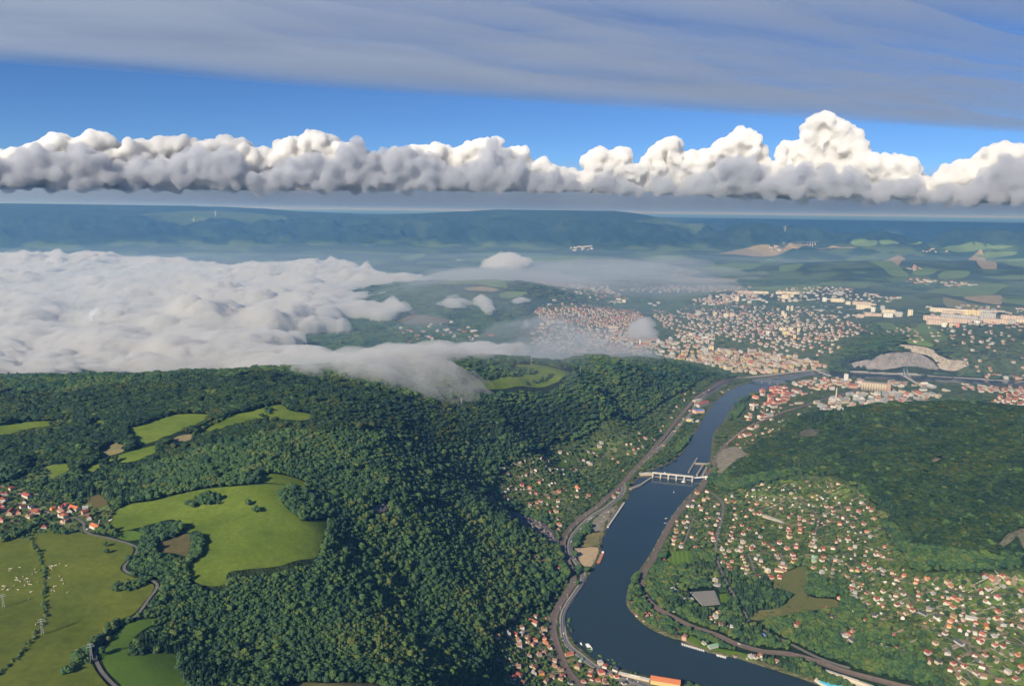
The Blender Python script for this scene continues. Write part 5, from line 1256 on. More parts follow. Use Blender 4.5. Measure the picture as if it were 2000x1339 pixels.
while d_ < max(s0, s1):
    x = np.interp(d_, Ls, l_[:, 0]); y = np.interp(d_, Ls, l_[:, 1]); x2 = np.interp(d_ + 5, Ls, l_[:, 0]); y2 = np.interp(d_ + 5, Ls, l_[:, 1]); a_ = math.atan2(y2 - y, x2 - x)
    X_ = x + math.sin(a_) * 4.5; Y_ = y - math.cos(a_) * 4.5; k += 1
    e = empty('freight_wagon', (X_, Y_, float(H(X_, Y_)) + .8), a_); link(wg, 'wagon_body', e)
    if k % 3: link(wl, 'load', e)
    for sx in (-4.6, 4.6): link(bg, 'bogie', e, (sx, 0, 0))
    tag(e, 'dark red freight wagon, %s from the near end of the long train' % ORD(k), 'wagon', 'freight wagons in the rail yard'); d_ += 16
# swimming pool
M_POOL = mat('pool_water', (.10, .50, .70), rough=.1, spec=.5, var=.05, scale=.1)
pp = drop_poly(parse_poly("1598,1316 1612,1310 1720,1346 1700,1362 1640,1362 1590,1330")); drape('pool_deck', pp, mat('pool_paving', (.60, .54, .42), var=.06, scale=.2), .7, 8, 0)
pp2 = drop_poly(parse_poly("1602,1320 1640,1330 1690,1347 1672,1358 1640,1352 1600,1332")); drape('pool_water', pp2, M_POOL, 1.1, 8, 0)
hall_at(1612, 1312, 1705, 1344, 5, 4, 'c', 'f', 'pool_building', 'long low cream changing block beside the blue pool', 'building')
# greenhouses: parallel grey rows
ga, gb, gc, gd = [drop(*p_)[0][:2] for p_ in ((1347, 1156), (1395, 1152), (1407, 1180), (1372, 1183))]
M_GH = mat('greenhouse_film', (.17, .165, .155), rough=.4, var=.12, scale=.3, spec=.4)
for k in range(14):
    t_ = (k + .5) / 14; a_ = ga + (gd - ga) * t_; b_ = gb + (gc - gb) * t_; L_, r_ = frame(a_, b_)
    e = empty('greenhouse', (a_[0], a_[1], float(H(*a_)) + .3), r_); V = []; F = []
    n_ = 7
    for x in (0, L_):
        for j in range(n_): V.append((x, -2.1 * math.cos(math.pi * j / (n_ - 1)), 2.2 * math.sin(math.pi * j / (n_ - 1)) - .3))
    for j in range(n_ - 1): F.append((j, j + 1, n_ + j + 1, n_ + j))
    F += [tuple(range(n_)), tuple(range(2 * n_ - 1, n_ - 1, -1))]
    link(new_mesh('cover', (V, F), M_GH), 'cover', e); link(new_mesh('door', box_vf(-.1, -.02, -.8, .8, 0, 1.8), M_WHITE), 'door', e)
    tag(e, 'long grey greenhouse, %s row from the street end in the nursery' % ORD(k + 1), 'greenhouse', 'greenhouse rows in the nursery')
    BUILT.append((float((a_[0] + b_[0]) / 2), float((a_[1] + b_[1]) / 2), 14)); BUILT.append((float(a_[0]), float(a_[1]), 9)); BUILT.append((float(b_[0]), float(b_[1]), 9)); BUILT.append((float(.75*a_[0] + .25*b_[0]), float(.75*a_[1] + .25*b_[1]), 12)); BUILT.append((float(.25*a_[0] + .75*b_[0]), float(.25*a_[1] + .75*b_[1]), 12))
# pale mowing stripes on the pitch
sp0 = [drop(*p_)[0][:2] for p_ in ((1302, 1077), (1347, 1076), (1350, 1099), (1305, 1102))]
M_STR = mat('mown_stripe', (.125, .20, .034), var=.06, scale=.05)
for k in range(0, 10, 2):
    q = [sp0[0] + (sp0[1] - sp0[0]) * (k / 10), sp0[0] + (sp0[1] - sp0[0]) * ((k + 1) / 10), sp0[3] + (sp0[2] - sp0[3]) * ((k + 1) / 10), sp0[3] + (sp0[2] - sp0[3]) * (k / 10)]
    drape('mown_stripe', q, M_STR, .56, 10, 0)
# garden sheds dotted through the allotments
shz = [("1430,960 1500,950 1560,945 1640,950 1690,985 1720,1040 1700,1060 1620,1040 1560,1010 1480,985", 70, 'white', 'in the upper allotments'), ("1560,1060 1640,1040 1720,1060 1780,1120 1760,1200 1700,1200 1640,1150 1580,1100", 60, 'white', 'in the hillside allotments'),
       ("1790,1150 1900,1150 1990,1190 1990,1320 1880,1320 1820,1240", 50, 'white', 'in the corner suburb gardens'), ("960,960 1010,905 1090,880 1130,920 1090,1000 1020,990", 30, 'grey', 'in the slope gardens')]
for pl, n_, c_, wh in shz:
    P = drop_poly(parse_poly(pl)); lo, hi = P.min(0), P.max(0); m_ = 0
    while m_ < n_:
        q = rng.uniform(lo, hi)
        if not inside(P, q[:1], q[1:])[0] or any((q[0] - b_[0]) ** 2 + (q[1] - b_[1]) ** 2 < (b_[2] + 5) ** 2 for b_ in BUILT[:900]): m_ += .2; continue
        m_ += 1; px, py = to_px(q[0], q[1], float(H(*q)))
        house(float(px), float(py), random.choice('wwcs'), random.choice('gbwr'), 'shed', zone=wh, xy=(float(q[0]), float(q[1])), scale=random.uniform(.7, 1.15))

# ------------------------------------------------------------------ gardens: small plots, paths and cabins between the houses, too many to count
V, F, MI = [], [], []
PLOT_M = [mat('plot_grass', (.135, .185, .045), var=.12, scale=.1), mat('plot_lawn', (.10, .16, .035), var=.12, scale=.1), mat('plot_soil', (.24, .19, .12), var=.15, scale=.2), mat('plot_path', (.36, .32, .26), var=.1, scale=.3)]
HV, HF, HM = [], [], []
def add_plots(pl, n_, nh, roofs='rbdgb'):
    P = drop_poly(parse_poly(pl)); lo, hi = P.min(0), P.max(0)
    q = rng.uniform(lo, hi, (n_ * 3, 2)); q = q[inside(P, q[:, 0], q[:, 1])]; q = q[clear_of_early(q[:, 0], q[:, 1])][:n_]
    for x, y in q:
        a_ = random.choice([.35, .35, 1.92, -.5]) + random.uniform(-.1, .1); w_, l_ = random.uniform(5, 13), random.uniform(9, 22); m_ = random.choice([0, 0, 0, 1, 1, 2, 3])
        if m_ == 3: w_ = 2.2; l_ *= 2
        n0 = len(V)
        for i_ in range(4):
            for j_ in range(3):
                u_ = (i_ / 3 - .5) * l_; v_ = (j_ / 2 - .5) * w_; X_ = x + math.cos(a_) * u_ - math.sin(a_) * v_; Y_ = y + math.sin(a_) * u_ + math.cos(a_) * v_; V.append((X_, Y_, float(H(X_, Y_)) + .45 + .05 * m_ + .001 * (n0 % 97)))
        for i_ in range(3):
            for j_ in range(2):
                k_ = n0 + i_ * 3 + j_; F.append((k_, k_ + 3, k_ + 4, k_ + 1)); MI.append(m_)
    q = rng.uniform(lo, hi, (nh * 4, 2)); q = q[inside(P, q[:, 0], q[:, 1])]; q = q[clear_of_early(q[:, 0], q[:, 1])]; k = 0
    for x, y in q:
        if k >= nh: break
        if near_built(x, y, 6): continue
        k += 1; sh_ = random.choice(['gable', 'hip', 'shed', 'shed', 'shed', 'ell']); s_ = random.uniform(.6, .85); z_ = float(H(x, y)); Rz = Matrix.Rotation(random.choice([.35, 1.92, -.5]) + random.uniform(-.15, .15), 3, 'Z')
        b_ = (float(x), float(y), FOOT[sh_] * s_); BUILT.append(b_); grid.setdefault((int(x // 60), int(y // 60)), []).append(b_)
        for vf, mi in ((SHAPES[sh_][0], wk.index(random.choice('wwcspt'))), (SHAPES[sh_][1], len(wk) + rk.index(random.choice(roofs)))):
            n0 = len(HV)
            for v in vf[0]:
                t_ = Rz @ Vector(v) * s_; HV.append((t_.x + x, t_.y + y, t_.z + z_))
            for f in vf[1]: HF.append(tuple(i_ + n0 for i_ in f)); HM.append(mi)
def clear_of_early(x, y):
    ok = sd_at(x, y) > 14
    for p_ in FIELD_POLYS: ok &= ~inside(p_, x, y)
    for l_, hf in LINES: ok &= seg_dist(l_[::2], x, y) > hf + 5
    return ok
for q in BUILT: grid.setdefault((int(q[0] // 60), int(q[1] // 60)), []).append(q)
for pl, n_, nh in (("1320,1000 1360,965 1420,965 1500,960 1560,1030 1560,1105 1490,1130 1420,1110 1400,1085 1325,1070", 420, 110), ("1430,950 1500,945 1560,930 1640,935 1690,970 1725,1040 1760,1085 1740,1110 1640,1090 1560,1060 1500,1000", 520, 150),
                   ("1560,1080 1640,1090 1740,1110 1790,1130 1780,1210 1720,1210 1650,1160 1590,1120", 300, 80), ("1790,1130 1900,1125 2010,1120 2010,1335 1880,1335 1820,1250 1790,1200", 520, 120), ("1600,1180 1700,1200 1780,1230 1800,1290 1700,1290 1620,1230", 160, 40),
                   ("955,970 1000,905 1080,870 1160,860 1220,850 1190,900 1130,960 1085,1030 1020,990", 300, 70), ("980,1240 1030,1200 1070,1190 1075,1240 1090,1290 1130,1335 990,1335", 180, 40), ("1110,1285 1160,1305 1220,1320 1200,1339 1130,1335", 60, 10), ("0,1045 0,950 60,915 120,930 140,975 200,970 230,1010 160,1035 80,1040", 160, 8),
                   ("1225,880 1290,800 1340,770 1330,800 1290,850 1245,900", 120, 40), ("1440,870 1480,845 1540,825 1530,835 1480,870 1440,900", 80, 40), ("1280,1150 1330,1205 1300,1195 1260,1170 1235,1165 1240,1190 1290,1220", 50, 14), ("1370,1190 1450,1195 1440,1215 1390,1210", 50, 16)):
    add_plots(pl, n_, int(nh * .28))
o = mesh_obj('garden_plots', V, F)
for m in PLOT_M: o.data.materials.append(m)
o.data.polygons.foreach_set('material_index', np.array(MI, np.int32)); tag(o, 'lawns, beds and paths of the gardens between the houses', 'gardens', kind='stuff')
o = mesh_obj('garden_cabins', HV, HF)
for m in allm: o.data.materials.append(m)
o.data.polygons.foreach_set('material_index', np.array(HM, np.int32)); tag(o, 'countless cabins and small houses scattered through the gardens', 'cabins', kind='stuff')
# ------------------------------------------------------------------ trees
def leaf_material(name, ramp, sat=1.0):
    m = bpy.data.materials.new(name); m.use_nodes = True
    nt = m.node_tree; N = nt.nodes; L = nt.links; b = N['Principled BSDF']
    b.inputs['Roughness'].default_value = 0.75; b.inputs['Specular IOR Level'].default_value = 0.12
    oi = N.new('ShaderNodeObjectInfo'); geo = N.new('ShaderNodeNewGeometry')
    nz = N.new('ShaderNodeTexNoise'); nz.inputs['Scale'].default_value = 0.007; nz.inputs['Detail'].default_value = 3
    L.new(oi.outputs['Location'], nz.inputs['Vector'])
    ad = N.new('ShaderNodeMath'); ad.operation = 'MULTIPLY_ADD'; ad.inputs[1].default_value = 1.75; ad.inputs[2].default_value = -0.93
    L.new(nz.outputs['Fac'], ad.inputs[0])
    s = N.new('ShaderNodeMath'); s.operation = 'ADD'; L.new(ad.outputs[0], s.inputs[0]); L.new(oi.outputs['Random'], s.inputs[1])
    rp = N.new('ShaderNodeValToRGB'); L.new(s.outputs[0], rp.inputs[0])
    el = rp.color_ramp.elements
    for k, (pos, c_) in enumerate(ramp):
        e = el[k] if k < 2 else el.new(pos)
        e.position = pos; e.color = (*c_, 1)
    n2 = N.new('ShaderNodeTexNoise'); n2.inputs['Scale'].default_value = 0.35; n2.inputs['Detail'].default_value = 3; n2.inputs['Roughness'].default_value = 0.7
    L.new(geo.outputs['Position'], n2.inputs['Vector'])
    hs = N.new('ShaderNodeHueSaturation'); hs.inputs['Saturation'].default_value = sat
    mr = N.new('ShaderNodeMapRange'); mr.inputs[1].default_value = 0.3; mr.inputs[2].default_value = 0.7; mr.inputs[3].default_value = 0.78; mr.inputs[4].default_value = 1.28
    L.new(n2.outputs['Fac'], mr.inputs[0]); L.new(mr.outputs[0], hs.inputs['Value']); L.new(rp.outputs[0], hs.inputs['Color'])
    L.new(hs.outputs[0], b.inputs['Base Color'])
    return m
RAMP = [(0.0, (0.032, 0.070, 0.036)), (1.0, (0.112, 0.132, 0.038)), (0.25, (0.047, 0.092, 0.038)), (0.55, (0.064, 0.114, 0.038)), (0.85, (0.084, 0.134, 0.038)), (0.98, (0.110, 0.142, 0.038))]
M_LEAF = leaf_material('broadleaf_foliage', RAMP)
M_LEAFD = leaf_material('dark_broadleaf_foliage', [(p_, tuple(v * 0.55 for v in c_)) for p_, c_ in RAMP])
M_CONI = leaf_material('conifer_foliage', [(0.0, (0.018, 0.042, 0.026)), (1.0, (0.055, 0.09, 0.038)), (0.5, (0.032, 0.064, 0.032))])
M_BARK = mat('bark', (0.10, 0.075, 0.055), var=0.2, scale=1.5)

def crown_mesh(name, seed, kind='round', leaves=150, lumps=8, lm=None):
    """unit tree crown (height about 1, base of the tree at z=0)"""
    r_ = random.Random(seed); bm = bmesh.new()
    cents = []
    if kind == 'conifer':
        for k in range(5):
            z0 = 0.12 + k * 0.17; rad = 0.24 * (1 - k / 5.6)
            g = bmesh.ops.create_cone(bm, segments=9, radius1=rad, radius2=0.01, depth=0.30, cap_ends=True, matrix=Matrix.Translation((0, 0, z0 + 0.12)))
            for v in g['verts']:
                v.co += Vector((r_.uniform(-1, 1), r_.uniform(-1, 1), r_.uniform(-1, 1))) * 0.035
            cents.append((Vector((0, 0, z0 + 0.05)), rad))
    else:
        W = {'round': 0.30, 'wide': 0.36, 'tall': 0.22, 'poplar': 0.10, 'bush': 0.5}[kind]
        zc, hz_ = {'round': (0.60, 0.30), 'wide': (0.62, 0.24), 'tall': (0.58, 0.34), 'poplar': (0.55, 0.42), 'bush': (0.42, 0.34)}[kind]
        for k in range(lumps):
            a = r_.uniform(0, 6.28); q = math.sqrt(r_.random()) * 0.75; zz = r_.uniform(-0.8, 0.85)
            s = math.sqrt(max(0.15, 1 - zz * zz))
            c_ = Vector((math.cos(a) * q * W * s, math.sin(a) * q * W * s, zc + zz * hz_ * 0.8))
            rad = W * r_.uniform(0.42, 0.66)
            g = bmesh.ops.create_icosphere(bm, subdivisions=2 if k < 3 else 1, radius=rad, matrix=Matrix.Translation(c_))
            for v in g['verts']:
                d = v.co - c_; v.co = c_ + d * r_.uniform(0.72, 1.22)
            cents.append((c_, rad))
    for k in range(leaves):
        c_, rad = cents[r_.randrange(len(cents))]
        d = Vector((r_.gauss(0, 1), r_.gauss(0, 1), r_.gauss(0.25, 1))).normalized()
        if kind == 'conifer': d.z *= 0.2
        p = c_ + d * rad * r_.uniform(0.85, 1.2); s = r_.uniform(0.025, 0.06) * (0.7 if kind == 'poplar' else 1)
        u = d.orthogonal().normalized(); u.rotate(Matrix.Rotation(r_.uniform(0, 6.28), 3, d)); w_ = d.cross(u)
        tl = d * r_.uniform(-0.6, 0.6)
        vs = [bm.verts.new(p + (u * a_ + w_ * b_ + tl * a_) * s) for a_, b_ in ((-1, -0.6), (1, -0.8), (0.8, 0.9), (-0.7, 1))]
        bm.faces.new(vs)
    me = bpy.data.meshes.new(name); bm.to_mesh(me); bm.free(); me.materials.append(M_CONI if kind == 'conifer' else (lm or M_LEAF))
    return me
def trunk_mesh(name, seed, h=0.5):
    r_ = random.Random(seed); bm = bmesh.new()
    bmesh.ops.create_cone(bm, segments=7, radius1=0.028, radius2=0.014, depth=h, cap_ends=True, matrix=Matrix.Translation((0, 0, h / 2)))
    for k in range(4):
        a = k * 1.57 + r_.uniform(-.4, .4)
        M_ = Matrix.Translation((0, 0, h * 0.8)) @ Matrix.Rotation(a, 4, 'Z') @ Matrix.Rotation(0.7, 4, 'Y') @ Matrix.Translation((0, 0, 0.1))
        bmesh.ops.create_cone(bm, segments=5, radius1=0.012, radius2=0.005, depth=0.2, cap_ends=True, matrix=M_)
    me = bpy.data.meshes.new(name); bm.to_mesh(me); bm.free(); me.materials.append(M_BARK); return me

KINDS_T = ['round', 'wide', 'tall', 'round', 'wide', 'conifer', 'bush', 'poplar', 'round', 'wide']
proto_col = bpy.data.collections.new('tree_models')      # models for the scattered forest; not linked to the scene
for k, kd in enumerate(KINDS_T):
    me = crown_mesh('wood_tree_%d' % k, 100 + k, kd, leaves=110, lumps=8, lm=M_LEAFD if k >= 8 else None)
    po = bpy.data.objects.new('model_%02d' % k, me); proto_col.objects.link(po)

# keep-clear mask
def clear_of(x, y, pad=4.0, roads=True):
    ok = np.ones(x.shape, bool)
    for p in FIELD_POLYS: ok &= ~inside(p, x, y)
    if roads:
        for line, half in LINES:
            c_ = line.mean(0); rr = np.abs(line - c_).max() + 40
            m = ok & (np.abs(x - c_[0]) < rr) & (np.abs(y - c_[1]) < rr)
            if m.any():
                d = seg_dist(line[::2], x[m], y[m]); q = ok[m]; q &= d > half + pad; ok[m] = q
    return ok

def jitter_points():
    out = []
    r = 640.0
    while r < 9500:
        s = 4.7 if r < 1300 else 4.7 * (r / 1300) ** 1.06
        n_ = int(1.50 * r / s)
        a = (np.arange(n_) + rng.uniform(-.45, .45, n_)) / n_ * 1.50 - 0.75
        q = r + rng.uniform(-.45, .45, n_) * s
        out.append(np.stack([q * np.sin(a), q * np.cos(a), np.full(n_, s)], -1))
        r += s * 0.92
    return np.concatenate(out)
TP = jitter_points()
tx, ty, tsz = TP.T
th = H(tx, ty)
px_, py_ = to_px(tx, ty, th + 12)
vis = (px_ > -90) & (px_ < 2090) & (py_ < 1480) & (py_ > 380)
def sd_at(x, y):
    return bil(sd, rows, azs, np.interp(np.hypot(x, y), rows, ROWI), np.interp(np.arctan2(x, y), azs, np.arange(NA)))
rr = np.hypot(tx, ty)
keep = vis & (sd_at(tx, ty) > 7)
TP = TP[keep]; tx, ty, tsz = TP.T; th = th[keep]; rr = rr[keep]
keep = clear_of(tx, ty, 4.0)
# keep open ground open: no crown may stand in front of a field, road or the water as seen from the air
f_ = (CAM_Z - th) / (CAM_Z - th - 9.5)
keep &= clear_of(tx * f_, ty * f_, 0.0) & (sd_at(tx * f_, ty * f_) > 0)
# line-of-sight test against the bare ground, with room for tree height
TP = TP[keep]; tx, ty, tsz = TP.T; th = th[keep]; rr = rr[keep]
blocked = np.zeros(len(tx), bool)
for f in np.linspace(0.25, 0.985, 70):
    blocked |= (CAM_Z + (th + 22 - CAM_Z) * f) < H(tx * f, ty * f) - 25
TP = TP[~blocked]; tx, ty, tsz = TP.T; th = th[~blocked]; rr = rr[~blocked]
# density: full forest, sparse gardens and town greenery
sett = {k: inside(p, tx, ty) for k, p in SETT_W.items()}
u = rng.random(len(tx))
nz = fbm(tx / 60, ty / 60, 3, 60)
prob = np.ones(len(tx))
for k, v in {'right': 0.40, 'left': 0.5, 'bottom': 0.36, 'village': 0.36, 'town': 0.22, 'island': 0.16, 'slope': 0.6}.items():
    prob = np.where(sett[k], v * (0.4 + 1.2 * nz), prob)
prob = np.where(rr > 6500, prob * 0.95, prob)
# low open country behind the estates: woods only in patches
openland = (rr > 7000) & (th < 330)
prob = np.where(openland, (fbm(tx / 900, ty / 900, 3, 70) > 0.47) * 1.0, prob)
in_sett = np.zeros(len(tx), bool)
for v in sett.values(): in_sett |= v
in_sett &= rr < 6500
keep = u < prob
if len(BUILT):
    BA = np.array(BUILT)
    cell = {}
    for q in BUILT: cell.setdefault((int(q[0] // 60), int(q[1] // 60)), []).append(q)
    ks = np.array([a_ * 100000 + b_ + 50000 for a_, b_ in cell]); ck = (tx // 60).astype(int) * 100000 + (ty // 60).astype(int) + 50000
    nb = np.zeros(len(tx), bool)
    for a_ in (-1, 0, 1):
        for b_ in (-1, 0, 1): nb |= np.isin(ck + a_ * 100000 + b_, ks)
    idx = np.where(keep & nb & (rr < 7000))[0]
    for i_ in idx:
        cx, cy_ = int(tx[i_] // 60), int(ty[i_] // 60)
        for a_ in (-1, 0, 1):
            for b_ in (-1, 0, 1):
                for q in cell.get((cx + a_, cy_ + b_), ()):
                    if (tx[i_] - q[0]) ** 2 + (ty[i_] - q[1]) ** 2 < (q[2] + 2.5) ** 2 * (1.0): keep[i_] = False
                    # keep the view of the sunny front open
                    dx, dy = tx[i_] - q[0], ty[i_] - q[1]
                    ur = math.hypot(q[0], q[1]); al = -(dx * q[0] + dy * q[1]) / ur; ac = abs(dx * q[1] - dy * q[0]) / ur
                    if 0 < al < q[2] + 14 and ac < q[2] * 0.9: keep[i_] = False
tx, ty, th, tsz, rr, in_sett = tx[keep], ty[keep], th[keep], tsz[keep], rr[keep], in_sett[keep]
NT = len(tx)
hgt = np.minimum(tsz / 4.7, 1.35) * rng.uniform(8.5, 13.0, NT) * (0.8 + 0.45 * fbm(tx / 130, ty / 130, 2, 80))
wid = np.maximum(1.0, tsz / 4.7 / 1.35)
hgt = hgt * np.where(rng.random(NT) > 0.92, rng.uniform(1.15, 1.5, NT), 1.0)
hgt = np.where(in_sett, hgt * rng.uniform(0.35, 0.72, NT), hgt)
idx_kind = rng.choice([0, 1, 2, 3, 4], NT, p=[.26, .22, .16, .2, .16])
con = (fbm(tx / 240, ty / 240, 3, 90) > 0.64) & ~in_sett
idx_kind = np.where(con & (rng.random(NT) < 0.7), 5, idx_kind)
idx_kind = np.where(in_sett & (rng.random(NT) < 0.35), 6, idx_kind)
idx_kind = np.where(in_sett & (rng.random(NT) < 0.02), 7, idx_kind)
hgt = np.where(idx_kind == 6, hgt * 0.55, hgt)
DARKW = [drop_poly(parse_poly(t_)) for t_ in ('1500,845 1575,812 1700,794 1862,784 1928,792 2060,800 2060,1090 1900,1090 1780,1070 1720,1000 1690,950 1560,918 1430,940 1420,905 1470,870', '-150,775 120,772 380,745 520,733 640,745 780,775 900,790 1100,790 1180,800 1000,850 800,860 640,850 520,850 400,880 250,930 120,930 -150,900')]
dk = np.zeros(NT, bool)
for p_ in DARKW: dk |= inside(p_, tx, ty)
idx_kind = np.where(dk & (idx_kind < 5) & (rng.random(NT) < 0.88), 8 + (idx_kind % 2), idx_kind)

# clumps, hedges and copses standing on open ground
CLUMPS = [("360,991 372,976 400,969 430,975 437,985 400,989 370,993", 7, 13), ("915,736 960,723 1040,722 1049,728 1000,734 940,743", 8, 14), ("1025,746 1060,736 1082,730 1079,736 1050,749 1030,753", 8, 12),
          ("215,1149 230,1139 265,1134 293,1138 270,1150 240,1161 222,1158", 6, 8), ("128,1318 140,1290 168,1266 184,1246 213,1224 238,1210 240,1213 210,1238 186,1262 176,1282 170,1302 150,1313", 6, 11),
          ("390,836 420,823 450,811 452,814 420,828 394,840", 6, 8), ("512,806 518,800 532,801 530,806 520,812", 7, 10), ("0,1052 40,1040 70,1020 95,1010 98,1014 70,1030 40,1048 0,1060", 6, 9), ("100,1042 120,1036 145,1036 140,1043 110,1048", 6, 8),
          ("1300,795 1325,770 1330,775 1310,800", 7, 10), ("1308,895 1325,868 1345,850 1350,853 1340,868 1325,884", 7, 13), ("1425,820 1440,795 1455,790 1452,800 1440,815", 7, 14)]
HEDGE = [([(60, 1052), (75, 1080), (84, 1110), (87, 1160), (82, 1220), (60, 1250), (40, 1280), (0, 1312), (-40, 1345)], 3.0, 4.5), ([(256, 1208), (245, 1216), (222, 1232), (205, 1252)], 5, 7), ([(1140, 1262), (1160, 1278), (1185, 1290), (1215, 1300)], 6, 7), ([(1112, 1210), (1113, 1228), (1122, 1246)], 6, 8)]
ex = []
for pl, sp_, hh in CLUMPS:
    P = drop_poly(parse_poly(pl)); lo, hi = P.min(0), P.max(0); n_ = int((hi[0] - lo[0]) * (hi[1] - lo[1]) / sp_ ** 2)
    q = rng.uniform(lo, hi, (n_, 2)); q = q[inside(P, q[:, 0], q[:, 1])]
    ex += [(a_, b_, hh * rng.uniform(.7, 1.2), rng.choice([0, 1, 3, 4, 6])) for a_, b_ in q]
for ln, sp_, hh in HEDGE:
    l_ = ribbon_line(ln); l_ = resample(l_, int(np.hypot(*np.diff(l_, axis=0).T).sum() / sp_))
    ex += [(a_ + rng.normal(0, 2.0), b_ + rng.normal(0, 2.0), hh * rng.uniform(.3, 1.25), rng.choice([6, 6, 0])) for a_, b_ in l_]
for k in range(46):      # the poplar rows behind the bend
    q = drop(rng.uniform(1560, 1622), rng.uniform(1232, 1262))[0]; ex.append((q[0], q[1], rng.uniform(17, 24), 7))
for k in range(16):
    q = drop(rng.uniform(1690, 1722), rng.uniform(1272, 1300))[0]; ex.append((q[0], q[1], rng.uniform(18, 26), 7))
for k in range(40):
    q = drop(rng.uniform(1500, 1580), rng.uniform(1130, 1200))[0]; ex.append((q[0], q[1], rng.uniform(2, 5), 6))
ex = np.array(ex)
tx = np.concatenate([tx, ex[:, 0]]); ty = np.concatenate([ty, ex[:, 1]]); th = np.concatenate([th, H(ex[:, 0], ex[:, 1])]); hgt = np.concatenate([hgt, ex[:, 2]])
idx_kind = np.concatenate([idx_kind, ex[:, 3].astype(int)]); rr = np.concatenate([rr, np.hypot(ex[:, 0], ex[:, 1])]); in_sett = np.concatenate([in_sett, np.ones(len(ex), bool)]); wid = np.concatenate([wid, np.ones(len(ex))])
NT = len(tx)
# the trees that show largest are individuals
px_, py_ = to_px(tx, ty, th + hgt * 0.6)
infr = (px_ > 5) & (px_ < 1995) & (py_ < 1330) & (py_ > 700)
size = np.where(infr & ~in_sett & (idx_kind < 5), hgt / np.hypot(rr, CAM_Z - th), 0)
order = np.argsort(-size)[:NIND]
ind = np.zeros(NT, bool); ind[order] = True

def scatter(name, sel, label_kind='stuff'):
    me = bpy.data.meshes.new(name)
    n_ = int(sel.sum())
    co = np.stack([tx[sel], ty[sel], th[sel] - 0.04 * hgt[sel]], -1).astype(np.float32)
    me.vertices.add(n_); me.vertices.foreach_set('co', co.ravel())
    for nm, tp, arr in (('s', 'FLOAT', hgt[sel]), ('rz', 'FLOAT', rng.uniform(0, 6.28, n_)), ('k', 'INT', idx_kind[sel]), ('wd', 'FLOAT', rng.uniform(1.0, 1.65, n_) * wid[sel])):
        a_ = me.attributes.new(nm, tp, 'POINT'); a_.data.foreach_set('value', arr.astype(np.int32 if tp == 'INT' else np.float32))
    o = bpy.data.objects.new(name, me); COL.objects.link(o)
    ng = bpy.data.node_groups.new(name + '_nodes', 'GeometryNodeTree')
    ng.interface.new_socket('Geometry', in_out='INPUT', socket_type='NodeSocketGeometry')
    ng.interface.new_socket('Geometry', in_out='OUTPUT', socket_type='NodeSocketGeometry')
    N = ng.nodes; L = ng.links
    gi = N.new('NodeGroupInput'); go = N.new('NodeGroupOutput')
    mp = N.new('GeometryNodeMeshToPoints'); L.new(gi.outputs[0], mp.inputs[0])
    ci = N.new('GeometryNodeCollectionInfo'); ci.inputs['Collection'].default_value = proto_col
    ci.inputs['Separate Children'].default_value = True; ci.inputs['Reset Children'].default_value = True
    ip = N.new('GeometryNodeInstanceOnPoints'); L.new(mp.outputs[0], ip.inputs['Points']); L.new(ci.outputs[0], ip.inputs['Instance'])
    ip.inputs['Pick Instance'].default_value = True
    def attr(nm, tp):
        a_ = N.new('GeometryNodeInputNamedAttribute'); a_.data_type = tp; a_.inputs['Name'].default_value = nm; return a_.outputs[0]
    L.new(attr('k', 'INT'), ip.inputs['Instance Index'])
    cx = N.new('ShaderNodeCombineXYZ'); L.new(attr('rz', 'FLOAT'), cx.inputs[2]); L.new(cx.outputs[0], ip.inputs['Rotation'])
    mu = N.new('ShaderNodeMath'); mu.operation = 'MULTIPLY'; s_ = attr('s', 'FLOAT'); L.new(s_, mu.inputs[0]); L.new(attr('wd', 'FLOAT'), mu.inputs[1])
    c2 = N.new('ShaderNodeCombineXYZ'); L.new(mu.outputs[0], c2.inputs[0]); L.new(mu.outputs[0], c2.inputs[1]); L.new(s_, c2.inputs[2])
    L.new(c2.outputs[0], ip.inputs['Scale']); L.new(ip.outputs[0], go.inputs[0])
    md = o.modifiers.new('scatter', 'NODES'); md.node_group = ng
    tag(o, kind='stuff')
    return o
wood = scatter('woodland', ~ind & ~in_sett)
tag(wood, 'dense green deciduous woodland covering the valley slopes and ridges', 'woodland')
gard = scatter('garden_trees', ~ind & in_sett)
tag(gard, 'mixed garden trees and bushes growing between the houses', 'trees')
print('trees', NT, 'woodland', int((~ind & ~in_sett).sum()), 'garden', int((~ind & in_sett).sum()))

crowns = [crown_mesh('crown', 300 + k, ['round', 'wide', 'tall', 'round', 'wide'][k], leaves=320, lumps=11) for k in range(5)]
trunks = [trunk_mesh('trunk', 400 + k) for k in range(3)]
def tree(x, y, h, k, label, group, wd=1.2, name='broadleaf_tree', cat='tree'):
    z = float(H(x, y)); e = empty(name, (x, y, z - 0.2), rng.uniform(0, 6.28)); e.scale = (h * wd, h * wd, h)
    c_ = bpy.data.objects.new('crown', crowns[k % 5]); COL.objects.link(c_); c_.parent = e
    t_ = bpy.data.objects.new('trunk', trunks[k % 3]); COL.objects.link(t_); t_.parent = e
    tag(e, label, cat, group); return e
for i_ in order:
    X_, Y_ = px_[i_], py_[i_]
    if X_ < 420: lb = 'green broadleaf tree in the wood beside the curving lane and lower meadow'
    elif X_ < 700: lb = 'green broadleaf tree in the wood below the big meadow at the picture bottom'
    elif X_ < 960: lb = 'green broadleaf tree on the wooded slope above the riverside houses'
    else: lb = 'green broadleaf tree standing near the houses at the picture bottom'
    tree(tx[i_], ty[i_], hgt[i_], int(idx_kind[i_]), lb, lb.replace('green broadleaf tree', 'broadleaf trees'), rng.uniform(1.0, 1.35))

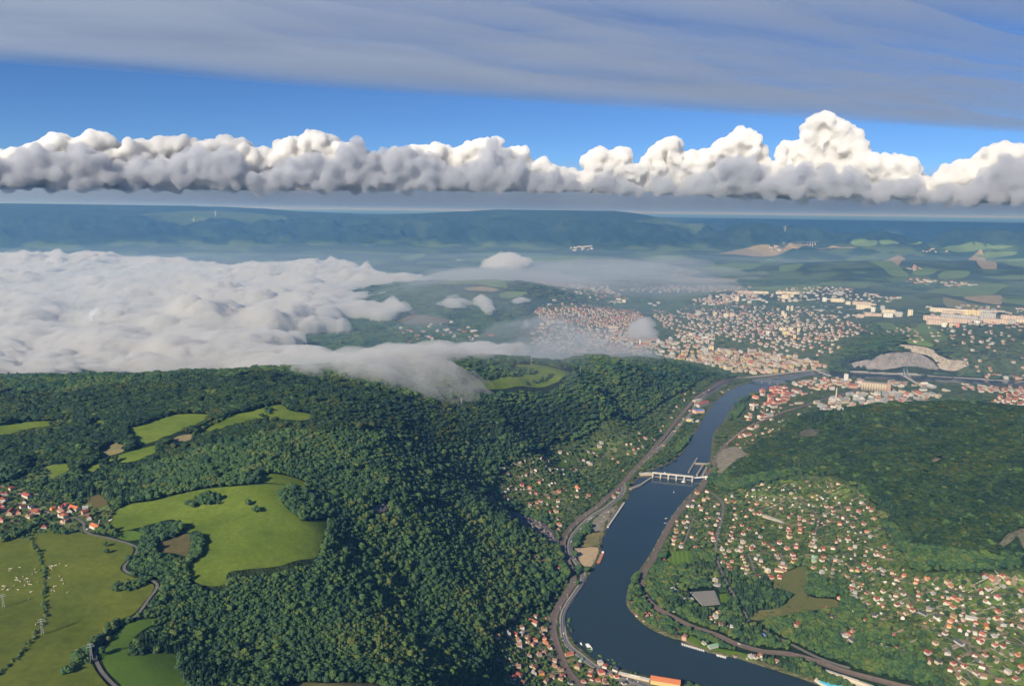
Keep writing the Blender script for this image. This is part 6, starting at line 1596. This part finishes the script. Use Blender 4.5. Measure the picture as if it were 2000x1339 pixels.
LONE = [(485, 987, 15, 'round dark tree standing alone in the big meadow, upper of two'), (501, 1001, 15, 'round dark tree standing alone in the big meadow, lower of two'),
        (206, 1068, 11, 'slim dark tree in the pasture near the lane bend, upper of a pair'), (208, 1081, 10, 'bushy dark tree in the pasture near the lane bend, lower of a pair'),
        (75, 1078, 8, 'dark tree on the pasture hedge line below the village'), (66, 1074, 6, 'small bush on the pasture hedge line beside a taller tree'),
        (511, 814, 11, 'dark tree standing apart on the upper strip meadow'), (238, 1050, 6, 'round bush in the small green plot by the lane')]
for k, (a_, b_, h_, lb) in enumerate(LONE):
    q = drop(a_, b_)[0]; tree(q[0], q[1], h_, k, lb, None, 1.5)
# ------------------------------------------------------------------ clouds and fog: closed bodies of scattering droplets
def vol_mat(name, dens, g=0.3, col=(1, 1, 1)):
    m = bpy.data.materials.new(name); m.use_nodes = True
    nt = m.node_tree; nt.nodes.clear()
    o = nt.nodes.new('ShaderNodeOutputMaterial'); v = nt.nodes.new('ShaderNodeVolumePrincipled'); v.inputs['Absorption Color'].default_value = (0, 0, 0, 1)
    v.inputs['Color'].default_value = (*col, 1); v.inputs['Density'].default_value = dens; v.inputs['Anisotropy'].default_value = g
    nt.links.new(v.outputs[0], o.inputs['Volume'])
    return m

def billow(x, y, oct=4, s=0):
    v = 0; a = 0.5; t = 0
    for k in range(oct):
        v = v + a * np.abs(vnoise(x, y, s + k) * 2 - 1); t += a
        x, y = x * 1.75 - y * 1.05 + 5.7, x * 1.05 + y * 1.75 + 1.9; a *= 0.5
    return v / t

def shell(name, X, Y, top, bot, m):
    """closed body between two height grids; columns thinner than a few centimetres are dropped"""
    nr, na = X.shape
    thick = top - bot
    on = thick > 0.05
    top = np.where(on, top, bot)
    quad = on[:-1, :-1] | on[1:, :-1] | on[:-1, 1:] | on[1:, 1:]
    idx = np.arange(nr * na).reshape(nr, na); nv = nr * na
    q = np.stack([idx[:-1, :-1], idx[:-1, 1:], idx[1:, 1:], idx[1:, :-1]], -1)[quad]
    tmap = np.where(on.ravel(), np.arange(nv) + nv, np.arange(nv))     # rim vertices are shared
    e1 = np.array([X[0, 1] - X[0, 0], Y[0, 1] - Y[0, 0]]); e2 = np.array([X[1, 0] - X[0, 0], Y[1, 0] - Y[0, 0]])
    if e1[0] * e2[1] - e1[1] * e2[0] < 0: q = q[:, ::-1]
    f = np.concatenate([tmap[q], q[:, ::-1]])
    co = np.concatenate([np.stack([X, Y, bot], -1).reshape(-1, 3), np.stack([X, Y, top], -1).reshape(-1, 3)])
    used = np.zeros(len(co), bool); used[f.ravel()] = True
    re = np.cumsum(used) - 1; co = co[used]; f = re[f]
    me = bpy.data.meshes.new(name)
    me.vertices.add(len(co)); me.vertices.foreach_set('co', co.astype(np.float32).ravel())
    me.loops.add(f.size); me.loops.foreach_set('vertex_index', f.ravel().astype(np.int32))
    me.polygons.add(len(f)); me.polygons.foreach_set('loop_start', (np.arange(len(f)) * 4).astype(np.int32))
    me.update(calc_edges=True); me.validate()
    me.materials.append(m)
    o = bpy.data.objects.new(name, me); COL.objects.link(o)
    return o

def polar_patch(r0, r1, a0, a1, dr, da):
    r = np.exp(np.arange(math.log(r0), math.log(r1), dr)); a = np.arange(a0, a1, da)
    Rg, Ag = np.meshgrid(r, a, indexing='ij')
    return Rg, Rg * np.sin(Ag), Rg * np.cos(Ag)

M_FOG = vol_mat('fog_droplets', 0.030, 0.2, (0.85, 0.852, 0.842))
M_TONGUE = vol_mat('spilling_fog_droplets', 0.016, 0.2, (0.90, 0.895, 0.88))
M_WISP = vol_mat('thin_fog_droplets', 0.012, 0.25, (0.93, 0.925, 0.915))
M_MIST = vol_mat('mist_droplets', 0.0013, 0.3, (0.86, 0.89, 0.93))
FOGZ = 175.0
fog_px = "-330,500 0,497 100,500 250,498 330,503 450,512 550,510 620,506 700,511 760,528 850,535 885,545 820,562 775,578 735,592 690,602 655,612 700,640 800,652 900,642 1000,642 1060,650 1098,662 1085,684 1000,702 930,722 880,790 500,800 -330,830"
a = np.array(parse_poly(fog_px)); fx, fy = at_z(a[:, 0], a[:, 1], FOGZ); FOGP = np.stack([fx, fy], -1)
Rg, X, Y = polar_patch(2300, 13800, -0.80, 0.12, 0.0042, 0.0042)
sdf = seg_dist(FOGP, X, Y, True) * np.where(inside(FOGP, X, Y), 1, -1)
warp = fbm(X / 700, Y / 700, 3, 31) - 0.5
Xw = X + 260 * warp; Yw = Y + 260 * (fbm(X / 700 + 50, Y / 700, 3, 33) - 0.5)
bl = 0.5 * billow(Xw / 560, Yw / 380, 5, 12) + 0.5 * billow(Xw / 230 + 7, Yw / 140, 4, 19)
big = fbm(X / 1500, Y / 1100, 3, 15)
brk = 0.5 * fbm(Xw / 760, Yw / 330, 5, 17) + 0.5 * fbm(Xw / 300, Yw / 170, 4, 27)
def hole(px, py, rx, ry):
    hx, hy = at_z(px, py, FOGZ); s = float(np.hypot(hx, hy))
    return np.exp(-(((X - hx) / rx) ** 2 + ((Y - hy) / ry) ** 2))
east = smooth(-3200, 200, X)                 # the deck breaks up towards the town
C = np.clip(sdf / 420, -1, 1) + (brk - 0.5) * (1.8 + 3.6 * east) - 0.02 - 0.22 * east
C = C - 1.25 * hole(185, 588, 800, 620) - 0.5 * hole(40, 550, 700, 500) - 0.5 * hole(430, 553, 800, 500) - 1.1 * hole(640, 628, 600, 450) - 0.6 * hole(350, 640, 420, 350) - 0.9 * hole(720, 655, 500, 300)
C = np.clip(C, 0, 1)
Ht = H(X, Y)
roll = 1 - np.abs(np.sin((Yw * 0.9 + 0.25 * Xw) / 210.0 + 5.0 * big + 3.0 * brk))
fine = billow(Xw / 95, Yw / 70, 3, 66)
top = FOGZ - 105 + 38 * fine + 250 * bl * (0.3 + 1.2 * big) + 50 * roll * (0.4 + big) + 50 * big
thin = 1 - 0.45 * east
top = np.where(C > 0, FOGZ - 95 + (top - FOGZ + 95) * np.sqrt(C) * thin, 0)
bot = np.where(C > 0, FOGZ - 95 - 60 * np.sqrt(C), 0)
on = (C > 0.01)
top = np.where(on, top, 0); bot = np.where(on, bot, 0)
keepf = on & (Ht < FOGZ + 170)
top = np.where(keepf, top, bot)
fog = shell('fog_sea', X, Y, top, bot, M_FOG)
tag(fog, 'grey white sea of morning fog filling the valley behind the wooded ridge', 'fog', kind='stuff')

def blanket(name, poly_px, m, thick, soft, nz_scale, res, lift=0.0, cover=0.0, seed=0, z=None, label=None, smooth_base=False):
    """fog that lies on the land inside a photo outline"""
    if z is None: p = drop_poly(parse_poly(poly_px))
    else:
        q = np.array(parse_poly(poly_px)); gx, gy = at_z(q[:, 0], q[:, 1], z); p = np.stack([gx, gy], -1)
    lo = p.min(0) - soft * 1.3; hi = p.max(0) + soft * 1.3
    gx = np.arange(lo[0], hi[0], res); gy = np.arange(lo[1], hi[1], res * 1.5)
    Xb, Yb = np.meshgrid(gx, gy, indexing='xy')
    s_ = seg_dist(p, Xb, Yb, True) * np.where(inside(p, Xb, Yb), 1, -1)
    nb = fbm(Xb / nz_scale, Yb / (nz_scale * 0.7), 4, seed)
    C_ = np.clip(np.clip(s_ / soft, -2, 1) + (nb - 0.5) * 1.9 + cover, 0, 1)
    base = (np.maximum(H(Xb, Yb) - 12, tps(Xb, Yb)) if smooth_base else H(Xb, Yb)) if z is None else np.full(Xb.shape, z)
    base = base + lift
    bl_ = billow(Xb / nz_scale + nb, Yb / (nz_scale * .7), 4, seed + 3)
    T = thick * np.sqrt(C_) * (0.35 + 1.0 * bl_ + 0.5 * nb)
    if z is None: b_ = (np.minimum(base, H(Xb, Yb)) if smooth_base else base) - 4.0 * (C_ > 0)
    else: b_ = base - 0.35 * T
    o = shell(name, Xb, Yb, np.where(C_ > 0.01, base + T, b_), b_, m)
    tag(o, label, 'fog' if 'fog' in name else 'mist', kind='stuff')
    return o
blanket('fog_tongue', "560,722 620,716 700,706 800,696 900,690 960,698 925,720 896,738 880,752 848,760 812,758 768,749 722,742 660,734 600,729", M_TONGUE, 62, 150, 210, 10, lift=-2, cover=0.15, seed=51, smooth_base=True,
        label='tongue of fog spilling over the wooded ridge beside the spur meadow')
blanket('fog_wisp', "950,532 955,518 975,511 1000,514 1022,517 1028,526 1005,534 980,538", M_WISP, 90, 160, 260, 18, lift=60, cover=0.2, seed=52, z=150, label='small bright fog cloud drifting over the far valley fields')
blanket('fog_wisp', "858,598 865,588 890,588 915,596 905,602 880,602", M_WISP, 60, 110, 170, 14, lift=10, cover=0.1, seed=53, z=130, label='small fog wisp before the wooded hill with pale fields')
blanket('fog_wisp', "926,592 935,582 950,588 962,600 950,612 938,606", M_WISP, 70, 110, 170, 14, lift=10, cover=0.1, seed=54, z=130, label='fog wisp rising on the flank of the wooded hill')
blanket('fog_wisp', "1000,590 1015,582 1030,584 1024,592 1008,596", M_WISP, 30, 90, 150, 14, lift=6, cover=0.0, seed=55, z=150, label='thin fog shred beside the pale field on the wooded hill')
blanket('fog_wisp', "752,600 760,590 775,592 790,606 770,610", M_WISP, 60, 110, 170, 14, lift=10, cover=0.1, seed=56, z=110, label='fog wisp between the fog sea and the wooded hill')
blanket('town_mist', "1226,664 1240,640 1255,630 1275,634 1290,655 1285,668 1260,672", M_WISP, 95, 120, 130, 9, lift=0, cover=-0.05, seed=57, label='white smoke like mist plume rising over the town streets')
blanket('town_mist', "960,700 1000,640 1060,632 1140,640 1190,668 1200,700 1120,712 1020,716", M_MIST, 130, 420, 420, 26, lift=0, cover=0.3, seed=58, label='thin veil of mist over the town beside the fog sea')
# the flat haze layer under the inversion, from the upper river to the foot of the far ridge
Rg2, X2, Y2 = polar_patch(2300, 17600, -1.0, 1.0, 0.03, 0.04)
ramp = smooth(2500, 5600, Rg2) * smooth(17400, 12000, Rg2)
wob = fbm(X2 / 1700, Y2 / 1700, 3, 91)
for nm_l, hh, dn, lb in (('inversion_mist', 230, 0.00014, 'lower flat blue grey mist layer lying over the town basin'), ('inversion_mist', 400, 0.00005, 'upper thin mist layer above the town basin')):
    sh_ = shell(nm_l, X2, Y2, -15 + hh * ramp * (0.75 + 0.5 * wob), np.full(X2.shape, -15.0), vol_mat('inversion_droplets', dn, 0.2, (0.66, 0.82, 0.98)))
    tag(sh_, lb, 'mist', kind='stuff')
blanket('valley_mist', "760,590 860,545 1000,520 1180,512 1330,520 1400,545 1300,575 1180,580 1080,560 960,560 880,600 820,640", M_MIST, 130, 900, 1100, 70, lift=0, cover=0.35, seed=59, label='pale mist lying in the valley beyond the wooded hill')

# ------------------------------------------------------------------ cumulus row: lumpy towers over a flat base
CD = 24000.0
bm = bmesh.new(); bmesh.ops.create_icosphere(bm, subdivisions=2, radius=1.0)
ICO_V = np.array([v.co[:] for v in bm.verts]); ICO_F = np.array([[v.index for v in f.verts] for f in bm.faces]); bm.free()
TOPS = [(-420, 315), (-330, 288), (-250, 305), (-170, 276), (-100, 292), (-60, 300), (0, 302), (30, 290), (60, 286), (90, 275), (120, 264), (140, 284), (165, 259), (190, 256), (215, 264), (225, 290), (245, 281), (260, 273), (300, 276), (320, 266), (345, 266), (385, 276), (410, 281), (440, 263), (470, 276), (490, 292), (520, 286), (545, 302), (552, 276), (570, 266), (595, 269), (610, 255), (630, 259), (650, 276), (700, 281), (710, 302), (740, 306), (760, 296), (790, 286), (850, 279), (870, 291), (900, 286), (940, 269), (965, 269), (980, 291), (1010, 286), (1027, 291), (1034, 316), (1060, 313), (1090, 326), (1120, 336), (1150, 342), (1160, 292), (1170, 288), (1195, 291), (1215, 286), (1225, 311), (1250, 326), (1275, 291), (1300, 266), (1320, 271), (1330, 296), (1355, 291), (1370, 311), (1395, 281), (1420, 266), (1450, 249), (1480, 259), (1486, 292), (1500, 322), (1525, 311), (1535, 276), (1550, 273), (1565, 286), (1580, 231), (1610, 219), (1640, 233), (1670, 251), (1690, 291), (1715, 311), (1750, 301), (1775, 311), (1795, 341), (1812, 366), (1835, 351), (1845, 321), (1880, 319), (1895, 326), (1910, 301), (1940, 286), (1970, 281), (2010, 286), (2060, 300), (2130, 288), (2220, 312), (2330, 285), (2420, 320)]
BASE = [(-420, 362), (-60, 366), (600, 372), (1100, 374), (1300, 380), (1600, 388), (1820, 394), (2060, 396), (2420, 400)]
M_CLOUD = vol_mat('cloud_droplets', 0.015, 0.1, (0.982, 0.974, 0.958))
ta = np.array(TOPS, float); ba = np.array(BASE, float)
GROUPS_C = [(-420, 232, 'pale rounded cumulus with twin bright domes at the picture edge'), (232, 545, 'long low cumulus with grey front and small bright tops'), (545, 725, 'cumulus with a bright knobbly double tower rising from grey base'), (725, 1040, 'broad cumulus whose row of white knobs ends at the blue gap'), (1040, 1235, 'low grey cumulus below the blue gap with one white block'), (1235, 1505, 'cumulus with a leaning white tower beside the tallest cloud'), (1505, 1815, 'tallest cumulus tower, a bright white cauliflower over dark base'), (1815, 2420, 'bright cumulus heap cut off by the picture edge')]
t1 = bpy.data.textures.new('cloud_lumps', 'CLOUDS'); t1.noise_scale = 420; t1.noise_depth = 3
t3 = bpy.data.textures.new('cloud_curls', 'VORONOI'); t3.noise_scale = 130; t3.noise_intensity = 1.0
t2 = bpy.data.textures.new('cloud_knobs', 'VORONOI'); t2.noise_scale = 330; t2.noise_intensity = 1.0
for gi, (x0, x1, lb) in enumerate(GROUPS_C):
    rc = random.Random(900 + gi); balls = []
    k = CD / FPX
    xx = x0
    while xx < x1:
        ty_ = float(np.interp(xx, ta[:, 0], ta[:, 1])); by_ = float(np.interp(xx, ba[:, 0], ba[:, 1]))
        hpx = by_ - ty_
        # outline knobs along the top
        rad = rc.uniform(5, 12) * (1.15 if hpx > 90 else 1)
        for d_ in (0, 1):
            xc, yc, zc = at_r(xx + rc.uniform(-3, 3), ty_ + rad * 0.95 + rc.uniform(0, 3), CD - 1100 + rc.uniform(-500, 500) * d_)
            balls.append((float(xc), float(yc), float(zc), rad * k * rc.uniform(0.9, 1.1)))
        # body
        yy = ty_ + rad * 1.6
        while yy < by_ - 8:
            f = (yy - ty_) / max(hpx, 1)
            r_ = rc.uniform(10, 18) * (0.8 + 0.5 * f)
            r_ = min(r_, (by_ - yy) + 3)
            xc, yc, zc = at_r(xx + rc.uniform(-8, 8), yy, CD - 1100 + rc.uniform(-1, 1) * 350 + 500 * f)
            balls.append((float(xc), float(yc), float(zc), max(r_, 5) * k))
            yy += r_ * 0.9
        # small knobs on the sunny side of the dome
        for d_ in range(3):
            yk = ty_ + rc.uniform(0.05, 0.55) * hpx; xc, yc, zc = at_r(xx + rc.uniform(-6, 6), yk, CD - 1100 - rc.uniform(150, 420)); balls.append((float(xc), float(yc), float(zc), rc.uniform(3.5, 7) * k))
        xx += rad * 0.62
    balls = np.array(balls)
    vv = (balls[:, None, :3] + ICO_V[None] * balls[:, None, 3:4]).reshape(-1, 3)
    ff = (ICO_F[None] + (np.arange(len(balls)) * len(ICO_V))[:, None, None]).reshape(-1, 3)
    me = bpy.data.meshes.new('cumulus_cloud'); me.vertices.add(len(vv)); me.vertices.foreach_set('co', vv.astype(np.float32).ravel())
    me.loops.add(ff.size); me.loops.foreach_set('vertex_index', ff.ravel().astype(np.int32))
    me.polygons.add(len(ff)); me.polygons.foreach_set('loop_start', (np.arange(len(ff)) * 3).astype(np.int32)); me.update(calc_edges=True)
    o = bpy.data.objects.new('cumulus_cloud', me); COL.objects.link(o)
    md = o.modifiers.new('r', 'REMESH'); md.mode = 'VOXEL'; md.voxel_size = 44.0
    for tx_, st in ((t1, 240.0), (t2, -110.0), (t3, -70.0)):
        dm = o.modifiers.new('d', 'DISPLACE'); dm.texture = tx_; dm.texture_coords = 'LOCAL'; dm.strength = st; dm.mid_level = 0.5
    md = o.modifiers.new('r2', 'REMESH'); md.mode = 'VOXEL'; md.voxel_size = 40.0
    dg = bpy.context.evaluated_depsgraph_get()
    nm_ = bpy.data.meshes.new_from_object(o.evaluated_get(dg)); o.modifiers.clear(); o.data = nm_; nm_.name = 'cumulus_cloud'
    # flat condensation base
    co = np.empty(len(nm_.vertices) * 3, np.float32); nm_.vertices.foreach_get('co', co); co = co.reshape(-1, 3)
    pxx, _ = to_px(co[:, 0], co[:, 1], co[:, 2])
    _, _, zb = at_r(pxx, np.interp(pxx, ba[:, 0], ba[:, 1]), CD)
    zb = zb + 340 * (fbm(co[:, 0] / 1500, co[:, 1] / 1500, 3, 63) - 0.5) + 60
    co[:, 2] = np.where(co[:, 2] < zb, zb + (co[:, 2] - zb) * 0.45, co[:, 2]); nm_.vertices.foreach_set('co', co.ravel()); nm_.update()
    nm_.materials.clear(); nm_.materials.append(M_CLOUD)
    tag(o, lb, 'cloud', 'cumulus clouds in a row above the horizon')
    print('cloud', gi, len(nm_.polygons))

# softer bank in front of the bright row, its shade put into the albedo
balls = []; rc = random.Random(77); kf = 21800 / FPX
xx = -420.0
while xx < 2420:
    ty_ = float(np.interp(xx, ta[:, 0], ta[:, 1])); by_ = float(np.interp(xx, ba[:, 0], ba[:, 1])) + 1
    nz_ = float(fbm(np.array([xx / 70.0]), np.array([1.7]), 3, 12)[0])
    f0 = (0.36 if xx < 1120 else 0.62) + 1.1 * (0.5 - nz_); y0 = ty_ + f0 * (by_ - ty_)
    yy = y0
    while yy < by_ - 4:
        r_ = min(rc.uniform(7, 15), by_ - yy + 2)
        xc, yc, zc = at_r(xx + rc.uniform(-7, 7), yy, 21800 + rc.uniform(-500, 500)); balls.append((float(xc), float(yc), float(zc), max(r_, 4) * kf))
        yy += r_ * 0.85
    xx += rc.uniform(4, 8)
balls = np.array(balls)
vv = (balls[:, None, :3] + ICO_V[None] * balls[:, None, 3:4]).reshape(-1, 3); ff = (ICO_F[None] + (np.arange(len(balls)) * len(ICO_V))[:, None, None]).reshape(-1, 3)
o = mesh_obj('shade_toned_cloud_bank', vv, ff)
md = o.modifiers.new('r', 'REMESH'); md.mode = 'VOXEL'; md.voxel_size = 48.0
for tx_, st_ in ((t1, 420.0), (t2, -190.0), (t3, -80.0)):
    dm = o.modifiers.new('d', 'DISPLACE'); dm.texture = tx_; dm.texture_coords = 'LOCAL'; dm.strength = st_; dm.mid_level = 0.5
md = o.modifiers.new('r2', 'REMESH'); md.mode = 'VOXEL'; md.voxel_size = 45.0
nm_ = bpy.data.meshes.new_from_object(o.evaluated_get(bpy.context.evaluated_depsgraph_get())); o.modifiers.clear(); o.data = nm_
nm_.materials.clear(); nm_.materials.append(vol_mat('shade_toned_droplets', 0.0055, 0.1, (0.78, 0.79, 0.82)))
tag(o, 'soft cloud bank coloured grey for shade before the bright cumulus tops', 'clouds', kind='stuff')

# ------------------------------------------------------------------ high sheet of altostratus with a straight edge
SZ = 6000.0
edge = np.array([(-500, 96), (-200, 112), (0, 125), (300, 146), (600, 172), (900, 192), (1200, 212), (1600, 236), (2000, 262), (2500, 290)], float)
d = ray(edge[:, 0], edge[:, 1]); t = (SZ - CAM_Z) / d[:, 2]
E = d[:, :2] * t[:, None]
S1 = np.linspace(0, 1, 160); S2 = np.linspace(0, 1, 140) ** 1.6
ev = resample(E, 160)
nv_ = ev * (19000.0 / np.hypot(ev[:, 0], ev[:, 1]))[:, None]
Xs = ev[None, :, 0] * (1 - S2[:, None]) + nv_[None, :, 0] * S2[:, None]
Ys = ev[None, :, 1] * (1 - S2[:, None]) + nv_[None, :, 1] * S2[:, None]
st = fbm((Xs + 0.5 * Ys) / 9500, (Ys - 0.47 * Xs) / 1250, 5, 77)
ed = smooth(0, 0.10, S2)[:, None] * smooth(0, 0.06, np.minimum(S1, 1 - S1))[None] * smooth(1.0, 0.9, S2)[:, None]
T = 700 * ed * np.clip(-0.35 + 2.5 * st, 0.04, 3) * (1.0 - 0.72 * smooth(0.40, 0.80, S1))[None]
sh = shell('cloud_sheet', Xs, Ys, SZ + T, np.full(T.shape, SZ), vol_mat('sheet_droplets', 0.0005, 0.4, (0.86, 0.92, 0.99)))
tag(sh, 'thin grey lilac sheet of high cloud with a straight slanting edge', 'cloud', kind='stuff')

# smaller clouds far behind the row
balls = []; rc = random.Random(5)
for px in range(-40, 2040, 9):
    if fbm(np.array([px / 90.0]), np.array([3.3]), 3, 8)[0] < 0.47: continue
    yb = float(np.interp(px, ba[:, 0], ba[:, 1])) + 5
    for k in range(3):
        rr_ = rc.uniform(2.2, 4.6); xc, yc, zc = at_r(px + rc.uniform(-6, 6), yb - rc.uniform(0, 5), 47000 + rc.uniform(-1500, 1500)); balls.append((float(xc), float(yc), float(zc), rr_ * 47000 / FPX))
balls = np.array(balls)
vv = (balls[:, None, :3] + ICO_V[None] * balls[:, None, 3:4] * np.array([1.8, 1.5, 0.8])).reshape(-1, 3); ff = (ICO_F[None] + (np.arange(len(balls)) * len(ICO_V))[:, None, None]).reshape(-1, 3)
o = mesh_obj('distant_clouds', vv, ff)
md = o.modifiers.new('r', 'REMESH'); md.mode = 'VOXEL'; md.voxel_size = 70.0
nm_ = bpy.data.meshes.new_from_object(o.evaluated_get(bpy.context.evaluated_depsgraph_get())); o.modifiers.clear(); o.data = nm_
nm_.materials.clear(); nm_.materials.append(vol_mat('distant_cloud_droplets', 0.0016, 0.1, (0.97, 0.95, 0.93)))
tag(o, 'thin row of small hazy clouds far behind the cumulus row', 'clouds', kind='stuff')
# added slab of far haze over the bright horizon, shade put into its grey
bm = bmesh.new(); bmesh.ops.create_cube(bm, size=1.0)
for v in bm.verts:
    v.co.x *= 260000; v.co.y = 132000 if v.co.y > 0 else 19300; v.co.z = 2150 if v.co.z > 0 else 1010
me = bpy.data.meshes.new('far_haze_slab'); bm.to_mesh(me); bm.free(); me.materials.append(vol_mat('far_haze_air', 0.9e-4, 0.2, (0.64, 0.73, 0.83)))
o = bpy.data.objects.new('far_haze_slab', me); COL.objects.link(o)
tag(o, 'added flat layer of shade grey haze above the far horizon', 'cloud', kind='stuff')

# steam of the power station standing out of the fog
balls = []
for px, py, rad in ((178, 622, 5), (178, 616, 5), (179, 610, 5.5), (181, 606, 6), (186, 604, 5.5), (190, 600, 6), (188, 598, 5)):
    x, y = at_z(px, py, 190.0 + (622 - py) * 6); s_ = math.hypot(float(x), float(y)) / FPX
    balls.append((float(x), float(y), 190.0 + (622 - py) * 5, rad * s_))
balls = np.array(balls)
vv = (balls[:, None, :3] + ICO_V[None] * balls[:, None, 3:4]).reshape(-1, 3); ff = (ICO_F[None] + (np.arange(len(balls)) * len(ICO_V))[:, None, None]).reshape(-1, 3)
o = mesh_obj('steam_plume', vv, ff)
md = o.modifiers.new('r', 'REMESH'); md.mode = 'VOXEL'; md.voxel_size = 9.0
nm_ = bpy.data.meshes.new_from_object(o.evaluated_get(bpy.context.evaluated_depsgraph_get())); o.modifiers.clear(); o.data = nm_
nm_.materials.clear(); nm_.materials.append(vol_mat('steam_droplets', 0.06, 0.3))
tag(o, 'bright white steam plume rising out of the fog sea', 'steam', kind='stuff')
# ------------------------------------------------------------------ haze: one closed box round camera and land
bm = bmesh.new()
bmesh.ops.create_cube(bm, size=1.0)
for v in bm.verts:
    v.co.x *= 290000; v.co.y = v.co.y * 290000 + 60000; v.co.z = 990.0 if v.co.z > 0 else -20.0
me = bpy.data.meshes.new('haze'); bm.to_mesh(me); bm.free()
hz = bpy.data.objects.new('haze', me); COL.objects.link(hz)
hm = bpy.data.materials.new('haze_air'); hm.use_nodes = True
nt = hm.node_tree; nt.nodes.clear()
ho = nt.nodes.new('ShaderNodeOutputMaterial'); pv = nt.nodes.new('ShaderNodeVolumePrincipled')
pv.inputs['Color'].default_value = (0.20, 0.49, 1.0, 1)
pv.inputs['Density'].default_value = 4.4e-5
pv.inputs['Absorption Color'].default_value = (1, 1, 1, 1)
pv.inputs['Anisotropy'].default_value = 0.2
nt.links.new(pv.outputs[0], ho.inputs['Volume'])
me.materials.append(hm)
tag(hz, kind='stuff')
# ------------------------------------------------------------------ labels for the many houses
SHN = {'gable': 'gabled house', 'hip': 'hip roofed house', 'flat': 'flat roofed house', 'ell': 'angled house', 'long': 'long house', 'hall': 'hall', 'shed': 'garden shed', 'villa': 'large villa', 'cube': 'apartment house'}
def sized(d_): return d_['px'], d_['py']
def write_labels(items, cat, group):
    cl = {}
    for d_ in items: cl.setdefault((d_['w'], d_['r'], d_['shape'], d_['zone']), []).append(d_)
    for (w_, r_, sh_, zn), L_ in cl.items():
        L_.sort(key=lambda d_: d_['px'])
        rf = '' if sh_ in ('flat', 'shed') else ' with %s roof' % ROOFS[r_][0]
        if sh_ == 'flat': rf = ' under a %s roof' % ROOFS[r_][0].replace(' flat', '')
        if sh_ == 'shed': rf = ' under a %s roof' % ROOFS[r_][0]
        for k, d_ in enumerate(L_):
            o_ = '' if len(L_) == 1 else ', %s from left,' % ORD(k + 1)
            lb = '%s %s%s%s %s' % (WALLS[w_][0], SHN[sh_], rf, o_, zn)
            tag(d_['o'], lb, {'hall': 'hall', 'shed': 'shed'}.get(sh_, cat), group + ' ' + zn)
# past about 300 houses the smallest in the picture are joined
hs = [d_ for d_ in HOUSES if d_['shape'] != 'shed']; sheds = [d_ for d_ in HOUSES if d_['shape'] == 'shed']
def appar(d_):
    l_ = d_['o'].location; return -FOOT[d_['shape']] * d_['o'].scale[0] / math.sqrt(l_[0] ** 2 + l_[1] ** 2 + (CAM_Z - l_[2]) ** 2)
def join_rest(rest, name, label, cat):
    V, F, MI = [], [], []; dead = []
    for d_ in rest:
        e = d_['o']; M_ = Matrix.LocRotScale(e.location, e.rotation_euler, e.scale)
        for vf, mi in ((SHAPES[d_['shape']][0], wk.index(d_['w'])), (SHAPES[d_['shape']][1], len(wk) + rk.index(d_['r']))):
            n0 = len(V); V += [tuple(M_ @ Vector(v)) for v in vf[0]]
            for f in vf[1]: F.append(tuple(i_ + n0 for i_ in f)); MI.append(mi)
        dead.extend(list(e.children_recursive) + [e])

    bpy.data.batch_remove(dead)
    o = mesh_obj(name, V, F)
    for m in allm: o.data.materials.append(m)
    o.data.polygons.foreach_set('material_index', np.array(MI, np.int32)); tag(o, label, cat, kind='stuff')
hs.sort(key=appar)
if len(hs) > 300: join_rest(hs[300:], 'small_houses', 'small scattered houses of the valley too far off to tell apart', 'houses')
write_labels(hs[:300], 'house', 'houses')
sheds.sort(key=appar)
write_labels(sheds[:200], 'shed', 'garden sheds')
if len(sheds) > 200: join_rest(sheds[200:], 'small_sheds', 'tiny pale garden sheds dotted through the allotments', 'sheds')
write_labels(TOWN, 'building', 'town buildings')
cl = {}
for d_ in BLOCKS: cl.setdefault((d_['c'], d_['tower'], d_['where']), []).append(d_)
for (c_, tw, wh), L_ in cl.items():
    L_.sort(key=lambda d_: d_['px'])
    for k, d_ in enumerate(L_):
        o_ = '' if len(L_) == 1 else ', %s from left,' % ORD(k + 1)
        tag(d_['o'], '%s %s%s %s' % (BNAME[c_], 'tower block' if tw else 'slab apartment block', o_, wh), 'tower block' if tw else 'apartment block', 'blocks ' + wh)
